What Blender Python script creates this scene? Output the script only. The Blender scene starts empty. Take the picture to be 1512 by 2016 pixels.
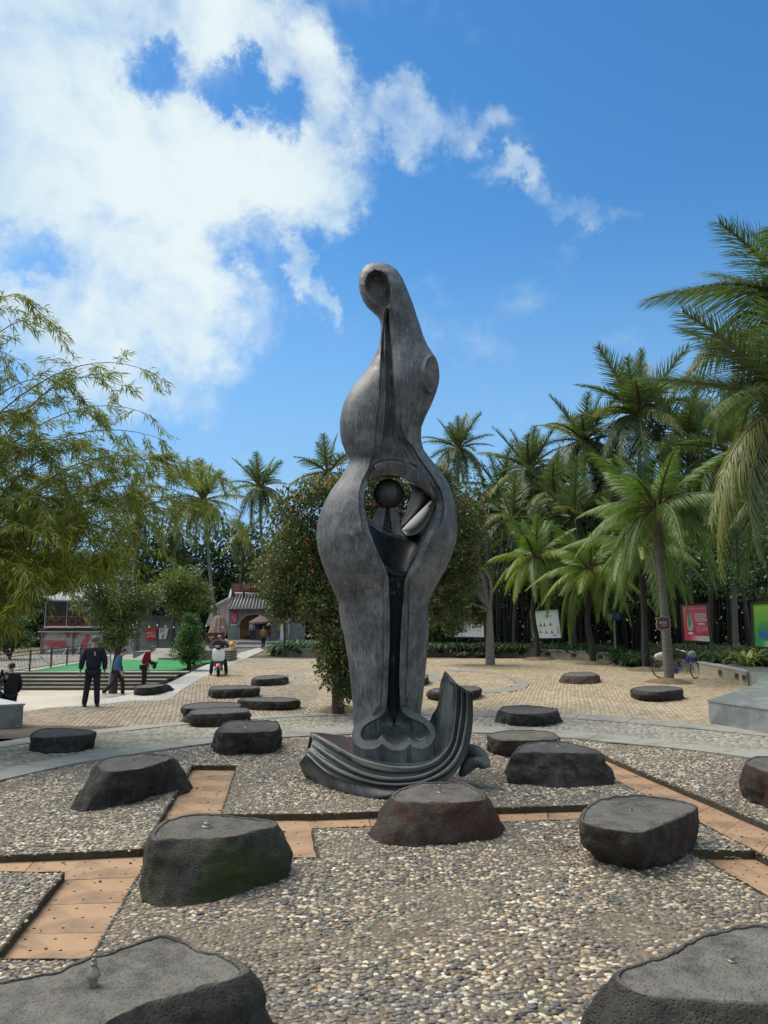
import bpy, bmesh, math, random
import numpy as np
from mathutils import Vector, Matrix, noise
from mathutils.geometry import delaunay_2d_cdt
random.seed(7); RNG = np.random.default_rng(11)
SC = bpy.context.scene
COL = SC.collection
PI = math.pi
# ------------------------------------------------------------------ camera
CAM_H = 2.25; FPX = 1500.0
PITCH = math.atan((1215 - 1008) / FPX)
cd = bpy.data.cameras.new('camera'); cam = bpy.data.objects.new('camera', cd); COL.objects.link(cam)
cam.location = (0, 0, CAM_H); cam.rotation_euler = (PI / 2 + PITCH, 0, 0)
cd.sensor_fit = 'HORIZONTAL'; cd.sensor_width = 36.0; cd.lens = 36.0 * FPX / 1512
cd.clip_start = 0.05; cd.clip_end = 6000
SC.camera = cam
# ------------------------------------------------------------------ world / sun / exposure
SC.view_settings.view_transform = 'Standard'; SC.view_settings.look = 'None'
SC.view_settings.exposure = 0.68; SC.view_settings.gamma = 1.0; SC.view_settings.use_curve_mapping = False
SUN_EL, SUN_AZ = 58.0, -62.0      # degrees; azimuth measured from +Y towards +X
W = bpy.data.worlds.new('World'); SC.world = W; W.use_nodes = True
def build_world():
    nt = W.node_tree; N = nt.nodes; L = nt.links; N.clear()
    def nd(t, **k):
        n = N.new(t)
        for a, b in k.items(): setattr(n, a, b)
        return n
    def val(x):
        return x
    def setin(s, x):
        if hasattr(x, 'is_output'): L.new(x, s)
        else: s.default_value = x
    def M(op, a, b=None, c=None, clamp=False):
        n = nd('ShaderNodeMath', operation=op); n.use_clamp = clamp
        setin(n.inputs[0], a)
        if b is not None: setin(n.inputs[1], b)
        if c is not None: setin(n.inputs[2], c)
        return n.outputs[0]
    def smooth(x, a, b, lo=0.0, hi=1.0):
        n = nd('ShaderNodeMapRange', interpolation_type='SMOOTHSTEP')
        setin(n.inputs[0], x)
        for i, v in zip((1, 2, 3, 4), (a, b, lo, hi)): n.inputs[i].default_value = v
        return n.outputs[0]
    tc = nd('ShaderNodeTexCoord'); sep = nd('ShaderNodeSeparateXYZ'); L.new(tc.outputs['Generated'], sep.inputs[0])
    az = M('MULTIPLY', M('ARCTAN2', sep.outputs[0], sep.outputs[1]), 180 / PI)
    el = M('MULTIPLY', M('ARCSINE', M('MINIMUM', M('MAXIMUM', sep.outputs[2], -1.0), 1.0)), 180 / PI)
    sky = nd('ShaderNodeTexSky', sky_type='NISHITA', sun_disc=False)
    sky.sun_elevation = math.radians(SUN_EL); sky.sun_rotation = math.radians(SUN_AZ)
    sky.air_density = 1.0; sky.dust_density = 0.15; sky.ozone_density = 2.2
    hs = nd('ShaderNodeHueSaturation'); L.new(sky.outputs[0], hs.inputs['Color'])
    hs.inputs['Hue'].default_value = 0.497; hs.inputs['Saturation'].default_value = 1.30; hs.inputs['Value'].default_value = 1.03
    # domain-warped noise on the direction (stretched so that far clouds flatten)
    def noise_n(vec, scale, detail, rough, dist=0.0, w=None):
        n = nd('ShaderNodeTexNoise', noise_dimensions='3D')
        setin(n.inputs['Vector'], vec)
        n.inputs['Scale'].default_value = scale; n.inputs['Detail'].default_value = detail
        n.inputs['Roughness'].default_value = rough; n.inputs['Distortion'].default_value = dist
        return n
    n1 = noise_n(tc.outputs['Generated'], 6.5, 13, 0.60, 0.25)
    n2 = noise_n(tc.outputs['Generated'], 15.0, 12, 0.62, 0.3)
    n3 = noise_n(tc.outputs['Generated'], 2.1, 4, 0.5)
    warp = noise_n(tc.outputs['Generated'], 11.0, 11, 0.66)
    ws = nd('ShaderNodeSeparateColor'); L.new(warp.outputs['Color'], ws.inputs[0])
    azw = M('ADD', az, M('MULTIPLY', M('SUBTRACT', ws.outputs[0], 0.5), 9.0))
    elw = M('ADD', el, M('MULTIPLY', M('SUBTRACT', ws.outputs[1], 0.5), 9.0))
    def px2ang(px, py):
        a = (px - 756) / FPX; b = -(py - 1008) / FPX; s, c = math.sin(PITCH), math.cos(PITCH)
        x, y, z = a, c - b * s, s + b * c
        return math.degrees(math.atan2(x, y)), math.degrees(math.asin(z / math.sqrt(x * x + y * y + z * z)))
    def blob(px, py, ra, re, rot=0.0, lo=1.0, inner=0.35):
        a0, e0 = px2ang(px, py)
        k = max(0.5, math.cos(math.radians(e0)))
        dx = M('MULTIPLY', M('SUBTRACT', azw, a0), k); dy = M('SUBTRACT', elw, e0)
        cr, sr = math.cos(math.radians(rot)), math.sin(math.radians(rot))
        u = M('DIVIDE', M('ADD', M('MULTIPLY', dx, cr), M('MULTIPLY', dy, sr)), ra)
        v = M('DIVIDE', M('ADD', M('MULTIPLY', dx, -sr), M('MULTIPLY', dy, cr)), re)
        r = M('SQRT', M('ADD', M('MULTIPLY', u, u), M('MULTIPLY', v, v)))
        return M('MULTIPLY', smooth(r, inner, 1.25, 1.0, 0.0), lo)
    blobs = [(60, 90, 17, 11, 0, 1.12), (80, 330, 13, 9, 0, 1.05), (200, 300, 8, 8, 0, 1.1), (330, 330, 11, 7, 0, 1.1), (250, 480, 9, 8, 0, 1.05),
             (560, 330, 7.5, 5.5, -10, 1.1), (450, 60, 9, 4.2, -20, 0.95), (590, 170, 4.5, 6.5, 25, 0.9), (640, 400, 3.6, 3.4, 0, 0.9), (360, 610, 7.0, 6.4, 0, 1.12),
             (200, 640, 9, 6.0, 0, 1.0), (780, 240, 5.6, 2.7, -4, 0.72), (900, 250, 4.2, 1.3, -6, 0.42),
             (1000, 355, 3.2, 1.1, -20, 0.46), (1140, 425, 5.4, 1.3, -27, 0.42), (590, 550, 1.1, 3.2, 22, 0.62), (640, 620, 0.9, 2.4, 25, 0.5),
             (-120, 560, 9, 5, 0, 0.8), (60, 600, 8, 5, 0, 0.75), (300, 750, 8, 4.0, 0, 0.6), (1100, 640, 10, 3, 5, 0.22)]
    m = None
    for b in blobs:
        v = blob(*b)
        m = v if m is None else M('MAXIMUM', m, v)
    holes = [(300, 140, 2.3, 2.1, 0, .85), (440, 160, 3.4, 1.5, -12, 0.62), (548, 218, 1.9, 1.9, -30, 0.68), (330, 420, 3.0, 1.6, 30, .22), (480, 470, 3, 2, 0, .25), (60, 490, 2.6, 1.8, -15, 0.45), (700, 60, 3, 2, 0, 0.3), (470, 640, 2.0, 2.5, 0, .3)]
    h = None
    for b in holes:
        v = blob(*b)
        h = v if h is None else M('MAXIMUM', h, v)
    m = M('SUBTRACT', m, h)
    # the rest of the sky outside the view keeps the same broken cloud
    aout = smooth(M('ABSOLUTE', az), 36, 62); eout = smooth(el, 44, 58)
    out = M('MAXIMUM', aout, eout)
    m = M('MAXIMUM', m, M('MULTIPLY', out, 0.80))
    nn = M('ADD', M('MULTIPLY', n1.outputs[0], 0.70), M('MULTIPLY', n2.outputs[0], 0.30))
    d = M('ADD', M('MULTIPLY', M('SUBTRACT', nn, 0.5), 2.7), m)
    dens = smooth(d, 0.08, 1.20)
    dens = M('MULTIPLY', dens, smooth(el, -1.0, 4.0))
    thin = smooth(el, 2.0, 30.0, 0.92, 0.0)
    # pale veil low over the horizon (distance), real sky property
    shade = smooth(M('ADD', M('MULTIPLY', n3.outputs[0], 0.6), M('MULTIPLY', n1.outputs[0], 0.4)), 0.38, 0.62)
    cm = nd('ShaderNodeMix', data_type='RGBA'); L.new(shade, cm.inputs[0])
    cm.inputs[6].default_value = (3.3, 4.5, 5.5, 1); cm.inputs[7].default_value = (5.2, 5.85, 5.95, 1)
    tm = nd('ShaderNodeMix', data_type='RGBA'); L.new(thin, tm.inputs[0]); L.new(hs.outputs[0], tm.inputs[6]); tm.inputs[7].default_value = (1.75, 3.3, 5.3, 1)
    mx = nd('ShaderNodeMix', data_type='RGBA'); L.new(M('MULTIPLY', dens, 0.97), mx.inputs[0]); L.new(tm.outputs[2], mx.inputs[6]); L.new(cm.outputs[2], mx.inputs[7])
    bg = nd('ShaderNodeBackground'); bg.inputs[1].default_value = 0.1; L.new(mx.outputs[2], bg.inputs[0])
    o = nd('ShaderNodeOutputWorld'); L.new(bg.outputs[0], o.inputs[0])
build_world()
W.cycles.sampling_method = 'MANUAL'; W.cycles.sample_map_resolution = 512
sl = bpy.data.lights.new('sun', 'SUN'); sl.energy = 2.7; sl.angle = math.radians(45); sl.color = (1.0, 0.93, 0.83)
sun = bpy.data.objects.new('sun', sl); COL.objects.link(sun)
_a, _e = math.radians(SUN_AZ), math.radians(SUN_EL)
sun.rotation_euler = Vector((math.sin(_a) * math.cos(_e), math.cos(_a) * math.cos(_e), math.sin(_e))).to_track_quat('Z', 'Y').to_euler()

# ------------------------------------------------------------------ places
_s, _c = math.sin(PITCH), math.cos(PITCH)
def ray(px, py):
    a = (px - 756) / FPX; b = -(py - 1008) / FPX
    return a, _c - b * _s, _s + b * _c
def G(px, py, z=0.0):
    r = ray(px, py); t = (z - CAM_H) / r[2]
    return Vector((r[0] * t, r[1] * t, z))
def D(px, py, Y):
    r = ray(px, py); t = Y / r[1]
    return Vector((r[0] * t, Y, CAM_H + r[2] * t))
def catmull(P, n, closed=True):
    P = [Vector(p) for p in P]; m = len(P); out = []
    segs = m if closed else m - 1
    for k in range(n):
        t = k / n * segs if closed else k / (n - 1) * segs
        i = min(int(t), segs - 1); f = t - i
        g = (lambda j: P[j % m]) if closed else (lambda j: P[max(0, min(m - 1, j))])
        p0, p1, p2, p3 = g(i - 1), g(i), g(i + 1), g(i + 2)
        out.append(0.5 * ((2 * p1) + (p2 - p0) * f + (2 * p0 - 5 * p1 + 4 * p2 - p3) * f * f + (3 * p1 - p0 - 3 * p2 + p3) * f ** 3))
    return out
def arclen_resample(P, n):
    P = [Vector(p) for p in P]; P2 = P + [P[0]]
    d = [0]
    for a, b in zip(P2, P2[1:]): d.append(d[-1] + (b - a).length)
    out = []; j = 0
    for k in range(n):
        s = d[-1] * k / n
        while d[j + 1] < s: j += 1
        f = (s - d[j]) / max(1e-9, d[j + 1] - d[j]); out.append(P2[j].lerp(P2[j + 1], f))
    return out
def inpoly(x, y, poly):
    c = False; n = len(poly); j = n - 1
    for i in range(n):
        xi, yi = poly[i][0], poly[i][1]; xj, yj = poly[j][0], poly[j][1]
        if (yi > y) != (yj > y) and x < (xj - xi) * (y - yi) / (yj - yi) + xi: c = not c
        j = i
    return c
def inpoly_np(X, Y, poly):
    c = np.zeros(X.shape, bool); n = len(poly); j = n - 1
    for i in range(n):
        xi, yi = poly[i][0], poly[i][1]; xj, yj = poly[j][0], poly[j][1]
        if abs(yj - yi) > 1e-12:
            c ^= ((yi > Y) != (yj > Y)) & (X < (xj - xi) * (Y - yi) / (yj - yi) + xi)
        j = i
    return c
# ------------------------------------------------------------------ objects
def tag(o, label=None, cat=None, group=None, kind=None):
    if label: o['label'] = label
    if cat: o['category'] = cat
    if group: o['group'] = group
    if kind: o['kind'] = kind
    return o
def empty(name, loc=(0, 0, 0), rz=0.0, label=None, cat=None, group=None):
    o = bpy.data.objects.new(name, None); COL.objects.link(o); o.location = loc; o.rotation_euler = (0, 0, rz)
    o.empty_display_size = 0.2
    return tag(o, label, cat, group)
def link(name, me, mat=None, parent=None, smooth=False, angle=None):
    if mat is not None and len(me.materials) == 0:
        for m in (mat if isinstance(mat, (list, tuple)) else [mat]): me.materials.append(m)
    if smooth:
        me.shade_smooth()
        if angle: me.set_sharp_from_angle(angle=math.radians(angle))
    o = bpy.data.objects.new(name, me); COL.objects.link(o)
    if parent is not None: o.parent = parent
    return o
class MB:
    def __init__(s): s.v = []; s.f = []; s.m = []; s.mi = 0
    def add(s, vs, fs):
        b = len(s.v); s.v += [tuple(v) for v in vs]; s.f += [tuple(i + b for i in f) for f in fs]; s.m += [s.mi] * len(fs)
    def box(s, lo, hi, M=None):
        x0, y0, z0 = lo; x1, y1, z1 = hi
        vs = [Vector(p) for p in ((x0, y0, z0), (x1, y0, z0), (x1, y1, z0), (x0, y1, z0), (x0, y0, z1), (x1, y0, z1), (x1, y1, z1), (x0, y1, z1))]
        if M is not None: vs = [M @ v for v in vs]
        s.add(vs, [(0, 3, 2, 1), (4, 5, 6, 7), (0, 1, 5, 4), (1, 2, 6, 5), (2, 3, 7, 6), (3, 0, 4, 7)]); return s
    def tube(s, pts, rad, n=8, cap=True):
        pts = [Vector(p) for p in pts]
        if not hasattr(rad, '__len__'): rad = [rad] * len(pts)
        vs = []; fs = []
        up = None
        for i, p in enumerate(pts):
            t = (pts[min(i + 1, len(pts) - 1)] - pts[max(i - 1, 0)]).normalized()
            if up is None: up = t.orthogonal().normalized()
            else: up = (up - t * up.dot(t)).normalized()
            w = t.cross(up)
            for k in range(n):
                a = 2 * PI * k / n; vs.append(p + (up * math.cos(a) + w * math.sin(a)) * rad[i])
        for i in range(len(pts) - 1):
            for k in range(n):
                a = i * n + k; b = i * n + (k + 1) % n; fs.append((a, b, b + n, a + n))
        if cap:
            fs.append(tuple(range(n - 1, -1, -1))); fs.append(tuple((len(pts) - 1) * n + k for k in range(n)))
        s.add(vs, fs); return s
    def lathe(s, prof, c=(0, 0, 0), n=16, M=None):
        vs = []; fs = []
        for r, z in prof:
            for k in range(n):
                a = 2 * PI * k / n; v = Vector((c[0] + r * math.cos(a), c[1] + r * math.sin(a), c[2] + z)); vs.append(M @ v if M is not None else v)
        for i in range(len(prof) - 1):
            for k in range(n):
                a = i * n + k; b = i * n + (k + 1) % n; fs.append((a, b, b + n, a + n))
        fs.append(tuple(range(n - 1, -1, -1))); fs.append(tuple((len(prof) - 1) * n + k for k in range(n)))
        s.add(vs, fs); return s
    def prism(s, poly, z0, z1):
        n = len(poly); vs = [(p[0], p[1], z0) for p in poly] + [(p[0], p[1], z1) for p in poly]
        fs = [tuple(range(n - 1, -1, -1)), tuple(range(n, 2 * n))] + [(i, (i + 1) % n, n + (i + 1) % n, n + i) for i in range(n)]
        s.add(vs, fs); return s
    def grid(s, rows, closed=False):
        nr = len(rows); nc = len(rows[0]); vs = [p for r in rows for p in r]; fs = []
        for i in range(nr - 1):
            for j in range(nc if closed else nc - 1):
                k = (j + 1) % nc; fs.append((i * nc + j, i * nc + k, (i + 1) * nc + k, (i + 1) * nc + j))
        s.add(vs, fs); return s
    def mesh(s, name):
        me = bpy.data.meshes.new(name); me.from_pydata(s.v, [], s.f); me.update()
        return me
    def build(s, name, mat=None, parent=None, smooth=False, angle=None):
        me = s.mesh(name)
        if isinstance(mat, (list, tuple)):
            for m in mat: me.materials.append(m)
            me.polygons.foreach_set('material_index', s.m)
        return link(name, me, mat, parent, smooth, angle)
def fixnorm(o):
    bm = bmesh.new(); bm.from_mesh(o.data); bmesh.ops.recalc_face_normals(bm, faces=bm.faces); bm.to_mesh(o.data); bm.free(); return o
def npmesh(name, V, F, col=None, smooth=False):
    """V (n,3) F (m,k) ; col (n,3)"""
    me = bpy.data.meshes.new(name)
    V = np.asarray(V, np.float32); F = np.asarray(F, np.int32); k = F.shape[1]
    me.vertices.add(len(V)); me.vertices.foreach_set('co', V.ravel())
    me.loops.add(F.size); me.loops.foreach_set('vertex_index', F.ravel())
    me.polygons.add(len(F)); me.polygons.foreach_set('loop_start', np.arange(0, F.size, k, dtype=np.int32))
    try: me.polygons.foreach_set('loop_total', np.full(len(F), k, np.int32))
    except Exception: pass
    me.update(calc_edges=True)
    if col is not None:
        at = me.attributes.new('col', 'FLOAT_COLOR', 'POINT'); c = np.ones((len(V), 4), np.float32); c[:, :3] = col; at.data.foreach_set('color', c.ravel())
    if smooth: me.shade_smooth()
    return me
# ------------------------------------------------------------------ materials
MATS = {}
def nmat(name):
    m = bpy.data.materials.new(name); m.use_nodes = True; nt = m.node_tree
    b = nt.nodes['Principled BSDF']; MATS[name] = m
    return m, nt, b
def pmat(name, c1, c2=None, scale=4.0, rough=0.8, metal=0.0, bump=0.0, bscale=None, detail=6, c3=None, s3=1.0, t3=(0.5, 0.62), stretch=None, spec=0.4, r2=None, trans=0.0, coord='Object'):
    """noise-mixed surface: c1/c2 by fine noise, c3 patches by large noise, bump"""
    m, nt, b = nmat(name); N = nt.nodes; L = nt.links
    b.inputs['Roughness'].default_value = rough; b.inputs['Metallic'].default_value = metal
    b.inputs['Specular IOR Level'].default_value = spec
    if c2 is None: c2 = tuple(x * 0.72 for x in c1)
    tc = N.new('ShaderNodeTexCoord'); vec = tc.outputs[coord]
    if stretch:
        mp = N.new('ShaderNodeMapping'); mp.inputs['Scale'].default_value = stretch; L.new(vec, mp.inputs[0]); vec = mp.outputs[0]
    n = N.new('ShaderNodeTexNoise'); n.inputs['Scale'].default_value = scale; n.inputs['Detail'].default_value = detail; n.inputs['Roughness'].default_value = 0.65; L.new(vec, n.inputs['Vector'])
    r = N.new('ShaderNodeMapRange'); r.inputs[1].default_value = 0.32; r.inputs[2].default_value = 0.68; L.new(n.outputs[0], r.inputs[0])
    mx = N.new('ShaderNodeMix'); mx.data_type = 'RGBA'; L.new(r.outputs[0], mx.inputs[0]); mx.inputs[6].default_value = (*c1, 1); mx.inputs[7].default_value = (*c2, 1)
    out = mx.outputs[2]
    if c3 is not None:
        n3 = N.new('ShaderNodeTexNoise'); n3.inputs['Scale'].default_value = s3; n3.inputs['Detail'].default_value = 7; n3.inputs['Roughness'].default_value = 0.7; L.new(tc.outputs[coord], n3.inputs['Vector'])
        r3 = N.new('ShaderNodeMapRange'); r3.inputs[1].default_value = t3[0]; r3.inputs[2].default_value = t3[1]; L.new(n3.outputs[0], r3.inputs[0])
        m3 = N.new('ShaderNodeMix'); m3.data_type = 'RGBA'; L.new(r3.outputs[0], m3.inputs[0]); L.new(out, m3.inputs[6]); m3.inputs[7].default_value = (*c3, 1); out = m3.outputs[2]
    L.new(out, b.inputs['Base Color'])
    if r2 is not None:
        rr = N.new('ShaderNodeMapRange'); L.new(n.outputs[0], rr.inputs[0]); rr.inputs[1].default_value = .3; rr.inputs[2].default_value = .7; rr.inputs[3].default_value = rough; rr.inputs[4].default_value = r2; L.new(rr.outputs[0], b.inputs['Roughness'])
    if bump:
        nb = N.new('ShaderNodeTexNoise'); nb.inputs['Scale'].default_value = bscale or scale * 4; nb.inputs['Detail'].default_value = 8; L.new(vec, nb.inputs['Vector'])
        bp = N.new('ShaderNodeBump'); bp.inputs['Strength'].default_value = 1.0; bp.inputs['Distance'].default_value = bump; L.new(nb.outputs[0], bp.inputs['Height']); L.new(bp.outputs[0], b.inputs['Normal'])
    return m
def attrmat(name, rough=0.7, trans=0.0, scale=6.0, var=0.25, inst=False, bump=0.0, bscale=40, spec=0.4, sheen=0):
    """colour from the 'col' attribute times fine noise; trans adds leaf translucency"""
    m, nt, b = nmat(name); N = nt.nodes; L = nt.links
    b.inputs['Roughness'].default_value = rough; b.inputs['Specular IOR Level'].default_value = spec
    at = N.new('ShaderNodeAttribute'); at.attribute_name = 'col'
    if inst: at.attribute_type = 'INSTANCER'
    tc = N.new('ShaderNodeTexCoord'); n = N.new('ShaderNodeTexNoise'); n.inputs['Scale'].default_value = scale; n.inputs['Detail'].default_value = 4; L.new(tc.outputs['Object'], n.inputs['Vector'])
    r = N.new('ShaderNodeMapRange'); r.inputs[1].default_value = 0.3; r.inputs[2].default_value = 0.7; r.inputs[3].default_value = 1 - var; r.inputs[4].default_value = 1 + var; L.new(n.outputs[0], r.inputs[0])
    vm = N.new('ShaderNodeVectorMath'); vm.operation = 'SCALE'; L.new(at.outputs['Color'], vm.inputs[0]); L.new(r.outputs[0], vm.inputs['Scale'])
    L.new(vm.outputs[0], b.inputs['Base Color'])
    if bump:
        nb = N.new('ShaderNodeTexNoise'); nb.inputs['Scale'].default_value = bscale; nb.inputs['Detail'].default_value = 6; L.new(tc.outputs['Object'], nb.inputs['Vector'])
        bp = N.new('ShaderNodeBump'); bp.inputs['Distance'].default_value = bump; L.new(nb.outputs[0], bp.inputs['Height']); L.new(bp.outputs[0], b.inputs['Normal'])
    if trans:
        t = N.new('ShaderNodeBsdfTranslucent'); v2 = N.new('ShaderNodeVectorMath'); v2.operation = 'MULTIPLY'; v2.inputs[1].default_value = (1.25, 1.35, 0.6); L.new(vm.outputs[0], v2.inputs[0]); L.new(v2.outputs[0], t.inputs[0])
        ms = N.new('ShaderNodeMixShader'); ms.inputs[0].default_value = trans; L.new(b.outputs[0], ms.inputs[1]); L.new(t.outputs[0], ms.inputs[2]); L.new(ms.outputs[0], N['Material Output'].inputs[0])
    return m
def flat(name, c, rough=0.6, metal=0.0, spec=0.4):
    m, nt, b = nmat(name); b.inputs['Base Color'].default_value = (*c, 1); b.inputs['Roughness'].default_value = rough; b.inputs['Metallic'].default_value = metal; b.inputs['Specular IOR Level'].default_value = spec
    return m
# ------------------------------------------------------------------ ground & paving
PC = Vector((0.9, 9.7, 0)); R1, R2, R3, R4 = 6.0, 6.42, 8.55, 9.15
def ring_px(pts): return [G(*p) for p in pts]
def radial(pts):
    """radius as a function of angle round the plaza centre, from points seen along that ring"""
    A = sorted((math.atan2(p.x - PC.x, p.y - PC.y), (p - PC).xy.length) for p in ring_px(pts))
    an = [a for a, _ in A]; rr = [r for _, r in A]
    def f(th):
        return float(np.interp(th, an, rr))
    return f
TR = [radial(L) for L in (
    [(-500, 1700), (-150, 1580), (0, 1540), (130, 1510), (300, 1482), (425, 1465), (690, 1448), (1010, 1447), (1200, 1464), (1512, 1500), (1700, 1535), (2000, 1620)],
    [(-500, 1640), (-150, 1550), (0, 1517), (200, 1483), (425, 1455), (600, 1437), (690, 1432), (960, 1433), (1100, 1440), (1300, 1459), (1512, 1484), (1700, 1512), (2000, 1580)],
    [(-500, 1590), (-150, 1505), (0, 1474), (180, 1448), (400, 1425), (640, 1410), (980, 1412), (1110, 1415), (1300, 1430), (1512, 1452), (1700, 1478), (2000, 1530)],
    [(-500, 1570), (-150, 1492), (0, 1462), (200, 1437), (400, 1420), (640, 1404), (960, 1404), (1150, 1408), (1395, 1428), (1512, 1440), (1700, 1464), (2000, 1512)])]
def ringr(k, th): return TR[k](th)
def ringpt(k, th, z=0.0):
    r = ringr(k, th); return Vector((PC.x + r * math.sin(th), PC.y + r * math.cos(th), z))
m_soil = pmat('packed_soil', (0.20, 0.145, 0.085), (0.145, 0.10, 0.06), 3.0, 0.95, bump=0.02, bscale=22, c3=(0.10, 0.085, 0.04), s3=0.45)
m_mortar = pmat('pebble_mortar', (0.19, 0.155, 0.105), (0.115, 0.093, 0.063), 7.0, 0.95, bump=0.008, bscale=60, c3=(0.12, 0.09, 0.05), s3=1.1)
m_edge = pmat('mossy_edge', (0.085, 0.068, 0.045), (0.035, 0.029, 0.02), 9.0, 0.95, bump=0.012, bscale=30, c3=(0.045, 0.05, 0.02), s3=3)
m_slab = pmat('granite_slab', (0.31, 0.295, 0.25), (0.255, 0.24, 0.205), 5.0, 0.62, bump=0.002, bscale=80, c3=(0.20, 0.185, 0.15), s3=0.9, r2=0.8)
m_pathslab = pmat('path_slab', (0.44, 0.43, 0.38), (0.37, 0.36, 0.31), 2.0, 0.6, bump=0.002, bscale=60, c3=(0.31, 0.29, 0.24), s3=0.6)
m_beige = pmat('beige_paving', (0.52, 0.46, 0.36), (0.46, 0.40, 0.30), 1.2, 0.6, c3=(0.42, 0.34, 0.23), s3=0.5, t3=(0.45, 0.7))
m_joint = pmat('joint_sand', (0.10, 0.08, 0.055), (0.06, 0.05, 0.035), 8.0, 0.95, bump=0.01, bscale=50)
m_jointg = pmat('joint_dark', (0.055, 0.05, 0.042), (0.03, 0.028, 0.024), 8.0, 0.95, bump=0.01, bscale=50)
m_turf = pmat('artificial_turf', (0.035, 0.24, 0.075), (0.028, 0.19, 0.06), 6, 0.9, bump=0.015, bscale=60, c3=(0.06, 0.30, 0.11), s3=1.1)
m_pebble = attrmat('pebble_stone', 0.5, 0, 3.0, 0.18, inst=False, bump=0.0, spec=0.45)
m_pebble_i = attrmat('pebble_stone_field', 0.5, 0, 3.0, 0.12, inst=True, spec=0.45)
m_paver = attrmat('tan_paver', 0.85, 0, 9.0, 0.2, bump=0.004, bscale=60)
m_sett = attrmat('grey_sett', 0.8, 0, 9.0, 0.22, bump=0.004, bscale=60)
m_panel = pmat('ochre_panel', (0.40, 0.255, 0.145), (0.32, 0.19, 0.105), 2.2, 0.75, bump=0.003, bscale=40, c3=(0.17, 0.12, 0.08), s3=1.8, t3=(0.47, 0.70), r2=0.85, coord='Object')

_PXE = [(p.y, p.x) for p in (G(*q) for q in [(-200, 1414), (0, 1408), (190, 1380), (262, 1366), (330, 1346), (400, 1312), (452, 1292), (510, 1275)])]
def path_x(y):
    return float(np.interp(y, [a for a, _ in _PXE], [b for _, b in _PXE]))
def gz(x, y):
    """sunk terrace left of the slab path; far ground falls away behind the left railing"""
    z = -0.02
    if 13 < y < 35 and x < path_x(y) + 2.8: z = -0.8
    a = min(1, max(0, (-x - 15.5) / 5)) * min(1, max(0, (y - 36) / 8))
    return z - 0.75 * a * a * (3 - 2 * a)
def build_ground():
    xs = [-2500, -600, -200, -90] + list(np.arange(-60, 62, 2.0)) + [90, 200, 600, 2500]
    ys = [-300, -60, -12, -2] + list(np.arange(0, 112, 2.0)) + [150, 300, 900, 4000]
    rows = []
    for y in ys:
        r = []
        for x in xs:
            z = gz(x, y)
            dxy = math.hypot(x - PC.x, y - PC.y)
            if dxy < 14 and y < 20: z = -0.16
            r.append((x, y, z))
        rows.append(r)
    mb = MB(); mb.grid(rows); o = mb.build('ground', m_soil, smooth=True); tag(o, kind='structure')
build_ground()
# channels --------------------------------------------------------
def gq(L, z=0.0): return [G(px, py, z) for px, py in L]
Q_A1 = gq([(378, 1508), (466, 1508), (413, 1672), (280, 1672)])
Q_A2 = gq([(158, 1679), (304, 1672), (177, 1890), (-14, 1890)])
Q_B1 = gq([(-420, 1702), (160, 1679), (128, 1719), (-420, 1712)])
Q_B2 = gq([(300, 1672), (420, 1664), (405, 1722), (272, 1722)])
Q_D = gq([(425, 1604), (608, 1604), (628, 1690), (400, 1690)])
Q_C = gq([(604, 1604), (1300, 1581), (1300, 1608), (614, 1632)])
Q_E = gq([(1190, 1489), (1700, 1706), (1700, 1784), (1125, 1493)])
Q_F = gq([(1355, 1675), (1484, 1676), (1700, 1786), (1640, 1842)])
CH = [Q_A1, Q_A2, Q_B1, Q_B2, Q_D, Q_C, Q_E, Q_F]
def in_channel(X, Y):
    c = np.zeros(X.shape, bool)
    for q in CH: c |= inpoly_np(X, Y, q)
    return c
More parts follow.
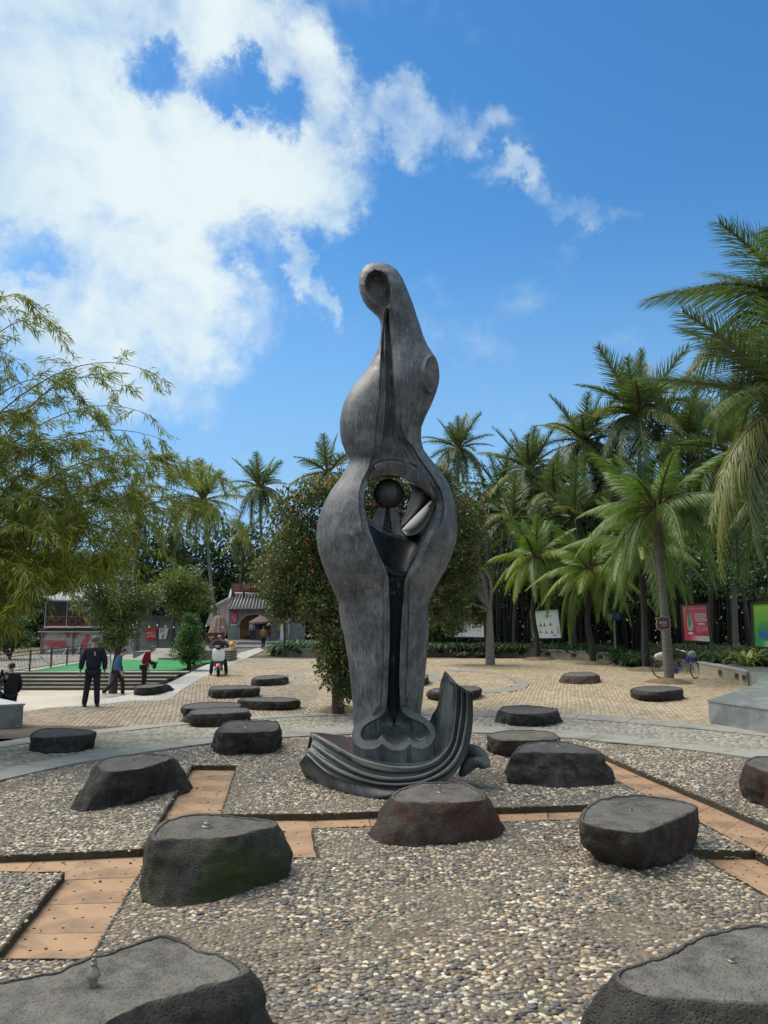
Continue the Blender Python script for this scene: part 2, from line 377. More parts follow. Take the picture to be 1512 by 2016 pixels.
def build_bed():
    n = 160; outer = []
    th0, th1 = -2.05, 2.05
    for k in range(n): 
        th = th0 + (th1 - th0) * k / (n - 1); outer.append(ringpt(0, th))
    outer = [Vector((outer[0].x, 0.4, 0))] + outer + [Vector((outer[-1].x, 0.4, 0))]
    V = [p.xy for p in outer]; E = [(i, (i + 1) % len(V)) for i in range(len(V))]
    for q in CH:
        b = len(V)
        # slightly broken edges
        pts = []
        for i in range(4):
            p, r = q[i], q[(i + 1) % 4]; L_ = (r - p).length; m = max(2, int(L_ / 0.12)); nn = Vector((-(r - p).y, (r - p).x)).normalized()
            for k in range(m):
                pt = p.lerp(r, k / m).xy
                if k: pt = pt + nn * 0.012 * noise.noise(Vector((pt.x * 5, pt.y * 5, 0)))
                pts.append(pt)
        V += pts; E += [(b + i, b + (i + 1) % len(pts)) for i in range(len(pts))]
    ov, oe, of, *_ = delaunay_2d_cdt(V, E, [], 0, 1e-5)
    op = [(v.x, v.y) for v in outer]
    keep = []
    for f in of:
        cx = sum(ov[i].x for i in f) / len(f); cy = sum(ov[i].y for i in f) / len(f)
        if not inpoly(cx, cy, op): continue
        if any(inpoly(cx, cy, q) for q in CH): continue
        keep.append(tuple(f))
    mb = MB(); mb.add([(v.x, v.y, 0.0) for v in ov], keep)
    o = mb.build('pebble_bed', m_mortar); fixnorm(o)
    if sum(p.normal.z for p in o.data.polygons) < 0: o.data.flip_normals()
    tag(o, kind='structure')
    cnt = {}
    for f in keep:
        for i in range(len(f)):
            e = (f[i], f[(i + 1) % len(f)]); k = tuple(sorted(e)); cnt[k] = cnt.get(k, 0) + 1
    mb = MB()
    for (a, b), c in cnt.items():
        if c == 1:
            p, q = ov[a], ov[b]
            mid = (p + q) / 2
            if math.hypot(mid.x - PC.x, mid.y - PC.y) > ringr(0, math.atan2(mid.x - PC.x, mid.y - PC.y)) - 0.05 or mid.y < .6: continue
            nrm = Vector((-(q - p).y, (q - p).x)).normalized()
            probe = mid + nrm * 0.02
            if not any(inpoly(probe.x, probe.y, qq) for qq in CH): nrm = -nrm
            # rough little edging set against the cut, a few mm proud of the pebbles' mortar
            w = 0.008
            pa, qa = p + nrm * w, q + nrm * w; pb, qb = p - nrm * 0.012, q - nrm * 0.012
            j1 = 0.004 + 0.006 * noise.noise(Vector((p.x * 7, p.y * 7, 1))); j2 = 0.004 + 0.006 * noise.noise(Vector((q.x * 7, q.y * 7, 1)))
            mb.add([(pb.x, pb.y, 0.006 + j1), (qb.x, qb.y, 0.006 + j2), (qa.x, qa.y, 0.004 + j2), (pa.x, pa.y, 0.004 + j1), (qa.x, qa.y, -0.15), (pa.x, pa.y, -0.15)],
                   [(0, 1, 2, 3), (3, 2, 4, 5)])
    e = mb.build('channel_edging', m_edge); tag(e, kind='structure')
    mb = MB(); mb.add([(-14, 1, -0.13), (14, 1, -0.13), (14, 20, -0.13), (-14, 20, -0.13)], [(0, 1, 2, 3)])
    c = mb.build('channel_floor', flat('channel_dark', (0.01, 0.009, 0.008), 0.9)); tag(c, kind='structure')
    # panels with real holes
    def panels(q, n, across=1, zoff=-0.062, parent=c, hc=4):
        for i in range(n):
            t0, t1 = i / n, (i + 1) / n
            a0 = q[0].lerp(q[3], t0); b0 = q[1].lerp(q[2], t0); a1 = q[0].lerp(q[3], t1); b1 = q[1].lerp(q[2], t1)
            P = [a0, b0, b1, a1]; cen = sum(P, Vector()) / 4
            P = [cen + (p - cen) * 0.994 * (1 - 0.004 / max(0.1, (p - cen).length)) for p in P]
            V = [p.xy - cen.xy for p in P]; E = [(0, 1), (1, 2), (2, 3), (3, 0)]; holes = []
            Lx = (P[1] - P[0]).length; Ly = (P[3] - P[0]).length
            nx = max(2, round(Lx / 0.2)); ny = max(2, round(Ly / 0.2))
            for ix in range(nx):
                for iy in range(ny):
                    u = (ix + 0.5 + (0.22 if iy % 2 else -0.22)) / nx; v = (iy + 0.5) / ny
                    if not (0.06 < u < 0.94): continue
                    hp = P[0].lerp(P[1], u).lerp(P[3].lerp(P[2], u), v).xy - cen.xy
                    holes.append(hp)
                    b = len(V); r = 0.013
                    V += [hp + Vector((math.cos(a) * r, math.sin(a) * r)) for a in np.arange(6) * PI / 3]
                    E += [(b + k, b + (k + 1) % 6) for k in range(6)]
            ov, oe, of, *_ = delaunay_2d_cdt(V, E, [], 1, 1e-6)
            fs = []
            for f in of:
                cc = Vector((sum(ov[k].x for k in f) / len(f), sum(ov[k].y for k in f) / len(f)))
                if any((cc - h).length < 0.0125 for h in holes): continue
                fs.append(tuple(f))
            nV = len(ov)
            vs = [(v.x, v.y, 0) for v in ov] + [(V[k].x, V[k].y, -0.02) for k in range(4)]
            mb = MB(); mb.add(vs, fs + [(0, 1, nV + 1, nV), (1, 2, nV + 2, nV + 1), (2, 3, nV + 3, nV + 2), (3, 0, nV, nV + 3)])
            o = mb.build('drain_panel', m_panel, parent); fixnorm(o)
            if o.data.polygons[0].normal.z < 0: o.data.flip_normals()
            o.location = (cen.x, cen.y, zoff + random.uniform(-0.002, 0.002)); o.rotation_euler = (random.uniform(-.004, .004), random.uniform(-.004, .004), 0)
    panels(Q_A1, 6); panels(Q_A2, 4)
    panels([Q_B1[0], Q_B1[3], Q_B1[2], Q_B1[1]], 6); panels(Q_B2, 1, zoff=-0.085)
    panels(Q_D, 2); panels([Q_C[0], Q_C[3], Q_C[2], Q_C[1]], 6, zoff=-0.068)
    panels([Q_E[0], Q_E[3], Q_E[2], Q_E[1]], 9); panels([Q_F[0], Q_F[3], Q_F[2], Q_F[1]], 3, zoff=-0.072)
build_bed()
# slab rings ------------------------------------------------------
def ring_slabs(name, k0, k1, z, step, label_parent):
    base = MB(); N_ = 120; th0, th1 = -1.9, 1.9
    rows = [[ringpt(k0, th0 + (th1 - th0) * i / N_, -0.10) + Vector((0, 0, 0)) for i in range(N_ + 1)], [ringpt(k0, th0 + (th1 - th0) * i / N_, z - 0.012) for i in range(N_ + 1)], [ringpt(k1, th0 + (th1 - th0) * i / N_, z - 0.012) for i in range(N_ + 1)]]
    base.grid(rows); b = base.build(name, m_joint, smooth=False); tag(b, kind='structure')
    n = int((th1 - th0) * 7.5 / step)
    for i in range(n):
        a0 = th0 + (th1 - th0) * (i + 0.006) / n; a1 = th0 + (th1 - th0) * (i + 0.994) / n
        mb = MB(); P = [ringpt(k0, a0), ringpt(k0, (a0 + a1) / 2), ringpt(k0, a1), ringpt(k1, a1), ringpt(k1, (a0 + a1) / 2), ringpt(k1, a0)]
        mb.prism(P, z - 0.05, z); o = mb.build('kerb_slab', m_slab, b); fixnorm(o); o.location.z = random.uniform(-.002, .003)
    return b
ring_slabs('inner_kerb', 0, 1, 0.03, 1.0, None); ring_slabs('outer_kerb', 2, 3, 0.02, 1.0, None)
# setts -----------------------------------------------------------
SHR = 0.9
def blocks(name, mat, base_mat, cells, col_fn, zt, parent_name, outline_rows, part, nkeep=300):
    """cells: list of 4-corner quads (xy). nearest nkeep become parts, the rest one stuff mesh"""
    mb = MB(); mb.grid(outline_rows); par = mb.build(parent_name, base_mat); tag(par, kind='structure')
    fixnorm(par)
    cells.sort(key=lambda q: (q[0][0] + q[2][0]) ** 2 / 4 * .6 + ((q[0][1] + q[2][1]) / 2) ** 2)
    inview = [q for q in cells if abs((q[0][0] + q[2][0]) / 2) < 0.52 * (q[0][1] + q[2][1]) / 2]
    rest0 = [q for q in cells if not abs((q[0][0] + q[2][0]) / 2) < 0.52 * (q[0][1] + q[2][1]) / 2]
    near = inview[:nkeep]; rest = inview[nkeep:] + rest0
    def geo(q, j):
        c = [(sum(p[0] for p in q) / 4), (sum(p[1] for p in q) / 4)]
        dz = random.uniform(-0.004, 0.004); tx = random.uniform(-.02, .02); ty = random.uniform(-.02, .02)
        top = []; shr = SHR
        vb = [(p[0], p[1], zt - 0.03) for p in q]
        vt = [(c[0] + (p[0] - c[0]) * shr, c[1] + (p[1] - c[1]) * shr, zt + dz + (p[0] - c[0]) * tx + (p[1] - c[1]) * ty) for p in q]
        return vb + vt
    FS = [(4, 5, 6, 7), (0, 1, 5, 4), (1, 2, 6, 5), (2, 3, 7, 6), (3, 0, 4, 7)]
    for q in near:
        vs = geo(q, 0); c = Vector((sum(p[0] for p in q) / 4, sum(p[1] for p in q) / 4, 0))
        me = npmesh(part, [(v[0] - c.x, v[1] - c.y, v[2]) for v in vs], FS, np.tile(col_fn(c.x, c.y), (8, 1)))
        o = link(part, me, mat, par); o.location = c
    V = []; F = []; C = []
    for q in rest:
        b = len(V); V += geo(q, 0); F += [tuple(i + b for i in f) for f in FS]; c = col_fn(q[0][0], q[0][1]); C += [c] * 8
    o = link(name, npmesh(name, V, F, np.array(C)), mat, par); tag(o, kind='stuff')
    return par
def jit(a=0.008): return random.uniform(-a, a)
def build_setts():
    cells = []; nr = 7; th0, th1 = -1.75, 1.75
    rr = 0.0
    for r in range(nr * 2):
        f0, f1 = r / (nr * 2), (r + 1) / (nr * 2)
        n = int((th1 - th0) * 7.8 / 0.15)
        off = random.random()
        i = 0
        th = th0 + off * .02
        while th < th1:
            w = random.uniform(0.13, 0.19) / 7.8 * (1.0)
            q = []
            fw = 0.35 * math.sin(th * 26 + r * .9) / (nr * 2)
            for ff, tt in ((f0 + fw, th), (f0 + fw, th + w), (f1 + fw, th + w), (f1 + fw, th)):
                ff = min(max(ff, 0.004), .996)
                a, b = ringpt(1, tt), ringpt(2, tt); p = a.lerp(b, ff); q.append((p.x + jit(.01), p.y + jit(.01)))
            cells.append([(q[0][0], q[0][1]), q[3], q[2], q[1]][::-1]); th += w
    def cf(x, y):
        k = random.uniform(0.7, 1.12); w = random.uniform(-.5, 1)
        n = 0.5 + 0.5 * noise.noise(Vector((x * .5, y * .5, 3)))
        return (0.30 * k * (1 + .04 * w), 0.28 * k, (0.235 - .03 * n) * k)
    N_ = 100
    rows = [[ringpt(1, th0 + (th1 - th0) * i / N_, -0.018) for i in range(N_ + 1)], [ringpt(2, th0 + (th1 - th0) * i / N_, -0.018) for i in range(N_ + 1)]]
    blocks('sett_field', m_sett, m_jointg, cells, cf, 0.010, 'sett_ring', rows, 'sett')
SHR = .78
build_setts()
SHR = .9
# tan pavers between outer ring and planter wall --------------------
PATHL = gq([(0, 1402), (100, 1394), (190, 1388), (250, 1381), (325, 1379), (345, 1365), (400, 1334), (450, 1312), (500, 1289), (545, 1276)])
BACK_Y = 46.0
PAVE = [ringpt(3, th) for th in np.linspace(-0.98, 1.3, 50)]
_pl = [p for p in PATHL]
PAVEPOLY = [(p.x, p.y) for p in PAVE] + [(14, 14), (20, 20), (20, 30), (17, 40), (14, BACK_Y), (-7.5, BACK_Y)] + [(p.x, p.y) for p in reversed(_pl[:-1])] + [(-30, 20.5), (-30, 14)]
RINGS_G = []   # grey arc bands set in the tan paving
def arc_band(cx, cy, rx, ry, w): RINGS_G.append((cx, cy, rx, ry, w))
_c1 = G(925, 1338); arc_band(_c1.x, _c1.y, 1.55, 4.0, 0.36)
_c2 = G(535, 1338); arc_band(_c2.x, _c2.y, .85, 2.2, 0.34)
_c3 = G(815, 1332); arc_band(_c3.x, _c3.y, .65, 2.6, 0.32)
def build_pavers():
    cells = []
    wx, wy = 0.118, 0.24
    y = 16.0; j = 0
    X = []
    while y < 42:
        ox = (wx / 2 if j % 2 else 0)
        xs = np.arange(-15 + ox, 19, wx)
        cx = xs + wx / 2; cy = np.full(xs.shape, y + wy / 2)
        # gentle curve of the courses
        yy = cy + 0.012 * (cx - 1) ** 2 * 0.6 + .05 * np.sin(cx * .7 + y)
        ok = inpoly_np(cx, yy, PAVEPOLY)
        for (gx, gy, rx, ry, w) in RINGS_G:
            d = np.sqrt(((cx - gx) / rx) ** 2 + ((yy - gy) / ry) ** 2)
            an_ = np.arctan2((yy - gy) / ry, (cx - gx) / rx); ok &= ~((d > 1 - 0.02) & (d < 1 + w / rx + .02) & (np.abs(an_) < 1.8))
        for x_, c_, y_ in zip(xs[ok], cx[ok], yy[ok]):
            s = 0.024 * (c_ - 1) * .6
            cells.append([(x_ + jit(.006), y_ - wy / 2 - s * wx / 2 + jit(.01)), (x_ + wx + jit(.006), y_ - wy / 2 + s * wx / 2 + jit(.01)), (x_ + wx + jit(.006), y_ + wy / 2 + s * wx / 2 + jit(.008)), (x_ + jit(.006), y_ + wy / 2 - s * wx / 2 + jit(.008))])
        y += wy; j += 1
    def cf(x, y):
        k = random.uniform(0.78, 1.16)
        n = 0.5 + 0.5 * noise.noise(Vector((x * .25, y * .18, 7))); n2 = 0.5 + .5 * noise.noise(Vector((x * .9, y * .6, 17)))
        g = max(0, n - .35) * 1.2
        if y > 20 and x > 1: g = 1.0 * min(1, g + .35)
        a = np.array((0.375, 0.30, 0.205)); b = np.array((0.37, 0.285, 0.170))
        c = a * (1 - g) + b * g
        c = c * (0.82 + .3 * n2)
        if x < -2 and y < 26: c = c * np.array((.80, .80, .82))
        return tuple(c * k)
    mb = MB(); n = len(PAVEPOLY)
    ov, oe, of, *_ = delaunay_2d_cdt([Vector(p) for p in PAVEPOLY], [(i, (i + 1) % n) for i in range(n)], [], 1, 1e-5)
    par = MB(); par.add([(v.x, v.y, -0.006) for v in ov], [tuple(f) for f in of])
    rows = [[(-8, 40, -.008), (12, 40, -.008)], [(-8, 41, -.008), (12, 41, -.008)]]
    # sheet under everything
    me = par.mesh('plaza_paving')
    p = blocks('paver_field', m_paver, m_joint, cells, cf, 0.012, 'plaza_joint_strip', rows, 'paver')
    p.data = me; me.materials.append(m_joint); p.name = 'plaza_paving'
    fixnorm(p)
    if me.polygons[0].normal.z < 0: me.flip_normals()
build_pavers()
m_band = pmat('band_granite', (0.25, 0.24, 0.21), (0.20, 0.19, 0.165), 5, .8, c3=(.28, .24, .17), s3=.7)
def build_bands():
    for k, (gx, gy, rx, ry, w) in enumerate(RINGS_G):
        rows = [[], [], [], []]
        n = 72
        for i in range(n + 1):
            a = -1.75 + 3.6 * i / n
            for r_, z, L_ in ((0, -.03, 0), (0, .014, 1), (1, .014, 2), (1, -.03, 3)):
                rows[L_].append((gx + (rx + w * r_) * math.cos(a), gy + (ry + w * r_ * ry / rx) * math.sin(a), z))
        mb = MB(); mb.grid(rows); o = mb.build('paving_band', m_band); fixnorm(o); tag(o, kind='structure')
build_bands()
# light slab path at the left, beige lower terrace, steps, turf
def build_left():
    L_out = [(-200, 1414), (0, 1408), (190, 1380), (262, 1366), (330, 1346), (400, 1312), (452, 1292), (510, 1275)]
    a = [G(*p) for p in [(-200, 1424), (0, 1402), (190, 1389), (262, 1381), (330, 1378), (360, 1357), (420, 1325), (520, 1281)]]
    b = [G(*p) for p in L_out]
    A = catmull(a, 40, False); B = catmull(b, 40, False)
    mb = MB(); mb.grid([[p + Vector((0, 0, -.02)) for p in A], [p + Vector((0, 0, .004)) for p in A], [p + Vector((0, 0, .004)) for p in B], [p + Vector((0, 0, -.05)) for p in B]])
    par = mb.build('slab_path', m_joint); tag(par, kind='structure'); fixnorm(par)
    for i in range(39):
        P = [A[i].lerp(A[i + 1], .01), A[i].lerp(A[i + 1], .99), B[i].lerp(B[i + 1], .99), B[i].lerp(B[i + 1], .01)]
        s = MB(); s.prism(P, -.01, 0.016 + random.uniform(-.002, .002)); o = s.build('path_slab', m_pathslab, par); fixnorm(o)
    mb = MB(); mb.prism([(-34, 14.0)] + [(path_x(y), y) for y in np.arange(14, 31.1, 1.0)] + [(-34, 31)], -0.56, -0.5)
    o = mb.build('lower_terrace', m_beige); tag(o, kind='structure'); fixnorm(o)
    mb = MB(); yy = list(np.arange(13.8, 36, .6))
    mb.grid([[(path_x(y) - .0, y, -.7) for y in yy], [(path_x(y) - .0, y, .003) for y in yy], [(path_x(y) + .25, y, .003) for y in yy]])
    o = mb.build('path_retaining_wall', m_slab); tag(o, kind='structure'); fixnorm(o)
build_left()
# pebbles ---------------------------------------------------------
def pebble_points():
    P = []
    s = 0.041
    ys = np.arange(3.4, 16.2, s * 0.86); 
    for j, y in enumerate(ys):
        hw = 0.62 * y + 0.6
        xs = np.arange(-hw, hw, s * 1.08) + (s * .55 if j % 2 else 0)
        P.append(np.stack([xs, np.full(xs.shape, y)], 1))
    P = np.concatenate(P); P += RNG.uniform(-0.017, 0.017, P.shape)
    # per-angle ring radius
    th = np.arctan2(P[:, 0] - PC.x, P[:, 1] - PC.y); r = np.hypot(P[:, 0] - PC.x, P[:, 1] - PC.y)
    tt = np.linspace(-PI, PI, 400); rr = np.array([ringr(0, t) for t in tt])
    ok = r < np.interp(th, tt, rr) - 0.02
    ok &= ~((np.abs(th) > 1.95) & (P[:, 1] > 9))
    ok &= ~in_channel(P[:, 0], P[:, 1])
    stray = RNG.random(len(P)) < .0045
    ch = in_channel(P[:, 0], P[:, 1]); ring = r < np.interp(th, tt, rr) - .02
    global STRAY; STRAY = P[ch & ring & stray & (P[:, 1] > 3.5)]
    return P[ok]
PEB = pebble_points()
def in_any_stone(P):
    c = np.zeros(len(P), bool)
    for q in STONE_FOOT: c |= inpoly_np(P[:, 0], P[:, 1], q)
    return c
def build_pebbles():
    P = PEB[~in_any_stone(PEB)]; ns_ = len(STRAY); P = np.concatenate([P, STRAY])
    n = len(P)
    # bare mortar patches where pebbles are sunk
    nz = np.array([noise.noise(Vector((x * 1.3, y * 1.3, 5))) + 0.45 * noise.noise(Vector((x * 4, y * 4, 9))) for x, y in P])
    keep = ~((nz > 0.40) & (RNG.random(n) < 0.22)); P = P[keep]; nz = nz[keep]; n = len(P)
    n = len(P); inch = in_channel(P[:, 0], P[:, 1])
    u = RNG.random(n)
    pal = np.array([(0.125, 0.118, 0.108), (0.080, 0.080, 0.082), (0.20, 0.175, 0.14), (0.150, 0.130, 0.105), (0.44, 0.38, 0.28), (0.55, 0.50, 0.40), (0.32, 0.265, 0.19), (0.27, 0.17, 0.09), (0.045, 0.045, 0.048)])
    # regional mix: some areas greyer, some richer in pale stones
    nr = np.array([noise.noise(Vector((x * .6, y * .6, 21))) for x, y in P])
    pw = np.where(nr[:, None] > 0.05, np.array([.18, .12, .16, .12, .14, .08, .12, .03, .05]), np.array([.2, .14, .2, .16, .08, .04, .10, .02, .06]))
    cum = np.cumsum(pw, 1); cum /= cum[:, -1:]; idx = (u[:, None] > cum).sum(1)
    C = pal[idx] * np.array((1.14, 1.07, .97)) * RNG.uniform(0.75, 1.25, (n, 1)) * (1 + RNG.uniform(-.04, .04, (n, 3)))
    dirt = np.clip(nz * 1.1 + .06, 0, 0.5)[:, None]; C = C * (1 - dirt) + np.array((0.16, 0.125, 0.085)) * dirt
    S = np.stack([RNG.uniform(.017, .033, n), RNG.uniform(.012, .022, n), RNG.uniform(.007, .013, n)], 1) * 1.0
    big = RNG.random(n) < .03; S[big] *= 1.25
    Rz = RNG.normal(0.0, 0.55, n); R = np.stack([RNG.uniform(-.18, .18, n), RNG.uniform(-.18, .18, n), Rz], 1)
    Z = RNG.uniform(-.002, .004, n) - dirt[:, 0] * .008; Z[inch] = -.054; S[inch] *= .75
    # nearest, largest on screen
    d = np.hypot(P[:, 0], P[:, 1]); vis = (np.abs(P[:, 0]) < 0.47 * P[:, 1]) & (P[:, 1] > 4.75)
    order = np.argsort(np.where(vis, d, 1e9)); near = order[:300]; far = np.setdiff1d(np.arange(n), near)
    bm = bmesh.new(); bmesh.ops.create_icosphere(bm, subdivisions=2, radius=1)
    base = bpy.data.meshes.new('pebble'); bm.to_mesh(base); bm.free(); co = np.array([v.co[:] for v in base.vertices]); fc = np.array([p.vertices[:] for p in base.polygons])
    bed = bpy.data.objects['pebble_bed']
    # nine shared colours for the singly built pebbles
    shared = [npmesh('pebble', co * (1 + .08 * np.sin(co[:, [1, 2, 0]] * 3 + k)), fc, np.tile(pal[k], (len(co), 1)), True) for k in range(9)]
    for me in shared: me.materials.append(m_pebble)
    for i in near:
        o = bpy.data.objects.new('pebble', shared[idx[i]]); COL.objects.link(o); o.parent = bed
        o.location = (P[i, 0], P[i, 1], Z[i]); o.rotation_euler = R[i]; o.scale = S[i]
    me = bpy.data.meshes.new('pebble_field'); nf = len(far); me.vertices.add(nf)
    me.vertices.foreach_set('co', np.column_stack([P[far], Z[far]]).astype(np.float32).ravel())
    def va(nm, arr, ty='FLOAT_VECTOR', key='vector'):
        at = me.attributes.new(nm, ty, 'POINT'); at.data.foreach_set(key, arr.astype(np.float32).ravel())
    va('rot', R[far]); va('scl', S[far]); va('tint', C[far])
    o = link('pebble_field', me, None, bed); tag(o, kind='stuff')
    ng = bpy.data.node_groups.new('pebble_scatter', 'GeometryNodeTree')
    ng.interface.new_socket('Geometry', in_out='INPUT', socket_type='NodeSocketGeometry'); ng.interface.new_socket('Geometry', in_out='OUTPUT', socket_type='NodeSocketGeometry')
    N = ng.nodes; L = ng.links; gi = N.new('NodeGroupInput'); go = N.new('NodeGroupOutput')
    ico = N.new('GeometryNodeMeshIcoSphere'); ico.inputs['Radius'].default_value = 1; ico.inputs['Subdivisions'].default_value = 2
    ss = N.new('GeometryNodeSetShadeSmooth'); L.new(ico.outputs[0], ss.inputs[0]); sm = N.new('GeometryNodeSetMaterial'); sm.inputs['Material'].default_value = m_pebble_i; L.new(ss.outputs[0], sm.inputs[0])
    iop = N.new('GeometryNodeInstanceOnPoints'); m2p = N.new('GeometryNodeMeshToPoints'); L.new(gi.outputs[0], m2p.inputs[0]); L.new(m2p.outputs[0], iop.inputs['Points']); L.new(sm.outputs[0], iop.inputs['Instance'])
    def na(nm):
        a = N.new('GeometryNodeInputNamedAttribute'); a.data_type = 'FLOAT_VECTOR'; a.inputs['Name'].default_value = nm; return a.outputs['Attribute']
    e2r = N.new('FunctionNodeEulerToRotation'); L.new(na('rot'), e2r.inputs[0]); L.new(e2r.outputs[0], iop.inputs['Rotation']); L.new(na('scl'), iop.inputs['Scale'])
    st = N.new('GeometryNodeStoreNamedAttribute'); st.data_type = 'FLOAT_VECTOR'; st.domain = 'INSTANCE'; st.inputs['Name'].default_value = 'col'; L.new(iop.outputs[0], st.inputs['Geometry']); L.new(na('tint'), st.inputs['Value'])
    L.new(st.outputs[0], go.inputs[0])
    md = o.modifiers.new('scatter', 'NODES'); md.node_group = ng
# ------------------------------------------------------------------ basalt seat stones
def basalt(name, side1, side2, top1, top2, moss=0.0, rust=0.0):
    m, nt, b = nmat(name); N = nt.nodes; L = nt.links
    b.inputs['Roughness'].default_value = 0.86; b.inputs['Specular IOR Level'].default_value = 0.35
    tc = N.new('ShaderNodeTexCoord'); P = tc.outputs['Object']
    def nz(s, d=8, r=.65):
        n = N.new('ShaderNodeTexNoise'); n.inputs['Scale'].default_value = s; n.inputs['Detail'].default_value = d; n.inputs['Roughness'].default_value = r; L.new(P, n.inputs['Vector']); return n.outputs[0]
    def mr(x, a, c, lo=0., hi=1.):
        n = N.new('ShaderNodeMapRange'); L.new(x, n.inputs[0]); n.inputs[1].default_value = a; n.inputs[2].default_value = c; n.inputs[3].default_value = lo; n.inputs[4].default_value = hi; return n.outputs[0]
    def mix(f, a, c):
        n = N.new('ShaderNodeMix'); n.data_type = 'RGBA'; L.new(f, n.inputs[0])
        for i, v in ((6, a), (7, c)):
            if hasattr(v, 'is_output'): L.new(v, n.inputs[i])
            else: n.inputs[i].default_value = (*v, 1)
        return n.outputs[2]
    def mul(a, c):
        n = N.new('ShaderNodeMath'); n.operation = 'MULTIPLY'; L.new(a, n.inputs[0])
        if hasattr(c, 'is_output'): L.new(c, n.inputs[1])
        else: n.inputs[1].default_value = c
        return n.outputs[0]
    fine = nz(26, 10, .75); med = nz(5, 8); big = nz(1.6, 5)
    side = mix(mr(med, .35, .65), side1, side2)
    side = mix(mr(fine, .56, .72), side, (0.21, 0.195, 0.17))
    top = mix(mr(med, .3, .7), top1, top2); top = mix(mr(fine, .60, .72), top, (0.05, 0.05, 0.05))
    wash = nz(7, 7, .6); side = mix(mul(mr(wash, .50, .64), .55), side, (0.15, 0.135, 0.11)); stain = nz(2.0, 8, .75); top = mix(mul(mr(stain, .46, .58), .75), top, (0.060, 0.054, 0.046)); top = mix(mul(mr(nz(3.4, 9, .7), .54, .66), .5), top, (0.24, 0.215, 0.17))
    if moss: side = mix(mul(mr(big, .46, .60), moss), side, (0.070, 0.092, 0.018))
    if rust: side = mix(mul(mr(nz(2.3, 6), .45, .62), rust), side, (0.16, 0.065, 0.035))
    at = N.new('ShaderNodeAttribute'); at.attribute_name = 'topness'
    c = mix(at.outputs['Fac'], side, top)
    lich = mul(mr(nz(3.1, 9, .8), .66, .72), .75); c = mix(lich, c, (0.30, 0.30, 0.27))
    L.new(c, b.inputs['Base Color'])
    vo = N.new('ShaderNodeTexVoronoi'); vo.inputs['Scale'].default_value = 48; L.new(P, vo.inputs['Vector'])
    pit = mr(vo.outputs['Distance'], .12, .42)
    ad = N.new('ShaderNodeMath'); ad.operation = 'MULTIPLY_ADD'; L.new(nz(14, 12, .8), ad.inputs[0]); ad.inputs[1].default_value = 2.2; L.new(pit, ad.inputs[2])
    bs = N.new('ShaderNodeMapRange'); L.new(at.outputs['Fac'], bs.inputs[0]); bs.inputs[3].default_value = 0.045; bs.inputs[4].default_value = 0.010
    bp = N.new('ShaderNodeBump'); L.new(ad.outputs[0], bp.inputs['Height']); L.new(bs.outputs[0], bp.inputs['Distance']); L.new(bp.outputs[0], b.inputs['Normal'])
    return m
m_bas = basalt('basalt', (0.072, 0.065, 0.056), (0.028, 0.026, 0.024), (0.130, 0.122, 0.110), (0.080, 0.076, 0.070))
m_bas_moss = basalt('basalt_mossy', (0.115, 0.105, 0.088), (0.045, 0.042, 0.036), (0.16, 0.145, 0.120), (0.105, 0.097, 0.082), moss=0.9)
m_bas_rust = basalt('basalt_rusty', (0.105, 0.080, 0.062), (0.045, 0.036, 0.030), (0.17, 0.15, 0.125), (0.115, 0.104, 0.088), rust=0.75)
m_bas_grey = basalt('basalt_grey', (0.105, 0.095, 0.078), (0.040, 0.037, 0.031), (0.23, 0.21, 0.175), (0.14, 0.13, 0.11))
m_brass = pmat('nozzle_metal', (0.33, 0.31, 0.25), (0.22, 0.20, 0.16), 30, 0.5, 0.6)
STONE_FOOT = []; STONES = {}
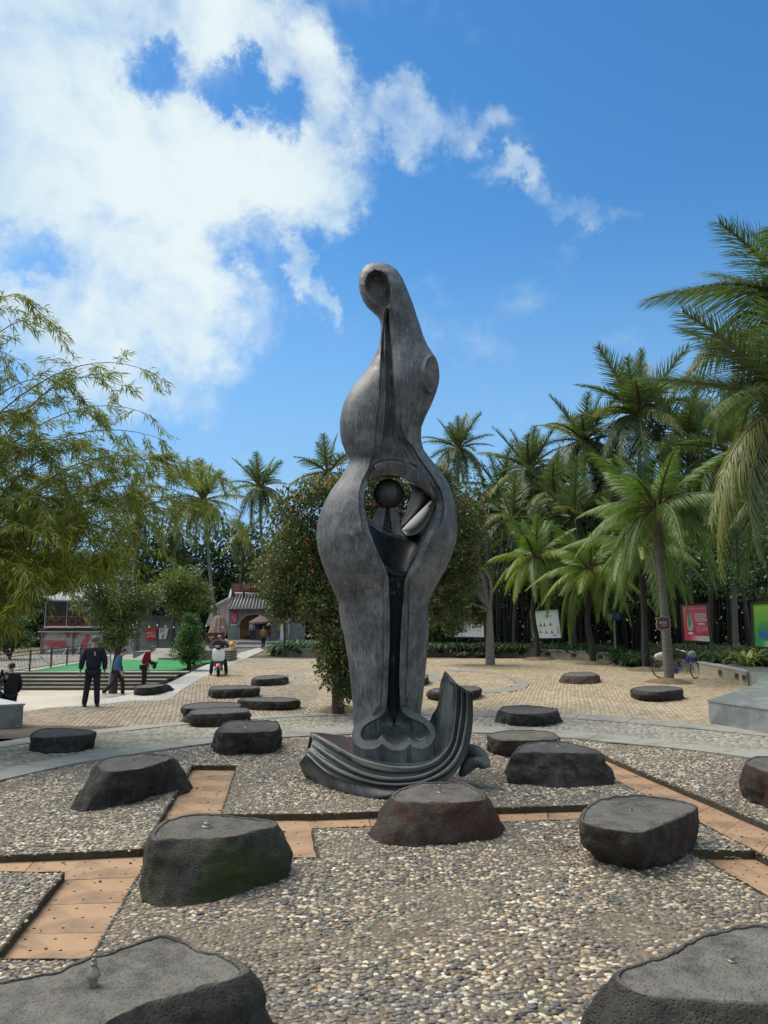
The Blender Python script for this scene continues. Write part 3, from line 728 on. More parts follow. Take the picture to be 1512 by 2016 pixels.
def stone(key, top, h, bot, mat, label, lip=0.030, rough=0.030, nozzle=None, hole=None, back=1.0, tilt=0.0, group='dark basalt seat stones'):
    T = [G(px, py, h) for px, py in top]
    cen = sum(T, Vector()) / len(T); cen.z = 0
    if sum((T[i].x * T[(i + 1) % len(T)].y - T[(i + 1) % len(T)].x * T[i].y) for i in range(len(T))) < 0: T.reverse()
    n = 112
    rim = arclen_resample(catmull(T, 260), n)
    rad_t = [((p - cen).xy.length) for p in rim]; ang = [math.atan2(p.y - cen.y, p.x - cen.x) for p in rim]
    B = [G(px, py, 0) for px, py in bot]
    ba = []
    for p in B:
        a = math.atan2(p.y - cen.y, p.x - cen.x); ba.append((a, (p - cen).xy.length))
    # ratio bottom/top at the seen angles, 'back' elsewhere
    def rt(a):
        k = min(range(n), key=lambda i: abs((ang[i] - a + PI) % (2 * PI) - PI)); return rad_t[k]
    R_ = sorted((a, r / rt(a)) for a, r in ba)
    # hidden far side
    for a in (PI * .5, PI * .3, PI * .7, PI * .12, PI * .88):
        if min(abs((a - q[0] + PI) % (2 * PI) - PI) for q in R_) > 0.45: R_.append((a, back))
    R_.sort(); an = [q[0] for q in R_]; rv = [q[1] for q in R_]
    an = [an[-1] - 2 * PI] + an + [an[0] + 2 * PI]; rv = [rv[-1]] + rv + [rv[0]]
    sd = Vector((hash(key) % 97 if False else sum(map(ord, key)) * 1.37, 3.1, 7.7))
    rings = []; topn = []
    def disp(p, amt):
        q = (p + sd)
        f = noise.fractal(q * 4.0, .9, 2.1, 7)
        c = noise.noise(q * 1.7)
        r = 1 - 2 * abs(noise.noise(q * 3.1))
        fl = noise.noise(Vector((q.x * 1.1, q.y * 1.1, q.z * .5))); return amt * (1.5 * f + 1.6 * c + .6 * r + 2.2 * fl + 1.6 * (noise.voronoi(q * 3.4)[0][0] - .35) + .8 * (noise.voronoi(q * 8)[0][0] - .35))
    avg = sum(rad_t) / n
    lipw = min(lip / avg, .14)
    def topz(x, y): return 0.006 * noise.noise(Vector((x * 2, y * 2, 1)) + sd)
    for fr, dz in ((0.25, -.011), (0.5, -.011), (0.75, -.011), (1 - lipw * 1.30, -.011), (1 - lipw * 1.15, -.015), (1 - lipw * 1.0, -.002), (1 - lipw * .45, .001), (0.985, -.001)):
        r_ = []
        for p in rim:
            q = cen.lerp(Vector((p.x, p.y, 0)), fr); r_.append(Vector((q.x, q.y, h + dz + topz(q.x, q.y) + (.013 * noise.noise(q * 9 + sd) + .008 * noise.noise(q * 22 + sd) if fr > .9 else 0))))
        rings.append(r_); topn.append(.45 if dz < -.012 else (1.0 if dz < -.01 else .85))
    NS = 22
    for k in range(NS + 1):
        t = k / NS; r_ = []
        for i, p in enumerate(rim):
            ra = float(np.interp(ang[i], an, rv))
            ra = max(0.35, min(1.9, ra))
            # profile: flared stones slope straight; undercut ones hold their width then curl in
            if ra < 1: s = 1 - (1 - ra) * (t ** 2.1)
            else: s = 1 + (ra - 1) * (t ** 0.9)
            bulge = 0.022 * math.sin(PI * min(1, t * 1.15)) * (0.3 / max(.3, avg))
            s += bulge
            z = (h - .004) * (1 - t) - .05 * t
            q = Vector((cen.x + (p.x - cen.x) * s, cen.y + (p.y - cen.y) * s, z))
            out = Vector((p.x - cen.x, p.y - cen.y, 0)).normalized()
            a = (.25 + .75 * min(1, t * 5)) * rough
            q += out * disp(q, a)
            r_.append(q)
        rings.append(r_); topn.append(.35 if k == 0 else 0)
    mb = MB(); mb.grid([[p - cen for p in r] for r in rings], closed=True)
    c0 = len(mb.v); mb.v.append((0, 0, h - .011))
    for i in range(n): mb.f.append((c0, (i), (i + 1) % n)); mb.m.append(0)
    o = mb.build('seat_stone', mat, None, smooth=True, angle=38)
    tn = []
    for x in topn: tn += [x] * n
    tn.append(1.0)
    at = o.data.attributes.new('topness', 'FLOAT', 'POINT'); at.data.foreach_set('value', np.array(tn, np.float32))
    o.location = cen; fixnorm(o)
    tag(o, label, 'stone', group)
    last = [(p.x, p.y) for p in rings[-1]]
    hull = []
    for i in range(0, n, 2):
        rr = min(max(math.hypot(rings[-j][i].x - cen.x, rings[-j][i].y - cen.y) for j in (1, 2, 3, 4)), 9) * .97
        hull.append((cen.x + rr * math.cos(ang[i]), cen.y + rr * math.sin(ang[i])))
    STONE_FOOT.append(hull); STONES[key] = (o, cen, h)
    if nozzle:
        px, py, s, kind = nozzle
        p = G(px, py, h - .016) - cen
        mb = MB()
        if kind == 'tall': prof = [(.017, 0), (.017, .035), (.027, .038), (.028, .046), (.024, .054), (.020, .066), (.012, .078), (.013, .09), (.009, .094), (.010, .108), (.007, .110), (.007, .122)]
        elif kind == 'thin': prof = [(.04, 0), (.04, .008), (.022, .014), (.014, .018), (.012, .075), (.018, .08), (.018, .09), (.008, .094), (.008, .12)]
        else: prof = [(.028, 0), (.040, .006), (.040, .016), (.028, .022), (.030, .03), (.026, .042), (.014, .046), (.012, .056)]
        mb.lathe([(r * s, z * s) for r, z in prof], tuple(p), 16); q = mb.build('fountain_nozzle', m_brass, o, True, 35)
    if hole:
        px, py, r = hole; p = G(px, py, h - .0135) - cen
        mb = MB(); vs = [(p.x + math.cos(a) * r * (1 + .15 * math.sin(3 * a)), p.y + math.sin(a) * r, p.z) for a in np.linspace(0, 2 * PI, 20, endpoint=False)]
        mb.add(vs, [tuple(range(20))]); mb.build('socket', flat('socket_dark' + key, (.012, .012, .012), .9), o)
        mb = MB(); mb.lathe([(r * .45, 0), (r * .45, .02), (r * .3, .024), (r * .3, .04)], (p.x, p.y, p.z - .008), 14); mb.build('fountain_nozzle', m_brass, o, True, 35)
    return o
stone('a', [(-120, 1945), (0, 1931), (111, 1911), (159, 1887), (230, 1867), (296, 1844), (333, 1840), (370, 1853), (400, 1872), (437, 1878), (470, 1892), (487, 1905), (480, 1916), (444, 1928), (389, 1946), (333, 1963), (259, 1989), (204, 2018), (150, 2070), (20, 2110), (-160, 2090), (-260, 2010), (-230, 1965)], .42,
      [(519, 1990), (514, 2050), (470, 2120), (300, 2260), (100, 2330)], m_bas_grey, 'large flat dark stone at the bottom left corner with a bronze nozzle standing on it', nozzle=(183, 1943, 1.25, 'tall'))
stone('b', [(1210, 1925), (1217, 1911), (1263, 1896), (1318, 1875), (1372, 1845), (1427, 1829), (1468, 1819), (1530, 1821), (1660, 1850), (1720, 1920), (1660, 1985), (1500, 1976), (1345, 1968), (1277, 1962), (1236, 1948)], .40,
      [(1143, 2000), (1150, 2110), (1300, 2210), (1550, 2200), (1720, 2080)], m_bas_grey, 'large flat grey stone at the bottom right corner with a nozzle sunk in a hole', hole=(1441, 1895, .055))
stone('c', [(298, 1642), (317, 1620), (350, 1607), (384, 1601), (430, 1603), (480, 1608), (530, 1613), (545, 1620), (535, 1629), (500, 1637), (463, 1645), (420, 1650), (380, 1650), (340, 1652), (305, 1654)], .44,
      [(283, 1690), (289, 1731), (298, 1767), (317, 1784), (347, 1785), (397, 1779), (463, 1767), (530, 1742), (568, 1712), (570, 1690)], m_bas_moss, 'tall dark stone with green moss on its side and a low nozzle on top', nozzle=(407, 1630, 1.1, 'low'), rough=.028)
stone('d', [(771, 1567), (783, 1556), (814, 1544), (844, 1539.7), (905, 1538), (923, 1544), (945, 1556), (957, 1567), (948, 1575), (905, 1579), (844, 1580), (790, 1579), (774, 1573)], .38,
      [(722, 1642), (741, 1657), (771, 1670), (814, 1669), (875, 1663), (935, 1657), (981, 1651), (996, 1632)], m_bas_rust, 'brown sloping-sided stone with rusty patches in front of the sculpture base', nozzle=(866, 1561, .95, 'thin'), rough=.02)
stone('e', [(1143, 1609), (1154, 1588), (1180, 1573), (1231, 1565), (1269, 1565), (1319, 1571), (1362, 1581), (1375, 1588), (1360, 1599), (1322, 1616), (1281, 1632), (1256, 1638), (1218, 1635), (1168, 1626), (1148, 1618)], .38,
      [(1164, 1655), (1188, 1684), (1218, 1699), (1256, 1706), (1307, 1704), (1345, 1688), (1358, 1672)], m_bas_rust and basalt('basalt_warm', (0.085, 0.066, 0.052), (0.034, 0.028, 0.024), (0.175, 0.16, 0.138), (0.115, 0.108, 0.095), rust=.25), 'bowl shaped dark stone with tapered underside, weeds at its foot, right of centre', hole=(1242, 1596, .045))
stone('f', [(1018, 1480), (1026, 1467), (1054, 1461), (1106, 1459), (1132, 1464), (1180, 1478), (1166, 1483), (1099, 1482), (1061, 1481)], .40,
      [(989, 1521), (1017, 1532), (1069, 1550), (1099, 1553), (1158, 1548), (1204, 1539), (1207, 1522)], m_bas, 'bulky black stone with pale lichen spots right of the sculpture base', nozzle=(1100, 1470, .95, 'thin'), rough=.035)
stone('g', [(961, 1445), (987, 1439), (1024, 1437), (1076, 1439), (1095, 1447), (1089, 1456), (1017, 1458), (980, 1456)], .28,
      [(968, 1470), (976, 1483), (994, 1489), (1040, 1489), (1080, 1482)], m_bas_rust, 'low dark stone directly behind the bulky lichen-spotted black one', hole=(1025, 1447, .035))
stone('h', [(984, 1395), (999, 1389), (1051, 1389), (1096, 1395), (1092, 1400), (1062, 1405), (1017, 1405), (993, 1401)], .27,
      [(978, 1417), (986, 1426), (1008, 1429), (1050, 1430), (1085, 1426), (1107, 1421)], m_bas, 'dark stone with mossy foot on the grey sett ring, right of the sculpture')
stone('i', [(848, 1357), (890, 1350), (930, 1350), (946, 1354), (935, 1360), (900, 1363), (860, 1363)], .25,
      [(845, 1377), (880, 1379), (925, 1377), (943, 1370)], m_bas, 'low stone half hidden behind the upturned tip of the bronze base')
stone('j', [(1108, 1328), (1125, 1323), (1165, 1323), (1176, 1328), (1160, 1331), (1120, 1331)], .26,
      [(1099, 1343), (1120, 1347), (1160, 1348), (1180, 1343)], m_bas_rust, 'small rounded stone alone on the tan paving at the right')
stone('k', [(1248, 1356), (1256, 1352), (1294, 1350), (1337, 1353), (1341, 1357), (1297, 1362), (1262, 1360)], .28,
      [(1249, 1368), (1258, 1378), (1297, 1381), (1337, 1380), (1343, 1374)], m_bas, 'thick slab shaped stone on tan paving before the bicycle and palm')
stone('l', [(1468, 1500), (1480, 1491), (1512, 1488), (1565, 1494), (1600, 1512), (1560, 1528), (1512, 1520), (1482, 1508)], .44,
      [(1462, 1545), (1468, 1563), (1482, 1581), (1520, 1592), (1590, 1588)], m_bas_rust, 'brownish stone cut off by the right edge of the view')
stone('m', [(58, 1449), (79, 1435), (132, 1433), (180, 1438), (187, 1442), (159, 1447), (109, 1451), (76, 1452)], .27,
      [(57, 1480), (93, 1480), (127, 1483), (156, 1472), (180, 1458)], m_bas, 'wedge shaped dark stone on the grey sett ring at far left')
stone('n', [(190, 1503), (210, 1491), (271, 1483), (325, 1486), (340, 1492), (314, 1502), (281, 1512), (238, 1518), (202, 1517)], .40,
      [(134, 1592), (150, 1600), (170, 1601), (187, 1597), (231, 1586), (281, 1575), (327, 1562), (338, 1530)], m_bas, 'tilted grey-black boulder leaning left with smooth cut top, among the pebbles', rough=.03, nozzle=(258, 1498, .7, 'low'))
stone('o', [(434, 1434), (443, 1422), (466, 1418), (539, 1419), (548, 1426), (541, 1438), (491, 1442), (441, 1441)], .37,
      [(425, 1466), (427, 1485), (448, 1488), (491, 1484), (526, 1484), (544, 1462)], m_bas, 'squarish black stone with nozzle left of the bronze base', nozzle=(485, 1432, 1.15, 'thin'))
stone('p', [(376, 1402), (385, 1396), (428, 1392), (481, 1393), (490, 1398), (481, 1402), (428, 1405), (385, 1406)], .27,
      [(370, 1414), (376, 1426), (390, 1431), (423, 1432), (455, 1425), (486, 1415)], m_bas, 'black stone with a white chip on its face, overlapping the flatter one behind')
stone('q', [(360, 1390), (378, 1384), (428, 1381), (469, 1384), (468, 1391), (415, 1394), (368, 1395)], .26,
      [(360, 1408), (370, 1414), (415, 1414), (462, 1408)], m_bas, 'flat stone mostly hidden behind the black one with the white chip')
stone('r', [(472, 1376), (491, 1373), (566, 1373), (588, 1377), (566, 1381), (516, 1381), (481, 1379)], .22,
      [(473, 1389), (486, 1396), (516, 1399), (566, 1397), (586, 1391)], m_bas, 'long thin slab stone, widest of the group left of the sculpture')
stone('s', [(413, 1354), (428, 1350), (491, 1349), (510, 1352), (500, 1355), (440, 1357), (420, 1357)], .26,
      [(416, 1365), (425, 1374), (448, 1376), (491, 1372), (508, 1369)], m_bas, 'dark oblong stone on tan pavers nearest in front of the scooter')
stone('t', [(498, 1334), (516, 1330), (548, 1329), (564, 1332), (540, 1336), (506, 1337)], .24,
      [(494, 1346), (521, 1351), (563, 1349), (567, 1343)], m_bas, 'farthest small stone in front of the round grey paving band on the left')
stone('u', [(265, 1351), (289, 1347), (324, 1346), (324, 1348), (302, 1353), (271, 1354)], .24,
      [(266, 1366), (279, 1370), (302, 1361), (318, 1353)], m_bas, 'dark wedge stone on the pale slab path beside the walking men')
stone('v', [(806, 1334), (815, 1330), (840, 1328), (843, 1332), (830, 1337), (812, 1338)], .24,
      [(806, 1350), (825, 1352), (842, 1344)], m_bas, 'small stone peeping out right behind the sculpture leg')
build_pebbles()
# dry straw and fallen twigs
def straws():
    m = flat('dry_straw', (0.55, 0.42, 0.24), .8)
    spots = [(395, 1632, .425, 3), (450, 1633, .425, 1), (1460, 1689, -.05, 3), (1235, 1742, .01, 1), (1200, 1510, -.04, 3), (460, 1530, -.04, 4), (372, 1530, -.04, 4), (330, 1600, -.04, 3), (195, 1842, -.04, 2), (40, 1860, -.04, 2), (570, 1850, .01, 2), (820, 1905, .01, 2), (690, 1812, .01, 1), (1000, 1850, .01, 2), (205, 1680, -.04, 2), (1440, 1684, -.05, 2)]
    for px, py, z, n in spots:
        for k in range(n):
            c = G(px + random.uniform(-14, 14), py + random.uniform(-5, 5), max(z, -.05)); a = random.uniform(-.6, .6); l = random.uniform(.03, .09)
            d = Vector((math.cos(a), math.sin(a), 0)) * l
            mb = MB(); mb.tube([c - d, c + Vector((random.uniform(-.01, .01), random.uniform(-.01, .01), .004)), c + d], [.0025, .003, .0015], 4)
            o = mb.build('twig', m); tag(o, 'dry straw coloured twig fallen on the pebbles, the ochre panels or a stone top', 'twig', 'fallen dry twigs')
straws()
WL = {1225: 'green moss and weeds just left of the sprout at the bowl shaped stone', 1280: 'small weed right of the sprout at the bowl shaped stone', 980: 'green weeds at the left foot of the stone on the sett ring', 1098: 'green weeds at the right foot of the stone on the sett ring', 500: 'tiny weed on the paving right of the flat hidden stone', 1120: 'weeds at the left foot of the lone rounded stone', 1165: 'weeds at the right foot of the lone rounded stone'}
def weeds():
    spots = [(1246, 1700, 9, .05), (1225, 1702, 6, .03), (1280, 1704, 4, .03), (440, 1768, 6, .03), (980, 1418, 8, .04), (1098, 1421, 10, .05), (500, 1405, 4, .02), (1120, 1347, 6, .04), (1165, 1348, 5, .04)]
    for px, py, n, s in spots:
        c = G(px, py, 0); V = []; F = []; C = []
        for k in range(n * 4):
            a = random.uniform(0, 6.3); t = random.uniform(.3, 1.2); d = Vector((math.cos(a) * math.sin(t), math.sin(a) * math.sin(t), math.cos(t))); w = d.cross(Vector((0, 0, 1))).normalized()
            b = Vector((random.uniform(-.08, .08), random.uniform(-.03, .03), .004)) * (s / .04); L_ = s * random.uniform(.5, 1.1)
            i = len(V); V += [b, b + d * L_ * .5 + w * L_ * .25, b + d * L_, b + d * L_ * .5 - w * L_ * .25]; F.append((i, i + 1, i + 2, i + 3)); C += [(random.uniform(.05, .09), random.uniform(.15, .24), .03)] * 4
        o = link('weed_tuft', npmesh('weed_tuft', [tuple(v) for v in V], F, np.array(C)), m_leaf); o.location = c
        tag(o, {1246: 'bright green weed sprouting at the foot of the bowl shaped stone', 440: 'tiny green weed at the foot of the mossy stone'}.get(px, WL.get(px, 'low green weeds at the foot of a stone on the tan paving')), 'weed', 'weeds at the stone feet')
m_leaf = attrmat('leaf', 0.5, .35, 3.0, .15)
weeds()
# ------------------------------------------------------------------ the bronze
def bronze(name, c_dark, c_mid, c_pale, rust=None, pale=0.5, wear_shade=0):
    m, nt, b = nmat(name); N = nt.nodes; L = nt.links
    b.inputs['Metallic'].default_value = 0.18
    tc = N.new('ShaderNodeTexCoord'); P = tc.outputs['Object']
    def nz(s, d=8, r=.65, st=None):
        n = N.new('ShaderNodeTexNoise'); n.inputs['Scale'].default_value = s; n.inputs['Detail'].default_value = d; n.inputs['Roughness'].default_value = r
        if st:
            mp = N.new('ShaderNodeMapping'); mp.inputs['Scale'].default_value = st; L.new(P, mp.inputs[0]); L.new(mp.outputs[0], n.inputs['Vector'])
        else: L.new(P, n.inputs['Vector'])
        return n.outputs[0]
    def mr(x, a, c, lo=0., hi=1.):
        n = N.new('ShaderNodeMapRange'); L.new(x, n.inputs[0]); n.inputs[1].default_value = a; n.inputs[2].default_value = c; n.inputs[3].default_value = lo; n.inputs[4].default_value = hi; return n.outputs[0]
    def mix(f, a, c):
        n = N.new('ShaderNodeMix'); n.data_type = 'RGBA'; L.new(f, n.inputs[0])
        for i, v in ((6, a), (7, c)):
            if hasattr(v, 'is_output'): L.new(v, n.inputs[i])
            else: n.inputs[i].default_value = (*v, 1)
        return n.outputs[2]
    def mul(a, k):
        n = N.new('ShaderNodeMath'); n.operation = 'MULTIPLY'; L.new(a, n.inputs[0])
        if hasattr(k, 'is_output'): L.new(k, n.inputs[1])
        else: n.inputs[1].default_value = k
        return n.outputs[0]
    streak = nz(5.0, 9, .7, (3.2, 3.2, .22)); fs = nz(30, 6, .6, (2.2, 2.2, .12)); med = nz(2.0, 8, .7); fine = nz(38, 6, .8)
    c = mix(mr(streak, .34, .66), c_dark, c_mid)
    c = mix(mul(mr(med, .44, .64), pale), c, c_pale)
    c = mix(mul(mr(fs, .50, .66), .65), c, c_dark)
    c = mix(mul(mr(fs, .32, .45, 1., 0.), .5), c, c_pale)
    sp = mul(mr(nz(17, 10, .85), .63, .68), mr(nz(1.1, 3, .5), .50, .62)); c = mix(mul(mul(mr(nz(13, 8, .75, (1, 1, .16)), .56, .64), mr(nz(1.3, 4, .6), .44, .58)), .6), c, (0.33, 0.35, 0.34)); c = mix(mul(sp, .9), c, (0.50, 0.51, 0.48)); c = mix(mul(mul(mr(nz(9, 9, .8, (1, 1, .5)), .60, .66), mr(nz(.9, 3, .5), .48, .60)), .55), c, (0.30, 0.32, 0.31))
    if rust: c = mix(mul(mr(nz(1.4, 6), .42, .6), .8), c, rust)
    if wear_shade:
        ge = N.new('ShaderNodeNewGeometry'); pt = ge.outputs['Pointiness']; c = mix(mul(mr(pt, .502, .535), .75), c, (0.36, 0.375, 0.345)); c = mix(mr(pt, .46, .497, 1., 0.), c, (.018, .02, .02))  # by curvature: worn ridges with painted highlight, groove shade painted dark
    L.new(c, b.inputs['Base Color'])
    L.new(mr(med, .3, .7, .42, .66), b.inputs['Roughness'])
    bp = N.new('ShaderNodeBump'); bp.inputs['Distance'].default_value = .0035; bp.inputs['Strength'].default_value = .8; L.new(fs, bp.inputs['Height'])
    bp2 = N.new('ShaderNodeBump'); bp2.inputs['Distance'].default_value = .02; bp2.inputs['Strength'].default_value = .5; L.new(nz(3.5, 5, .5), bp2.inputs['Height']); L.new(bp.outputs[0], bp2.inputs['Normal']); L.new(bp2.outputs[0], b.inputs['Normal'])
    return m
m_br = bronze('bronze_patina', (0.036, 0.034, 0.037), (0.098, 0.097, 0.098), (0.25, 0.258, 0.245), pale=.75)
m_br_shade = bronze('bronze_inner_shade', (0.010, 0.012, 0.014), (0.018, 0.022, 0.025), (0.032, 0.040, 0.042), pale=.4)  # darker copy of the bronze, interior shadow put into the colour
m_br_shade.node_tree.nodes['Principled BSDF'].inputs['Specular IOR Level'].default_value = .2
m_br_base = bronze('bronze_base', (0.036, 0.036, 0.034), (0.095, 0.098, 0.090), (0.28, 0.29, 0.265), pale=.75, wear_shade=1)
m_br_rust = bronze('bronze_rusty', (0.055, 0.040, 0.034), (0.09, 0.06, 0.05), (0.15, 0.15, 0.14), rust=(0.12, 0.042, 0.03), pale=.3)
m_br_lit = bronze('bronze_sky_lit', (0.20, 0.19, 0.17), (0.27, 0.255, 0.23), (0.30, 0.29, 0.26), pale=.3)  # paler copy of the bronze, light from the sky painted into the colour
YS = 11.3
m_br_mid = bronze('bronze_ball', (0.022, 0.022, 0.026), (0.045, 0.046, 0.052), (0.10, 0.105, 0.105), pale=.6)
m_br_foot = bronze('bronze_foot', (0.045, 0.048, 0.046), (0.085, 0.092, 0.088), (0.17, 0.185, 0.175), pale=.6)
def ip(tab, y): return float(np.interp(y, [t[0] for t in tab], [t[1] for t in tab]))
LT = [(516, 741), (518, 730), (521, 722), (530, 713), (545, 707.5), (560, 706), (575, 708), (590, 714), (600, 721), (610, 732), (618, 741), (628, 747), (640, 749.5), (660, 749.5), (680, 746), (700, 738), (720, 727), (740, 713), (760, 696), (775, 686), (790, 678), (810, 672), (830, 669), (850, 669), (870, 672), (890, 680), (902, 688), (912, 687), (925, 680), (945, 667), (965, 652), (985, 641), (1010, 630), (1035, 624), (1060, 623), (1085, 627), (1110, 634), (1140, 646), (1165, 658), (1185, 666), (1200, 667), (1230, 671), (1250, 677), (1280, 682), (1310, 687), (1340, 690), (1370, 693), (1400, 695), (1440, 697), (1490, 700)]
RT = [(516, 748), (518, 758), (520, 764), (530, 780), (545, 791), (560, 798), (580, 806), (600, 814), (620, 820), (640, 827), (660, 833), (680, 842), (700, 855), (715, 861), (735, 865), (755, 864), (775, 858), (795, 850), (820, 838), (840, 830), (855, 829), (870, 830), (885, 834), (900, 845), (920, 861), (940, 876), (960, 886), (985, 894), (1010, 899), (1040, 901), (1065, 899), (1090, 891), (1120, 878), (1150, 860), (1180, 845), (1200, 843), (1230, 844), (1250, 844), (1300, 840), (1340, 836), (1370, 833), (1400, 829), (1440, 828), (1490, 827)]
SL = [(604, 762), (612, 762), (640, 761), (680, 761), (720, 760), (760, 759.5), (800, 758), (840, 755.5), (870, 752), (890, 748), (915, 742), (930, 734), (943, 727), (963, 718.5), (979, 716.5), (1000, 718), (1025, 722.5), (1047, 728), (1073, 738), (1105, 752), (1123, 761), (1138, 765), (1150, 765.5), (1200, 767), (1270, 767.5), (1300, 765), (1360, 763.5), (1392, 760.5), (1402, 756), (1412, 750), (1425, 746), (1490, 746)]
SR = [(604, 764), (612, 765), (640, 767), (680, 771), (720, 774), (760, 776), (800, 778), (840, 780), (860, 782), (882, 796), (907, 810), (929, 827), (952, 841), (977, 854), (993, 859), (1015, 857), (1035, 849), (1053, 840.5), (1079, 827), (1104, 815.5), (1121, 806), (1135, 799.5), (1150, 795.5), (1175, 794.7), (1200, 792), (1230, 790), (1270, 788), (1340, 786), (1395, 788), (1402, 791), (1412, 796), (1425, 800), (1490, 800)]
CL = [(604, 760), (612, 757), (640, 754), (674, 750), (700, 749), (785, 745), (849, 738), (877, 736), (897, 733), (918, 727), (949, 711), (971, 706), (999, 706), (1032, 711), (1060, 721), (1088, 738), (1110, 748), (1138, 752), (1193, 753), (1249, 753), (1301, 752), (1361, 750), (1386, 747), (1401, 737), (1412, 730), (1490, 728)]
CR = [(604, 768), (612, 772), (640, 779), (680, 786), (785, 790), (840, 791), (862, 797), (877, 812), (904, 829), (935, 851), (963, 868), (985, 874), (1004, 876), (1032, 870), (1054, 856), (1080, 842), (1104, 829), (1135, 812), (1165, 805), (1221, 806), (1270, 804.7), (1331, 802), (1368, 800), (1392, 806), (1402, 814), (1412, 820), (1490, 820)]
OPEN0, OPEN1 = 905, 1136
HOLE = [(712, 936), (745, 930), (790, 934), (822, 950), (850, 985), (846, 1010), (835, 1030), (822, 1046), (806, 1052), (785, 1051), (760, 1046), (740, 1036), (722, 1024), (705, 1005)]
TEAR = [(718, 556), (724, 540), (738, 531), (752, 534), (763, 545), (769, 562), (770, 578), (767, 596), (761, 612), (753, 604), (742, 594), (728, 582), (720, 571)]
def sd_poly(x, y, poly):
    d = 1e9
    for i in range(len(poly)):
        ax, ay = poly[i]; bx, by = poly[(i + 1) % len(poly)]
        t = max(0, min(1, ((x - ax) * (bx - ax) + (y - ay) * (by - ay)) / max(1e-9, (bx - ax) ** 2 + (by - ay) ** 2)))
        d = min(d, math.hypot(x - ax - t * (bx - ax), y - ay - t * (by - ay)))
    return -d if inpoly(x, y, poly) else d
PXW = YS / FPX
BD = [(516, 3), (522, 20), (535, 36), (560, 46), (600, 46), (640, 44), (680, 52), (740, 66), (830, 72), (905, 62), (960, 84), (1050, 104), (1120, 92), (1180, 70), (1260, 64), (1340, 62), (1400, 62), (1490, 64)]
def build_shell():
    root = empty('bronze_sculpture', (G(775, 1500).x, 11.1, 0), label='tall dark bronze abstract sculpture with hollow oval heart, standing on a curved boat shaped base', cat='sculpture')
    inv = -root.location
    rows = list(np.arange(516, 604, 2.0)) + list(np.arange(604, 900, 4.0)) + list(np.arange(900, 1150, 4.0)) + list(np.arange(1150, 1385, 6.0)) + list(np.arange(1385, 1500, 5.0))
    NF, NB, NLIP = 26, 40, 4
    grid = []; 
    for py in rows:
        Lx, Rx = ip(LT, py), ip(RT, py); xc = (Lx + Rx) / 2; a = (Rx - Lx) / 2; b = ip(BD, py) * PXW
        # head leans forward a little
        yc = YS - 0.10 * max(0, min(1, (640 - py) / 120))
        def fy(px):
            u = max(-1, min(1, (px - xc) / a)); return yc - b * (1 - abs(u) ** 2.3) ** (1 / 2.3)
        cl, cr, s0, s1 = ip(CL, py), ip(CR, py), ip(SL, py), ip(SR, py)
        if py < 604:   # closed head with teardrop hollow: keep same column count
            cl = max(Lx + 2, min(cl, Rx - 4)); k = (604 - py) / 88
            kk = min(1, (604 - py) / 50); kk = kk * kk * (3 - 2 * kk); cl4, cr4, s04, s14 = 760., 768., 762., 764.; w4 = Rx - Lx
            cl, cr, s0, s1 = [a_ + (Lx + w4 * q_ - a_) * kk for a_, q_ in ((cl4, .25), (cr4, .75), (s04, .42), (s14, .58))]
        row = []
        def front(px):
            y = fy(px)
            if py < 650:
                d = sd_poly(px, py, TEAR)
                if d < 0: y += 0.34 * (1 - math.exp(d / 7.0)) + .02
                elif d < 7: y += .02 * (1 - d / 7)
            return D(px, py, y)
        # left flank: silhouette -> crease
        zb = D(xc, py, yc).z
        for i in range(NF):
            t = i / NF; ph = -PI / 2 + t * (PI / 2 + math.asin(max(-1, min(1, (cl - xc) / a)))); px = xc + a * math.sin(ph); row.append(front(px))
        for i in range(NLIP):
            t = i / NLIP; px = cl + (s0 - cl) * t
            p = front(px)
            if py >= 604: 
                yy = fy(cl) + (.05 * (t > 0) + .05 * t) * min(1, (py - 604) / 40); p = D(px, py, yy)
            row.append(p)
        depth = 0.20 if py >= 604 else 0
        k = min(1, max(0, (py - 604) / 30)); 
        n_in = 3
        if py >= 604:
            kq = min(1, (py - 604) / 40); y0 = fy(cl) + .10 * kq; y1 = fy(cr) + .10 * kq
            row.append(D(s0, py, y0)); 
            for q in range(1, n_in): row.append(D(s0 - 2 * q * k, py, y0 + depth * k * q / (n_in - 1)))
            mid0 = len(row)
            for q in range(n_in - 1, 0, -1): row.append(D(s1 + 2 * q * k, py, y1 + depth * k * q / (n_in - 1)))
            row.append(D(s1, py, y1))
        else:
            for q in range(n_in * 2): row.append(front(s0 + (s1 - s0) * q / (n_in * 2 - 1)))
        for i in range(1, NLIP + 1):
            t = i / NLIP; px = s1 + (cr - s1) * t; p = front(px)
            if py >= 604:
                yy = fy(cr) + ((0.05 if t < 1 else 0) + .05 * (1 - t)) * min(1, (py - 604) / 40); p = D(px, py, yy)
            row.append(p)
        for i in range(1, NF + 1):
            t = i / NF; p0 = math.asin(max(-1, min(1, (cr - xc) / a))); ph = p0 + t * (PI / 2 - p0); px = xc + a * math.sin(ph); p = front(px)
            row.append(p)
        # back half, a level ring at the axis plane's scale
        Lw = D(Lx, py, yc); Rw = D(Rx, py, yc)
        for i in range(1, NB):
            ph = PI / 2 - PI * i / NB + 0; s_ = math.sin(ph); c_ = math.cos(ph)
            x = (Lw.x + Rw.x) / 2 + (Rw.x - Lw.x) / 2 * s_; row.append(Vector((x, yc + b * .92 * abs(c_) ** .9, Lw.z)))
        grid.append(row)
    nc = len(grid[0]); nr = len(grid)
    mid = NF + NLIP + 3 - 1       # face column whose removal opens the slit
    lastfront = NF + NLIP + 6 + NLIP + NF
    mb = MB(); vs = [p + inv for r in grid for p in r]; fs = []
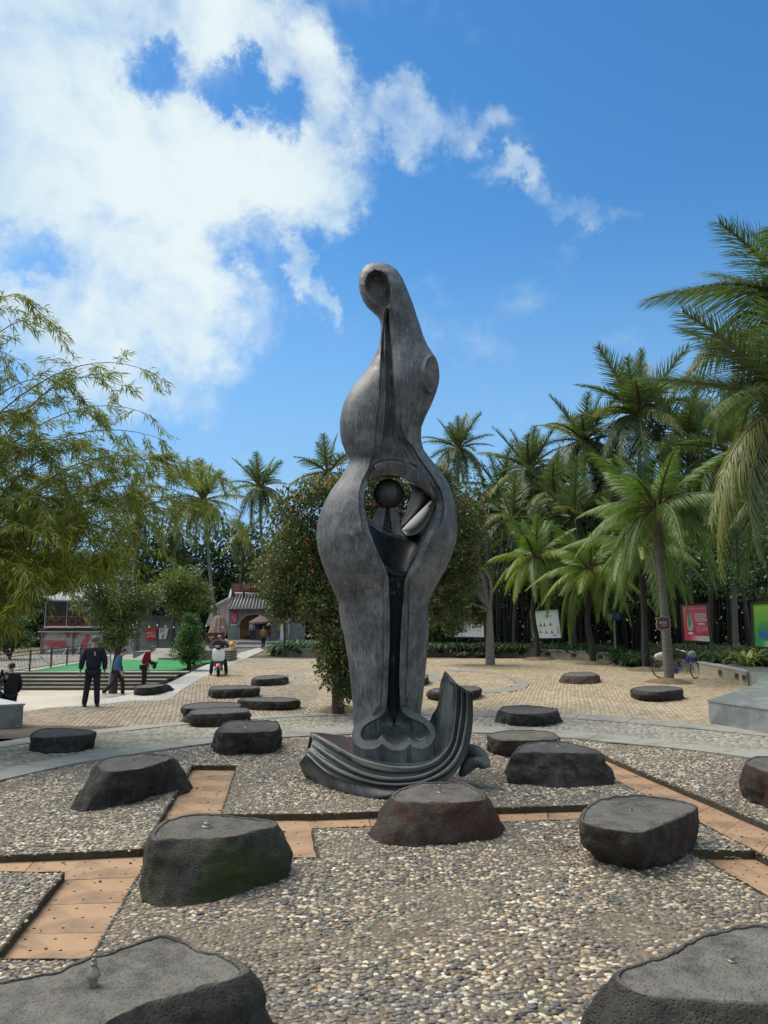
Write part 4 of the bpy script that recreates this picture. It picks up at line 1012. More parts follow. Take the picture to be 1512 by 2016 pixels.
    for i in range(nr - 1):
        for j in range(nc):
            k = (j + 1) % nc
            if j == mid and rows[i] >= 604: continue
            if j >= lastfront - 1 and rows[i] > 925 and rows[i] < 1060:
                c = (grid[i][j] + grid[i + 1][k]) / 2
                # projected position
                r = Vector((c.x, c.y, c.z - CAM_H)); f = r.y * _c + r.z * _s; px = 756 + FPX * r.x / f; py = 1008 - FPX * (-r.y * _s + r.z * _c) / f
                if inpoly(px, py, HOLE): continue
            fs.append((i * nc + j, i * nc + k, (i + 1) * nc + k, (i + 1) * nc + j))
    top = len(vs); vs.append(sum((p for p in grid[0]), Vector()) / nc + inv)
    for j in range(nc): fs.append((top, (j + 1) % nc, j))
    mb.add(vs, fs); o = mb.build('body_shell', m_br, root, smooth=True, angle=38); fixnorm(o)
    o.data.set_sharp_from_angle(angle=math.radians(38))
    sd = o.modifiers.new('thickness', 'SOLIDIFY'); sd.thickness = 0.035; sd.offset = -1; sd.use_even_offset = False
    # inner panels behind the slit
    def strip(name, ys, yoff, mat, inset=6, flute=True):
        rr = []
        for py in ys:
            a0, a1 = ip(SL, py) - inset, ip(SR, py) + inset; r = []
            Lx, Rx = ip(LT, py), ip(RT, py); b = ip(BD, py) * PXW
            for q in range(13):
                t = q / 12; px = a0 + (a1 - a0) * t; y = YS - b * .96 + .17 + yoff + .09 * math.sin(PI * t) + (.012 * (abs(((t * 4) % 1) - .5) < .2) if flute else 0)
                r.append(D(px, py, y) + inv)
            rr.append(r)
        m = MB(); m.grid(rr); s = m.build(name, mat, root, smooth=True, angle=40); fixnorm(s)
        so = s.modifiers.new('t', 'SOLIDIFY'); so.thickness = .02; return s
    strip('fluted_panel', np.arange(612, 917, 8), 0.0, m_br, 5)
    strip('lower_panel', np.arange(1136, 1432, 8), 0.07, m_br_shade, 8, False)
    # visor arch over the opening
    top = [(738, 921), (746, 916), (765, 911), (790, 913), (812, 923), (830, 937), (846, 957), (858, 982)]
    bot = [(724, 945), (742, 938), (762, 934), (785, 936), (806, 944), (826, 956), (842, 969), (856, 984)]
    T = catmull([Vector((x, y, 0)) for x, y in top], 24, False); Bm = catmull([Vector((x, y, 0)) for x, y in bot], 24, False)
    rr = [[D(p.x, p.y, 10.72) + inv for p in T], [D(p.x, p.y, 10.78) + inv for p in T], [D((p.x + q.x) / 2, (p.y + q.y) / 2, 10.80) + inv for p, q in zip(T, Bm)], [D(q.x, q.y, 10.84) + inv for q in Bm], [D(q.x, q.y + 1, 11.1) + inv for q in Bm], [D(q.x + 3, q.y + 2, 11.9) + inv for q in Bm]]
    rr[0] = [D(p.x - 2, p.y - 6, 10.95) + inv for p in T]
    m = MB(); m.grid(rr); v = m.build('visor', m_br, root, smooth=True, angle=35); fixnorm(v); s_ = v.modifiers.new('t', 'SOLIDIFY'); s_.thickness = .015
    # bowl under the sphere: from the lips down and back up to the rim of the rear window
    rim = [(712, 1010), (722, 1024), (740, 1037), (762, 1047), (786, 1052), (808, 1053), (824, 1048), (838, 1032), (850, 1008), (862, 990)]
    low = [(722, 1040), (730, 1062), (742, 1084), (752, 1104), (764, 1126), (796, 1134), (812, 1110), (828, 1082), (846, 1054), (860, 1020)]
    Rm = catmull([Vector((x, y, 0)) for x, y in rim], 28, False); Lo = catmull([Vector((x, y, 0)) for x, y in low], 28, False)
    rows_ = []
    for k in range(9):
        t = k / 8; r = []
        for i, (p, q) in enumerate(zip(Rm, Lo)):
            e = math.sin(PI * i / 27); y = 11.75 - (11.75 - 11.0) * t ** 1.0 + .10 * e * math.sin(PI * t) - .25 * (1 - e) * (1 - t)
            r.append(D(p.x + (q.x - p.x) * t, p.y + (q.y - p.y) * t, y) + inv)
        rows_.append(r)
    m = MB(); m.grid(rows_); v = m.build('bowl', m_br_shade, root, smooth=True); fixnorm(v); s_ = v.modifiers.new('t', 'SOLIDIFY'); s_.thickness = .02
    # reveal at the right of the rear window, sky-lit brightness put into its colour
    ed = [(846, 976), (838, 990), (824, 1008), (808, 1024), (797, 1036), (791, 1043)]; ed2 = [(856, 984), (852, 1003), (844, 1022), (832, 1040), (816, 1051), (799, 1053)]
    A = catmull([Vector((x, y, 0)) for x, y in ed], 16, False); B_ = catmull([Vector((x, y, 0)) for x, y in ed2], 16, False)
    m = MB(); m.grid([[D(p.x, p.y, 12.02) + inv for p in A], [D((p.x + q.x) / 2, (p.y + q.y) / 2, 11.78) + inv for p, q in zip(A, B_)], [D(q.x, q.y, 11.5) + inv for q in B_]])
    v = m.build('window_reveal', m_br_lit, root, smooth=True); fixnorm(v); s_ = v.modifiers.new('t', 'SOLIDIFY'); s_.thickness = .02
    # cheek above the reveal, its shade put into the dark colour
    m = MB(); ck = [(806, 948), (812, 965), (806, 990), (797, 1015), (790, 1040)]; ck2 = [(858, 975), (858, 978), (850, 984), (830, 1003), (796, 1036)]
    A = catmull([Vector((x, y, 0)) for x, y in ck], 16, False); B_ = catmull([Vector((x, y, 0)) for x, y in ck2], 16, False)
    m.grid([[D(p.x, p.y, 11.95) + inv for p in A], [D((p.x + q.x) / 2, (p.y + q.y) / 2, 11.85) + inv for p, q in zip(A, B_)], [D(q.x, q.y, 11.6) + inv for q in B_]])
    v = m.build('inner_cheek', m_br_shade, root, smooth=True); fixnorm(v); s_ = v.modifiers.new('t', 'SOLIDIFY'); s_.thickness = .02
    # sphere on three blades
    c = D(765, 972, 11.25); r = 30 / FPX * 11.25
    bm = bmesh.new(); bmesh.ops.create_uvsphere(bm, u_segments=40, v_segments=24, radius=r); me = bpy.data.meshes.new('sphere'); bm.to_mesh(me); bm.free()
    s = link('sphere', me, m_br_mid, root, True); s.location = c + inv
    for (ta, tb, ba, bb, y) in (((744, 998), (760, 1000), (726, 1034), (752, 1050), 11.2), ((766, 1000), (781, 998), (773, 1052), (795, 1056), 11.2), ((759, 998), (769, 998), (760, 1046), (770, 1048), 11.42)):
        P = [D(*ta, y), D(*tb, y), D(*bb, y), D(*ba, y)]
        m = MB(); m.add([p + inv for p in P] + [p + Vector((0, .09, 0)) + inv for p in P], [(0, 1, 2, 3), (7, 6, 5, 4), (0, 4, 5, 1), (1, 5, 6, 2), (2, 6, 7, 3), (3, 7, 4, 0)]); v = m.build('blade', m_br, root); fixnorm(v)
        bv = v.modifiers.new('b', 'BEVEL'); bv.width = .006
    # concave disc on the right shoulder
    cc = D(850, 736, 10.95); nrm = Vector((.70, -.72, .0)).normalized(); uu = Vector((0, 0, 1)); ww = uu.cross(nrm).normalized()
    lean = Matrix.Rotation(math.radians(-8), 3, nrm); hh, hw = .295, .165
    rings = []
    for fr, dp in ((.0, -.075), (.3, -.07), (.55, -.055), (.8, -.03), (.93, -.004), (1.0, .006), (1.05, -.006), (1.12, -.16)):
        ring = []
        for k in range(40):
            a = 2 * PI * k / 40; q = lean @ (uu * math.sin(a) * hh * fr + ww * math.cos(a) * hw * fr * (1 - .12 * math.sin(a))); ring.append(cc + q + nrm * dp + inv)
        rings.append(ring)
    m = MB(); m.grid(rings, True); v = m.build('dished_disc', m_br, root, smooth=True, angle=50); fixnorm(v)
    if v.data.polygons[40 * 5].normal.dot(nrm) < -.9: v.data.flip_normals()
    return root
ROOT = build_shell()
def build_foot():
    inv = -ROOT.location
    def Yp(py): return 10.98 - (py - 1388) / 90 * .50
    inner = [(762, 1392), (757, 1404), (746, 1413), (731, 1420), (719, 1428), (712, 1438), (711, 1449), (717, 1457), (729, 1460), (741, 1458), (748, 1450), (752.5, 1447.5), (757, 1452), (764, 1461), (778, 1466), (792, 1463.5), (801, 1456), (804.5, 1450), (808, 1454), (818, 1460), (830, 1460), (841, 1453), (846, 1444), (842, 1434), (832, 1425), (818, 1418), (804, 1412), (794, 1404), (788, 1392)]
    outer = [(743, 1389), (736, 1401), (722, 1410), (708, 1418), (697, 1429), (693, 1441), (694, 1457), (701, 1468), (716, 1475), (733, 1475.5), (745, 1471), (752, 1465.5), (758, 1470), (766, 1475), (779, 1478.5), (794, 1476.5), (802, 1471), (806, 1465.5), (812, 1470), (823, 1474), (836, 1474), (849, 1466), (856, 1453), (857, 1440), (852, 1427), (842, 1416), (829, 1407), (815, 1400), (808, 1389)]
    n = 116
    I = catmull([Vector((x, y, 0)) for x, y in inner], n, False); O = catmull([Vector((x, y, 0)) for x, y in outer], n, False)
    P = lambda p, dy=0, dz=0: D(p.x, p.y, Yp(p.y) + dy) + inv + Vector((0, 0, dz))
    cen = Vector((776, 1428, 0))
    rows = []
    bz = .34
    def outbase(p, f):
        q = P(p); r = Vector((0, 0, 0)); r = q.lerp(Vector((D(776, 1440, 10.9).x + inv.x, 10.95 + inv.y, q.z)), .035 * f); r.z = q.z + (bz - .02 - q.z) * f; return r
    rows.append([outbase(p, 1.0) for p in O]); rows.append([outbase(p, .5) for p in O]); rows.append([P(p, .012, -.02) for p in O]); rows.append([P(O[i].lerp(I[i], .06)) for i in range(n)]); rows.append([P(O[i].lerp(I[i], .5), .004) for i in range(n)]); rows.append([P(O[i].lerp(I[i], .94)) for i in range(n)]); rows.append([P(p, .03) for p in I])
    for t, dy in ((.12, .16), (.3, .24), (.6, .30), (.95, .32)):
        rows.append([P(p.lerp(cen, t), dy) for p in I])
    m = MB(); m.grid(rows); o = m.build('scalloped_foot', m_br_foot, ROOT, smooth=True, angle=42); fixnorm(o)
    # shell-like arcs inside, right lobe
    arc = [D(x, y, Yp(y) + .10) + inv for x, y in ((846, 1438), (844, 1446), (838, 1452), (830, 1456), (820, 1455))]
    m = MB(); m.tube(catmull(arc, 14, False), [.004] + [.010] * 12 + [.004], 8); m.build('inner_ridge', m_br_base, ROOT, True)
build_foot()
def build_base():
    inv = -ROOT.location
    LN = [ # back rim, trough bottom, front rim, g2, g3, outer, bottom
        dict(p=[(611, 1441), (650, 1445), (700, 1452), (770, 1458), (838, 1424), (852, 1405), (862, 1386), (867, 1345), (876, 1320)], y=[11.0, 11.25, 11.45, 11.5, 11.35, 11.2, 11.1, 11.0, 10.95]),
        dict(p=[(613, 1442), (655, 1466), (705, 1486), (770, 1494), (830, 1486), (855, 1466), (868, 1430), (876, 1380), (884, 1333)], y=[10.95, 11.0, 10.95, 10.9, 10.95, 11.05, 11.1, 11.08, 11.0]),
        dict(p=[(616, 1442), (645, 1456), (692, 1483), (738, 1500), (783, 1507), (829, 1505), (860, 1491), (884, 1463), (893, 1422), (896, 1380), (896, 1346)], y=[10.9, 10.7, 10.5, 10.36, 10.3, 10.38, 10.5, 10.62, 10.75, 10.8, 10.85]),
        dict(p=[(616, 1459), (646, 1480), (692, 1508), (738, 1524), (783, 1529), (829, 1524), (869, 1504), (893, 1471), (903, 1422), (907, 1385), (907, 1353)], y=[10.85, 10.58, 10.32, 10.16, 10.1, 10.18, 10.33, 10.5, 10.66, 10.74, 10.8]),
        dict(p=[(612, 1474), (646, 1499), (692, 1523), (740, 1538), (790, 1541), (838, 1533), (878, 1510), (902, 1477), (914, 1428), (917, 1390), (917, 1358)], y=[10.8, 10.5, 10.22, 10.05, 9.99, 10.07, 10.25, 10.44, 10.6, 10.7, 10.76]),
        dict(p=[(602, 1484), (640, 1519), (686, 1540), (740, 1552), (790, 1555), (844, 1547), (890, 1528), (915, 1489), (928, 1435), (930, 1395), (929, 1365)], y=[10.8, 10.46, 10.16, 9.98, 9.93, 10.02, 10.2, 10.42, 10.6, 10.7, 10.76]),
        dict(p=[(589, 1503), (602, 1530), (640, 1550), (690, 1565), (755, 1574), (810, 1562), (850, 1552), (880, 1535), (915, 1494), (929, 1436), (931, 1395), (930, 1366)], y=[10.9, None, None, None, None, None, None, 10.4, 10.5, 10.66, 10.76, 10.82]),
    ]
    n = 72; rows = []
    for L_ in LN:
        pts = []
        for (px, py), y in zip(L_['p'], L_['y']):
            pts.append(G(px, py, 0.0) if y is None else D(px, py, y))
        for p in pts: p.z = max(p.z, 0.0)
        pts = catmull(pts, 300, False)
        d = [0]
        for a, b in zip(pts, pts[1:]): d.append(d[-1] + (b - a).length)
        out = []
        for k in range(n):
            s = d[-1] * k / (n - 1); j = min(len(d) - 2, max(0, int(np.searchsorted(d, s)) - 1)); f = (s - d[j]) / max(1e-9, d[j + 1] - d[j]); out.append(pts[j].lerp(pts[j + 1], f))
        rows.append(out)
    def off(i, k, amt):   # push inward to make a groove between two lines
        return Vector((0, 1, -.25)) * amt
    full = [rows[0], [a.lerp(b, .5) + Vector((0, .0, -.03)) for a, b in zip(rows[0], rows[1])], rows[1], [a.lerp(b, .6) + Vector((0, .02, 0)) for a, b in zip(rows[1], rows[2])], [p + Vector((0, .015, .004)) for p in rows[2]], rows[2]]
    def bulge(A, B, amt, gro):
        seg = []
        for t, a in ((.08, gro * .2), (.2, -amt * .6), (.42, -amt), (.64, -amt * .5), (.82, gro), (.93, gro * .9)):
            seg.append([p.lerp(q, t) + Vector((0, 1, -.3)) * a * min(1, 4 * k / n + .15) for k, (p, q) in enumerate(zip(A, B))])
        return seg
    full += bulge(rows[2], rows[3], .055, .075); full.append(rows[3])
    full += bulge(rows[3], rows[4], .03, .08); full.append(rows[4])
    full += bulge(rows[4], rows[5], .045, .08); full.append(rows[5])
    full += [[p.lerp(q, t) + Vector((0, -.05 * math.sin(PI * t), 0)) for p, q in zip(rows[5], rows[6])] for t in (.1, .3, .55, .8)] + [rows[6]]
    # back of the boat
    full += [[p + Vector((0, .15, 0)) * 1 + Vector((0, .0, 0)) for p in rows[6]]]
    bk = []
    for k in range(n):
        p, q = rows[6][k], rows[0][k]; bk.append(p.lerp(q, .5) + Vector((0, .35, -.05)))
    full += [bk, [p + Vector((0, .02, -.004)) for p in rows[0]]]
    for r in full:
        for p in r:
            if p.z < -.02: p.z = -.02
    m = MB(); m.grid([[p + inv for p in r] for r in full])
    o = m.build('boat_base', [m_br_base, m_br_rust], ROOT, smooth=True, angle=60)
    nf = n - 1
    mi = np.zeros(len(o.data.polygons), np.int32)
    for i in range(0, 5):
        for j in range(0, int(n * .34)): mi[i * nf + j] = 1
    o.data.polygons.foreach_set('material_index', mi); fixnorm(o)
    # cut ends of the hollow casting
    for k, nm in ((0, 'end_cap'), (n - 1, 'end_cap')):
        P = [r[k] + inv for r in full]; c = sum(P, Vector()) / len(P); inn = [p.lerp(c, .22) for p in P]; dirv = (full[3][k] - full[3][1 if k == 0 else n - 2]).normalized()
        m = MB(); m.grid([P, inn, [p - dirv * .08 for p in inn]], True); b0 = len(m.v); m.v.append(tuple(c - dirv * .09))
        L_ = len(P)
        for i in range(L_): m.f.append((b0, 2 * L_ + i, 2 * L_ + (i + 1) % L_)); m.m.append(0)
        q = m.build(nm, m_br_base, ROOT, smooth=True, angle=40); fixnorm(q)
    # curled tail at the right
    prof = []
    path = [D(896, 1500, 10.75), D(915, 1482, 10.7), D(934, 1480, 10.62), D(950, 1492, 10.55), D(956, 1512, 10.5)]
    path = catmull(path, 16, False); rr = []
    for i, p in enumerate(path):
        t = i / 15; r = []
        tan = (path[min(i + 1, 15)] - path[max(i - 1, 0)]).normalized(); nrm = Vector((-tan.z, 0, tan.x))
        if nrm.z < 0: nrm = -nrm
        w = .30; th = .11 * (1 - .25 * t)
        for k in range(24):
            a = 2 * PI * k / 24; rad = 1 + .12 * math.cos(3 * a); r.append(p + nrm * th * math.sin(a) * rad + Vector((0, 1, 0)) * w * .5 * math.cos(a) * rad + Vector((0, .1, 0)) + inv)
        rr.append(r)
    m = MB(); m.grid(rr, True); m.f.append(tuple(range(15 * 24, 16 * 24))); m.m.append(0); m.f.append(tuple(range(23, -1, -1))); m.m.append(0)
    q = m.build('curled_tail', m_br_foot, ROOT, smooth=True, angle=50); fixnorm(q)
    m = MB(); pp = [D(905, 1528, 10.6), D(925, 1505, 10.58), D(945, 1500, 10.5), D(958, 1510, 10.45)]
    m.tube([p + inv for p in catmull(pp, 12, False)], [.02, .05, .075, .085, .08, .08, .075, .07, .07, .06, .055, .04], 14); m.build('curled_tail', m_br_foot, ROOT, True)
    # low pad below
    C = G(765, 1545); pad = []
    for k in range(40):
        a = 2 * PI * k / 40; pad.append((C.x + 1.15 * math.cos(a) + inv.x, 10.75 + .55 * math.sin(a) + inv.y))
    pad = [((x - C.x - inv.x) * .8 + C.x + inv.x, (y - 10.75 - inv.y) * .7 + 10.8 + inv.y) for x, y in pad]

build_base()
# ------------------------------------------------------------------ vegetation
m_leafglossy = attrmat('glossy_leaf', 0.42, .28, 2.0, .12, spec=.5)
m_frond = attrmat('palm_frond_leaf', 0.42, .30, 1.2, .15, spec=.5)
m_bark = pmat('bark_brown', (0.085, 0.065, 0.048), (0.045, 0.035, 0.027), 9, .95, bump=.02, bscale=25, stretch=(1, 1, .25))
m_palmbark = pmat('palm_bark', (0.20, 0.185, 0.15), (0.10, 0.092, 0.075), 5, .9, bump=.012, bscale=16, stretch=(.3, .3, 3.0), c3=(.16, .17, .10), s3=1.3)
m_palmdark = pmat('palm_bark_dark', (0.060, 0.052, 0.045), (0.030, 0.026, 0.023), 5, .9, bump=.012, bscale=16, stretch=(.3, .3, 3.0))
m_crownshaft = pmat('leaf_base', (0.26, 0.17, 0.09), (0.15, 0.095, 0.05), 6, .85, bump=.01, stretch=(1, 1, .2))
m_culm = pmat('bamboo_culm', (0.20, 0.15, 0.05), (0.12, 0.10, 0.035), 3, .6)
m_darkstem = pmat('dark_stem', (0.040, 0.040, 0.028), (0.022, 0.022, 0.016), 3, .85)
def leaves(name, B, Dv, L_, Wd, C, mat, parent=None, up=None, kind=None, droop=0.0):
    """folded rhombus leaves, B base (n,3) Dv direction L_ length Wd width"""
    n = len(B); Dv = Dv / np.linalg.norm(Dv, axis=1, keepdims=True)
    U = RNG.normal(size=(n, 3)) * .55 + (np.array([0, 0, 1.]) if up is None else up); S = np.cross(Dv, U); S /= np.linalg.norm(S, axis=1, keepdims=True) + 1e-9
    Nn = np.cross(S, Dv); L_ = np.asarray(L_).reshape(-1, 1); Wd = np.asarray(Wd).reshape(-1, 1)
    mid = B + Dv * L_ * .42 - Nn * L_ * .03
    tip = B + Dv * L_ - np.array([0, 0, 1.]) * L_ * droop
    V = np.stack([B, mid + S * Wd * .5 + Nn * Wd * .12, tip, mid - S * Wd * .5 + Nn * Wd * .12], 1).reshape(-1, 3)
    F = np.arange(4 * n).reshape(-1, 4)
    o = link(name, npmesh(name, V, F, np.repeat(C, 4, 0)), mat, parent)
    if kind: tag(o, kind=kind)
    return o
def cloud_points(blobs, n, shell=.55):
    """points in ellipsoid blobs [(cx,cy,cz,rx,ry,rz)], denser towards the surface; also outward normals"""
    bl = np.array(blobs, float); w = (bl[:, 3] * bl[:, 4] * bl[:, 5]) ** (2 / 3); idx = RNG.choice(len(bl), n, p=w / w.sum())
    d = RNG.normal(size=(n, 3)); d /= np.linalg.norm(d, axis=1, keepdims=True)
    r = (shell + (1 - shell) * RNG.random((n, 1))) * (1 + .1 * RNG.normal(size=(n, 1)))
    b = bl[idx]; return b[:, :3] + d * r * b[:, 3:6], d
def subblobs(c, r, n, k=.38, flat=1.0):
    out = []
    for _ in range(n):
        d = RNG.normal(size=3); d /= np.linalg.norm(d); q = RNG.uniform(.45, .86); s = RNG.uniform(.7, 1.25) * k
        out.append((c[0] + d[0] * r[0] * q, c[1] + d[1] * r[1] * q, c[2] + d[2] * r[2] * q, r[0] * s, r[1] * s, r[2] * s * flat))
    return out
def palette(n, cols, w, j=.18):
    cols = np.array(cols); idx = RNG.choice(len(cols), n, p=np.array(w) / sum(w)); return cols[idx] * RNG.uniform(1 - j, 1 + j, (n, 1)) * 1.45
def foliage(name, blobs, n, size, cols, w, parent=None, mat=None, kind=None, shell=.5, upb=.25, asp=.5, clump=None):
    P, d = cloud_points(blobs, n, shell)
    dv = d + RNG.normal(size=(n, 3)) * .8; dv[:, 2] += upb
    L_ = size * RNG.uniform(.6, 1.3, n)
    return leaves(name, P, dv, L_, L_ * asp * RNG.uniform(.8, 1.2, n), palette(n, cols, w), mat or m_leafglossy, parent, kind=kind)
def branches(mb, base, blobs, r0=.06, n=14, wob=.15):
    for b in [blobs[i] for i in RNG.choice(len(blobs), min(n, len(blobs)), replace=False)]:
        p0 = Vector(base); p3 = Vector(b[:3]); L_ = (p3 - p0).length
        p1 = p0.lerp(p3, .35) + Vector((RNG.normal() * wob, RNG.normal() * wob, L_ * .12)); p2 = p0.lerp(p3, .7) + Vector((RNG.normal() * wob, RNG.normal() * wob, L_ * .08))
        mb.tube(catmull([p0, p1, p2, p3], 9, False), list(np.linspace(r0, r0 * .15, 9)), 6)
def broad_tree(loc, trunk_h, trunk_r, blobs, n, size, cols, w, label, cat='tree', group=None, lean=(0, 0), bark=None, nb=16, flowers=None, name='tree', asp=.5, shell=.5, low=None):
    root = empty(name, loc, 0, label, cat, group); L0 = Vector(loc)
    mb = MB(); top = Vector((lean[0], lean[1], trunk_h))
    pts = catmull([Vector((0, 0, -.1)), Vector((lean[0] * .2, lean[1] * .2, trunk_h * .35)), Vector((lean[0] * .6, lean[1] * .6, trunk_h * .7)), top], 14, False)
    mb.tube(pts, list(np.linspace(trunk_r * 1.25, trunk_r * .6, 14)), 10); mb.build('trunk', bark or m_bark, root, True)
    rel = [(b[0] - L0.x, b[1] - L0.y, b[2] - L0.z, b[3], b[4], b[5]) for b in blobs]
    mb = MB(); branches(mb, top * .85, rel, trunk_r * .5, nb); o = mb.build('limbs', bark or m_bark, root, True)
    foliage('crown', rel, n, size, cols, w, root, asp=asp, shell=shell)
    if flowers: foliage('flush_leaves', [(b[0], b[1], b[2] + b[5] * .25, b[3] * 1.06, b[4] * 1.06, b[5] * 1.02) for b in rel], flowers, size * .9, [(0.40, 0.11, 0.05), (0.48, 0.18, 0.08), (0.30, 0.12, 0.04)], [3, 2, 2], root, shell=.92, upb=1.2)
    return root
GRN = [(0.030, 0.062, 0.018), (0.045, 0.085, 0.022), (0.065, 0.105, 0.028), (0.022, 0.045, 0.016)]
# ---- palm fronds -------------------------------------------------
def frond_mesh(name, L_, droop, pairs, ll, hang, cols, w=.045, seed=0, twist=0.0, vshape=.35):
    """pinnate frond leaving the origin along +X (and up), leaflets hang by 'hang'"""
    rg = np.random.default_rng(seed); V = []; F = []; C = []
    def rach(t):
        return np.array([L_ * (t - .12 * droop * t * t), 0.0, L_ * (.10 * t - droop * .62 * t ** 2.1)])
    n = 18; R = []
    for i in range(n + 1):
        t = i / n; p = rach(t); r = .030 * (1 - t) + .005
        b = len(V); V += [p + (0, r, 0), p + (0, 0, r * .7), p + (0, -r, 0), p + (0, 0, -r * .7)]; C += [(0.17, 0.16, 0.06)] * 4
        if i:
            for k in range(4): F.append((b - 4 + k, b - 4 + (k + 1) % 4, b + (k + 1) % 4, b + k))
    for i in range(pairs):
        t = .16 + .83 * (i + .5) / pairs; p = rach(t); tg = rach(min(1, t + .01)) - rach(t - .01); tg /= np.linalg.norm(tg)
        nrm = np.array([-tg[2], 0, tg[0]])
        l = ll * (math.sin(PI * min(1, (t * .92 + .08)) ** .75) * .75 + .3) * rg.uniform(.85, 1.12)
        for s in (-1, 1):
            if rg.random() < .03: continue
            d = np.array([0, s, 0]) * (.9 - .25 * t) + tg * (.42 + .5 * t) + nrm * vshape + rg.normal(size=3) * .12
            d /= np.linalg.norm(d)
            c = np.array(cols[rg.integers(len(cols))]) * rg.uniform(.75, 1.25) * 1.3
            pr = p.copy(); wv = tg * w * .5; b = len(V); m = 4
            for k in range(m + 1):
                q = k / m; ww = wv * (1 - q) ** .6 if k < m else wv * .02
                V += [pr + ww, pr - ww]; C += [c, c]
                if k: F.append((b + 2 * k - 2, b + 2 * k - 1, b + 2 * k + 1, b + 2 * k))
                dd = d.copy(); dd[2] -= hang * (q + .25) ** 1.0 * 1.3; dd /= np.linalg.norm(dd); pr = pr + dd * l / m
    me = npmesh(name, V, F, np.array(C)); me.materials.append(m_frond); return me
CC = [(0.065, 0.105, 0.040), (0.085, 0.125, 0.046), (0.11, 0.14, 0.055), (0.055, 0.09, 0.04)]
CY = [(0.24, 0.23, 0.07), (0.18, 0.20, 0.06), (0.14, 0.165, 0.055)]
QC = [(0.11, 0.18, 0.035), (0.15, 0.23, 0.038), (0.085, 0.15, 0.035)]
QY = [(0.20, 0.26, 0.035), (0.25, 0.27, 0.035), (0.16, 0.23, 0.035)]
COCO = [frond_mesh('frond', 1.0, dr, 56, .30, hg, cc, .022, i) for i, (dr, hg, cc) in enumerate([(.15, .25, CC), (.5, .5, CC), (.95, .9, CC), (1.35, 1.2, CC), (1.1, 1.1, CY), (.5, .8, CY)])]
BIGC = [frond_mesh('frond', 1.0, dr, 110, .34, hg, cc, .0125, 20 + i) for i, (dr, hg, cc) in enumerate([(.25, .5, CC), (.7, 1.1, CC), (1.15, 1.5, CC), (1.6, 1.7, CC), (1.2, 1.5, CY)])]
QUEEN = [frond_mesh('frond', 1.0, dr, 125, .27, hg, cc, .0115, 40 + i, vshape=.25) for i, (dr, hg, cc) in enumerate([(.35, .9, QC), (.9, 1.5, QC), (1.4, 1.7, QC), (1.3, 1.5, QY), (.8, 1.2, QY)])]
def palm(base, crown, R, nf, lib, label, group, name='coconut_palm', tr=.16, bark=None, seed=0, lo=-50, hi=80, nuts=False, yellow=.2, shaft=False, cat='palm tree', lean_f=None, skirt=0):
    rg = random.Random(seed); root = empty(name, base, 0, label, cat, group); b = Vector(base); c = Vector(crown) - b
    mid = Vector((c.x * .35 + rg.uniform(-.2, .2), c.y * .35, c.z * .45))
    pts = catmull([Vector((0, 0, -.2)), Vector((c.x * .1, c.y * .1, c.z * .18)), mid, Vector((c.x * .75, c.y * .75, c.z * .78)), c], 26, False)
    rad = [tr * (1.35 if i == 0 else 1.18 if i == 1 else 1.05 - .35 * i / 25) * (1 + .03 * (i % 2)) for i in range(26)]
    mb = MB(); mb.tube(pts, rad, 12); mb.build('trunk', bark or m_palmbark, root, True)
    if shaft:
        mb = MB(); up = (pts[-1] - pts[-4]).normalized()
        for k in range(11):
            a = k * 2.4; h = -.55 + .08 * k; p0 = c + up * h; d = Vector((math.cos(a), math.sin(a), 0))
            mb.tube([p0 + d * tr * .5, p0 + d * tr * .95 + up * .3, p0 + d * (tr * 1.6 + .05 * rg.random()) + up * .75], [tr * .42, tr * .36, .02], 6)
        mb.build('leaf_bases', m_crownshaft, root, True)
    nl = len(lib)
    for k in range(nf):
        a = k * 2.39996 + rg.uniform(-.25, .25); t = (k + .5) / nf
        el = math.radians(hi + (lo - hi) * t ** .8 + rg.uniform(-9, 9))
        if t < .25: v = 0
        elif t < .55: v = 1
        else: v = 2 if nl < 6 else rg.choice([2, 3])
        if rg.random() < yellow and t > .3: v = rg.choice([nl - 2, nl - 1]) if nl >= 5 else v
        o = bpy.data.objects.new('frond', lib[v]); COL.objects.link(o); o.parent = root
        o.location = c + Vector((math.cos(a), math.sin(a), 0)) * tr * .5
        o.rotation_euler = (rg.uniform(-.35, .35), -el, a); s = R * rg.uniform(.86, 1.12) * (1 - .12 * (t < .12)); o.scale = (s, s, s)
    if nuts:
        for k in range(7):
            bm = bmesh.new(); bmesh.ops.create_icosphere(bm, subdivisions=2, radius=.13); me = bpy.data.meshes.new('coconut'); bm.to_mesh(me); bm.free()
            o = link('coconut', me, m_nut, root, True); a = k * .9; o.location = c + Vector((math.cos(a) * .32, math.sin(a) * .32, -.35 - .1 * (k % 3)))
    return root
m_nut = flat('coconut_husk', (.16, .14, .05), .7)
def at(px, py, d): return tuple(D(px, py, d))
gp = 'coconut palms beyond the left terrace'
def cpalm(cx, cy, d, bx, R, nf, label, seed, **k):
    c = D(cx, cy, d); b = D(bx, 1215, d); palm((b.x, d, -.1), tuple(c), R, nf, COCO, label, k.pop('group', 'coconut palms beyond the plaza'), seed=seed, **k)
cpalm(400, 985, 66, 428, 4.0, 26, 'coconut palm left of centre with wide drooping yellowish fronds above the clipped shrub', 1, yellow=.35, nuts=False)
cpalm(512, 958, 72, 516, 3.6, 24, 'coconut palm with upright crown left of the flowering tree, above the roof sign', 2)
cpalm(268, 1012, 68, 262, 3.6, 20, 'coconut palm partly behind the bamboo leaves on the left', 3, lo=-60)
cpalm(478, 1050, 76, 474, 3.3, 18, 'dark coconut palm with hanging fronds lower than the one beside it, behind the roof sign', 4, lo=-70, hi=45)
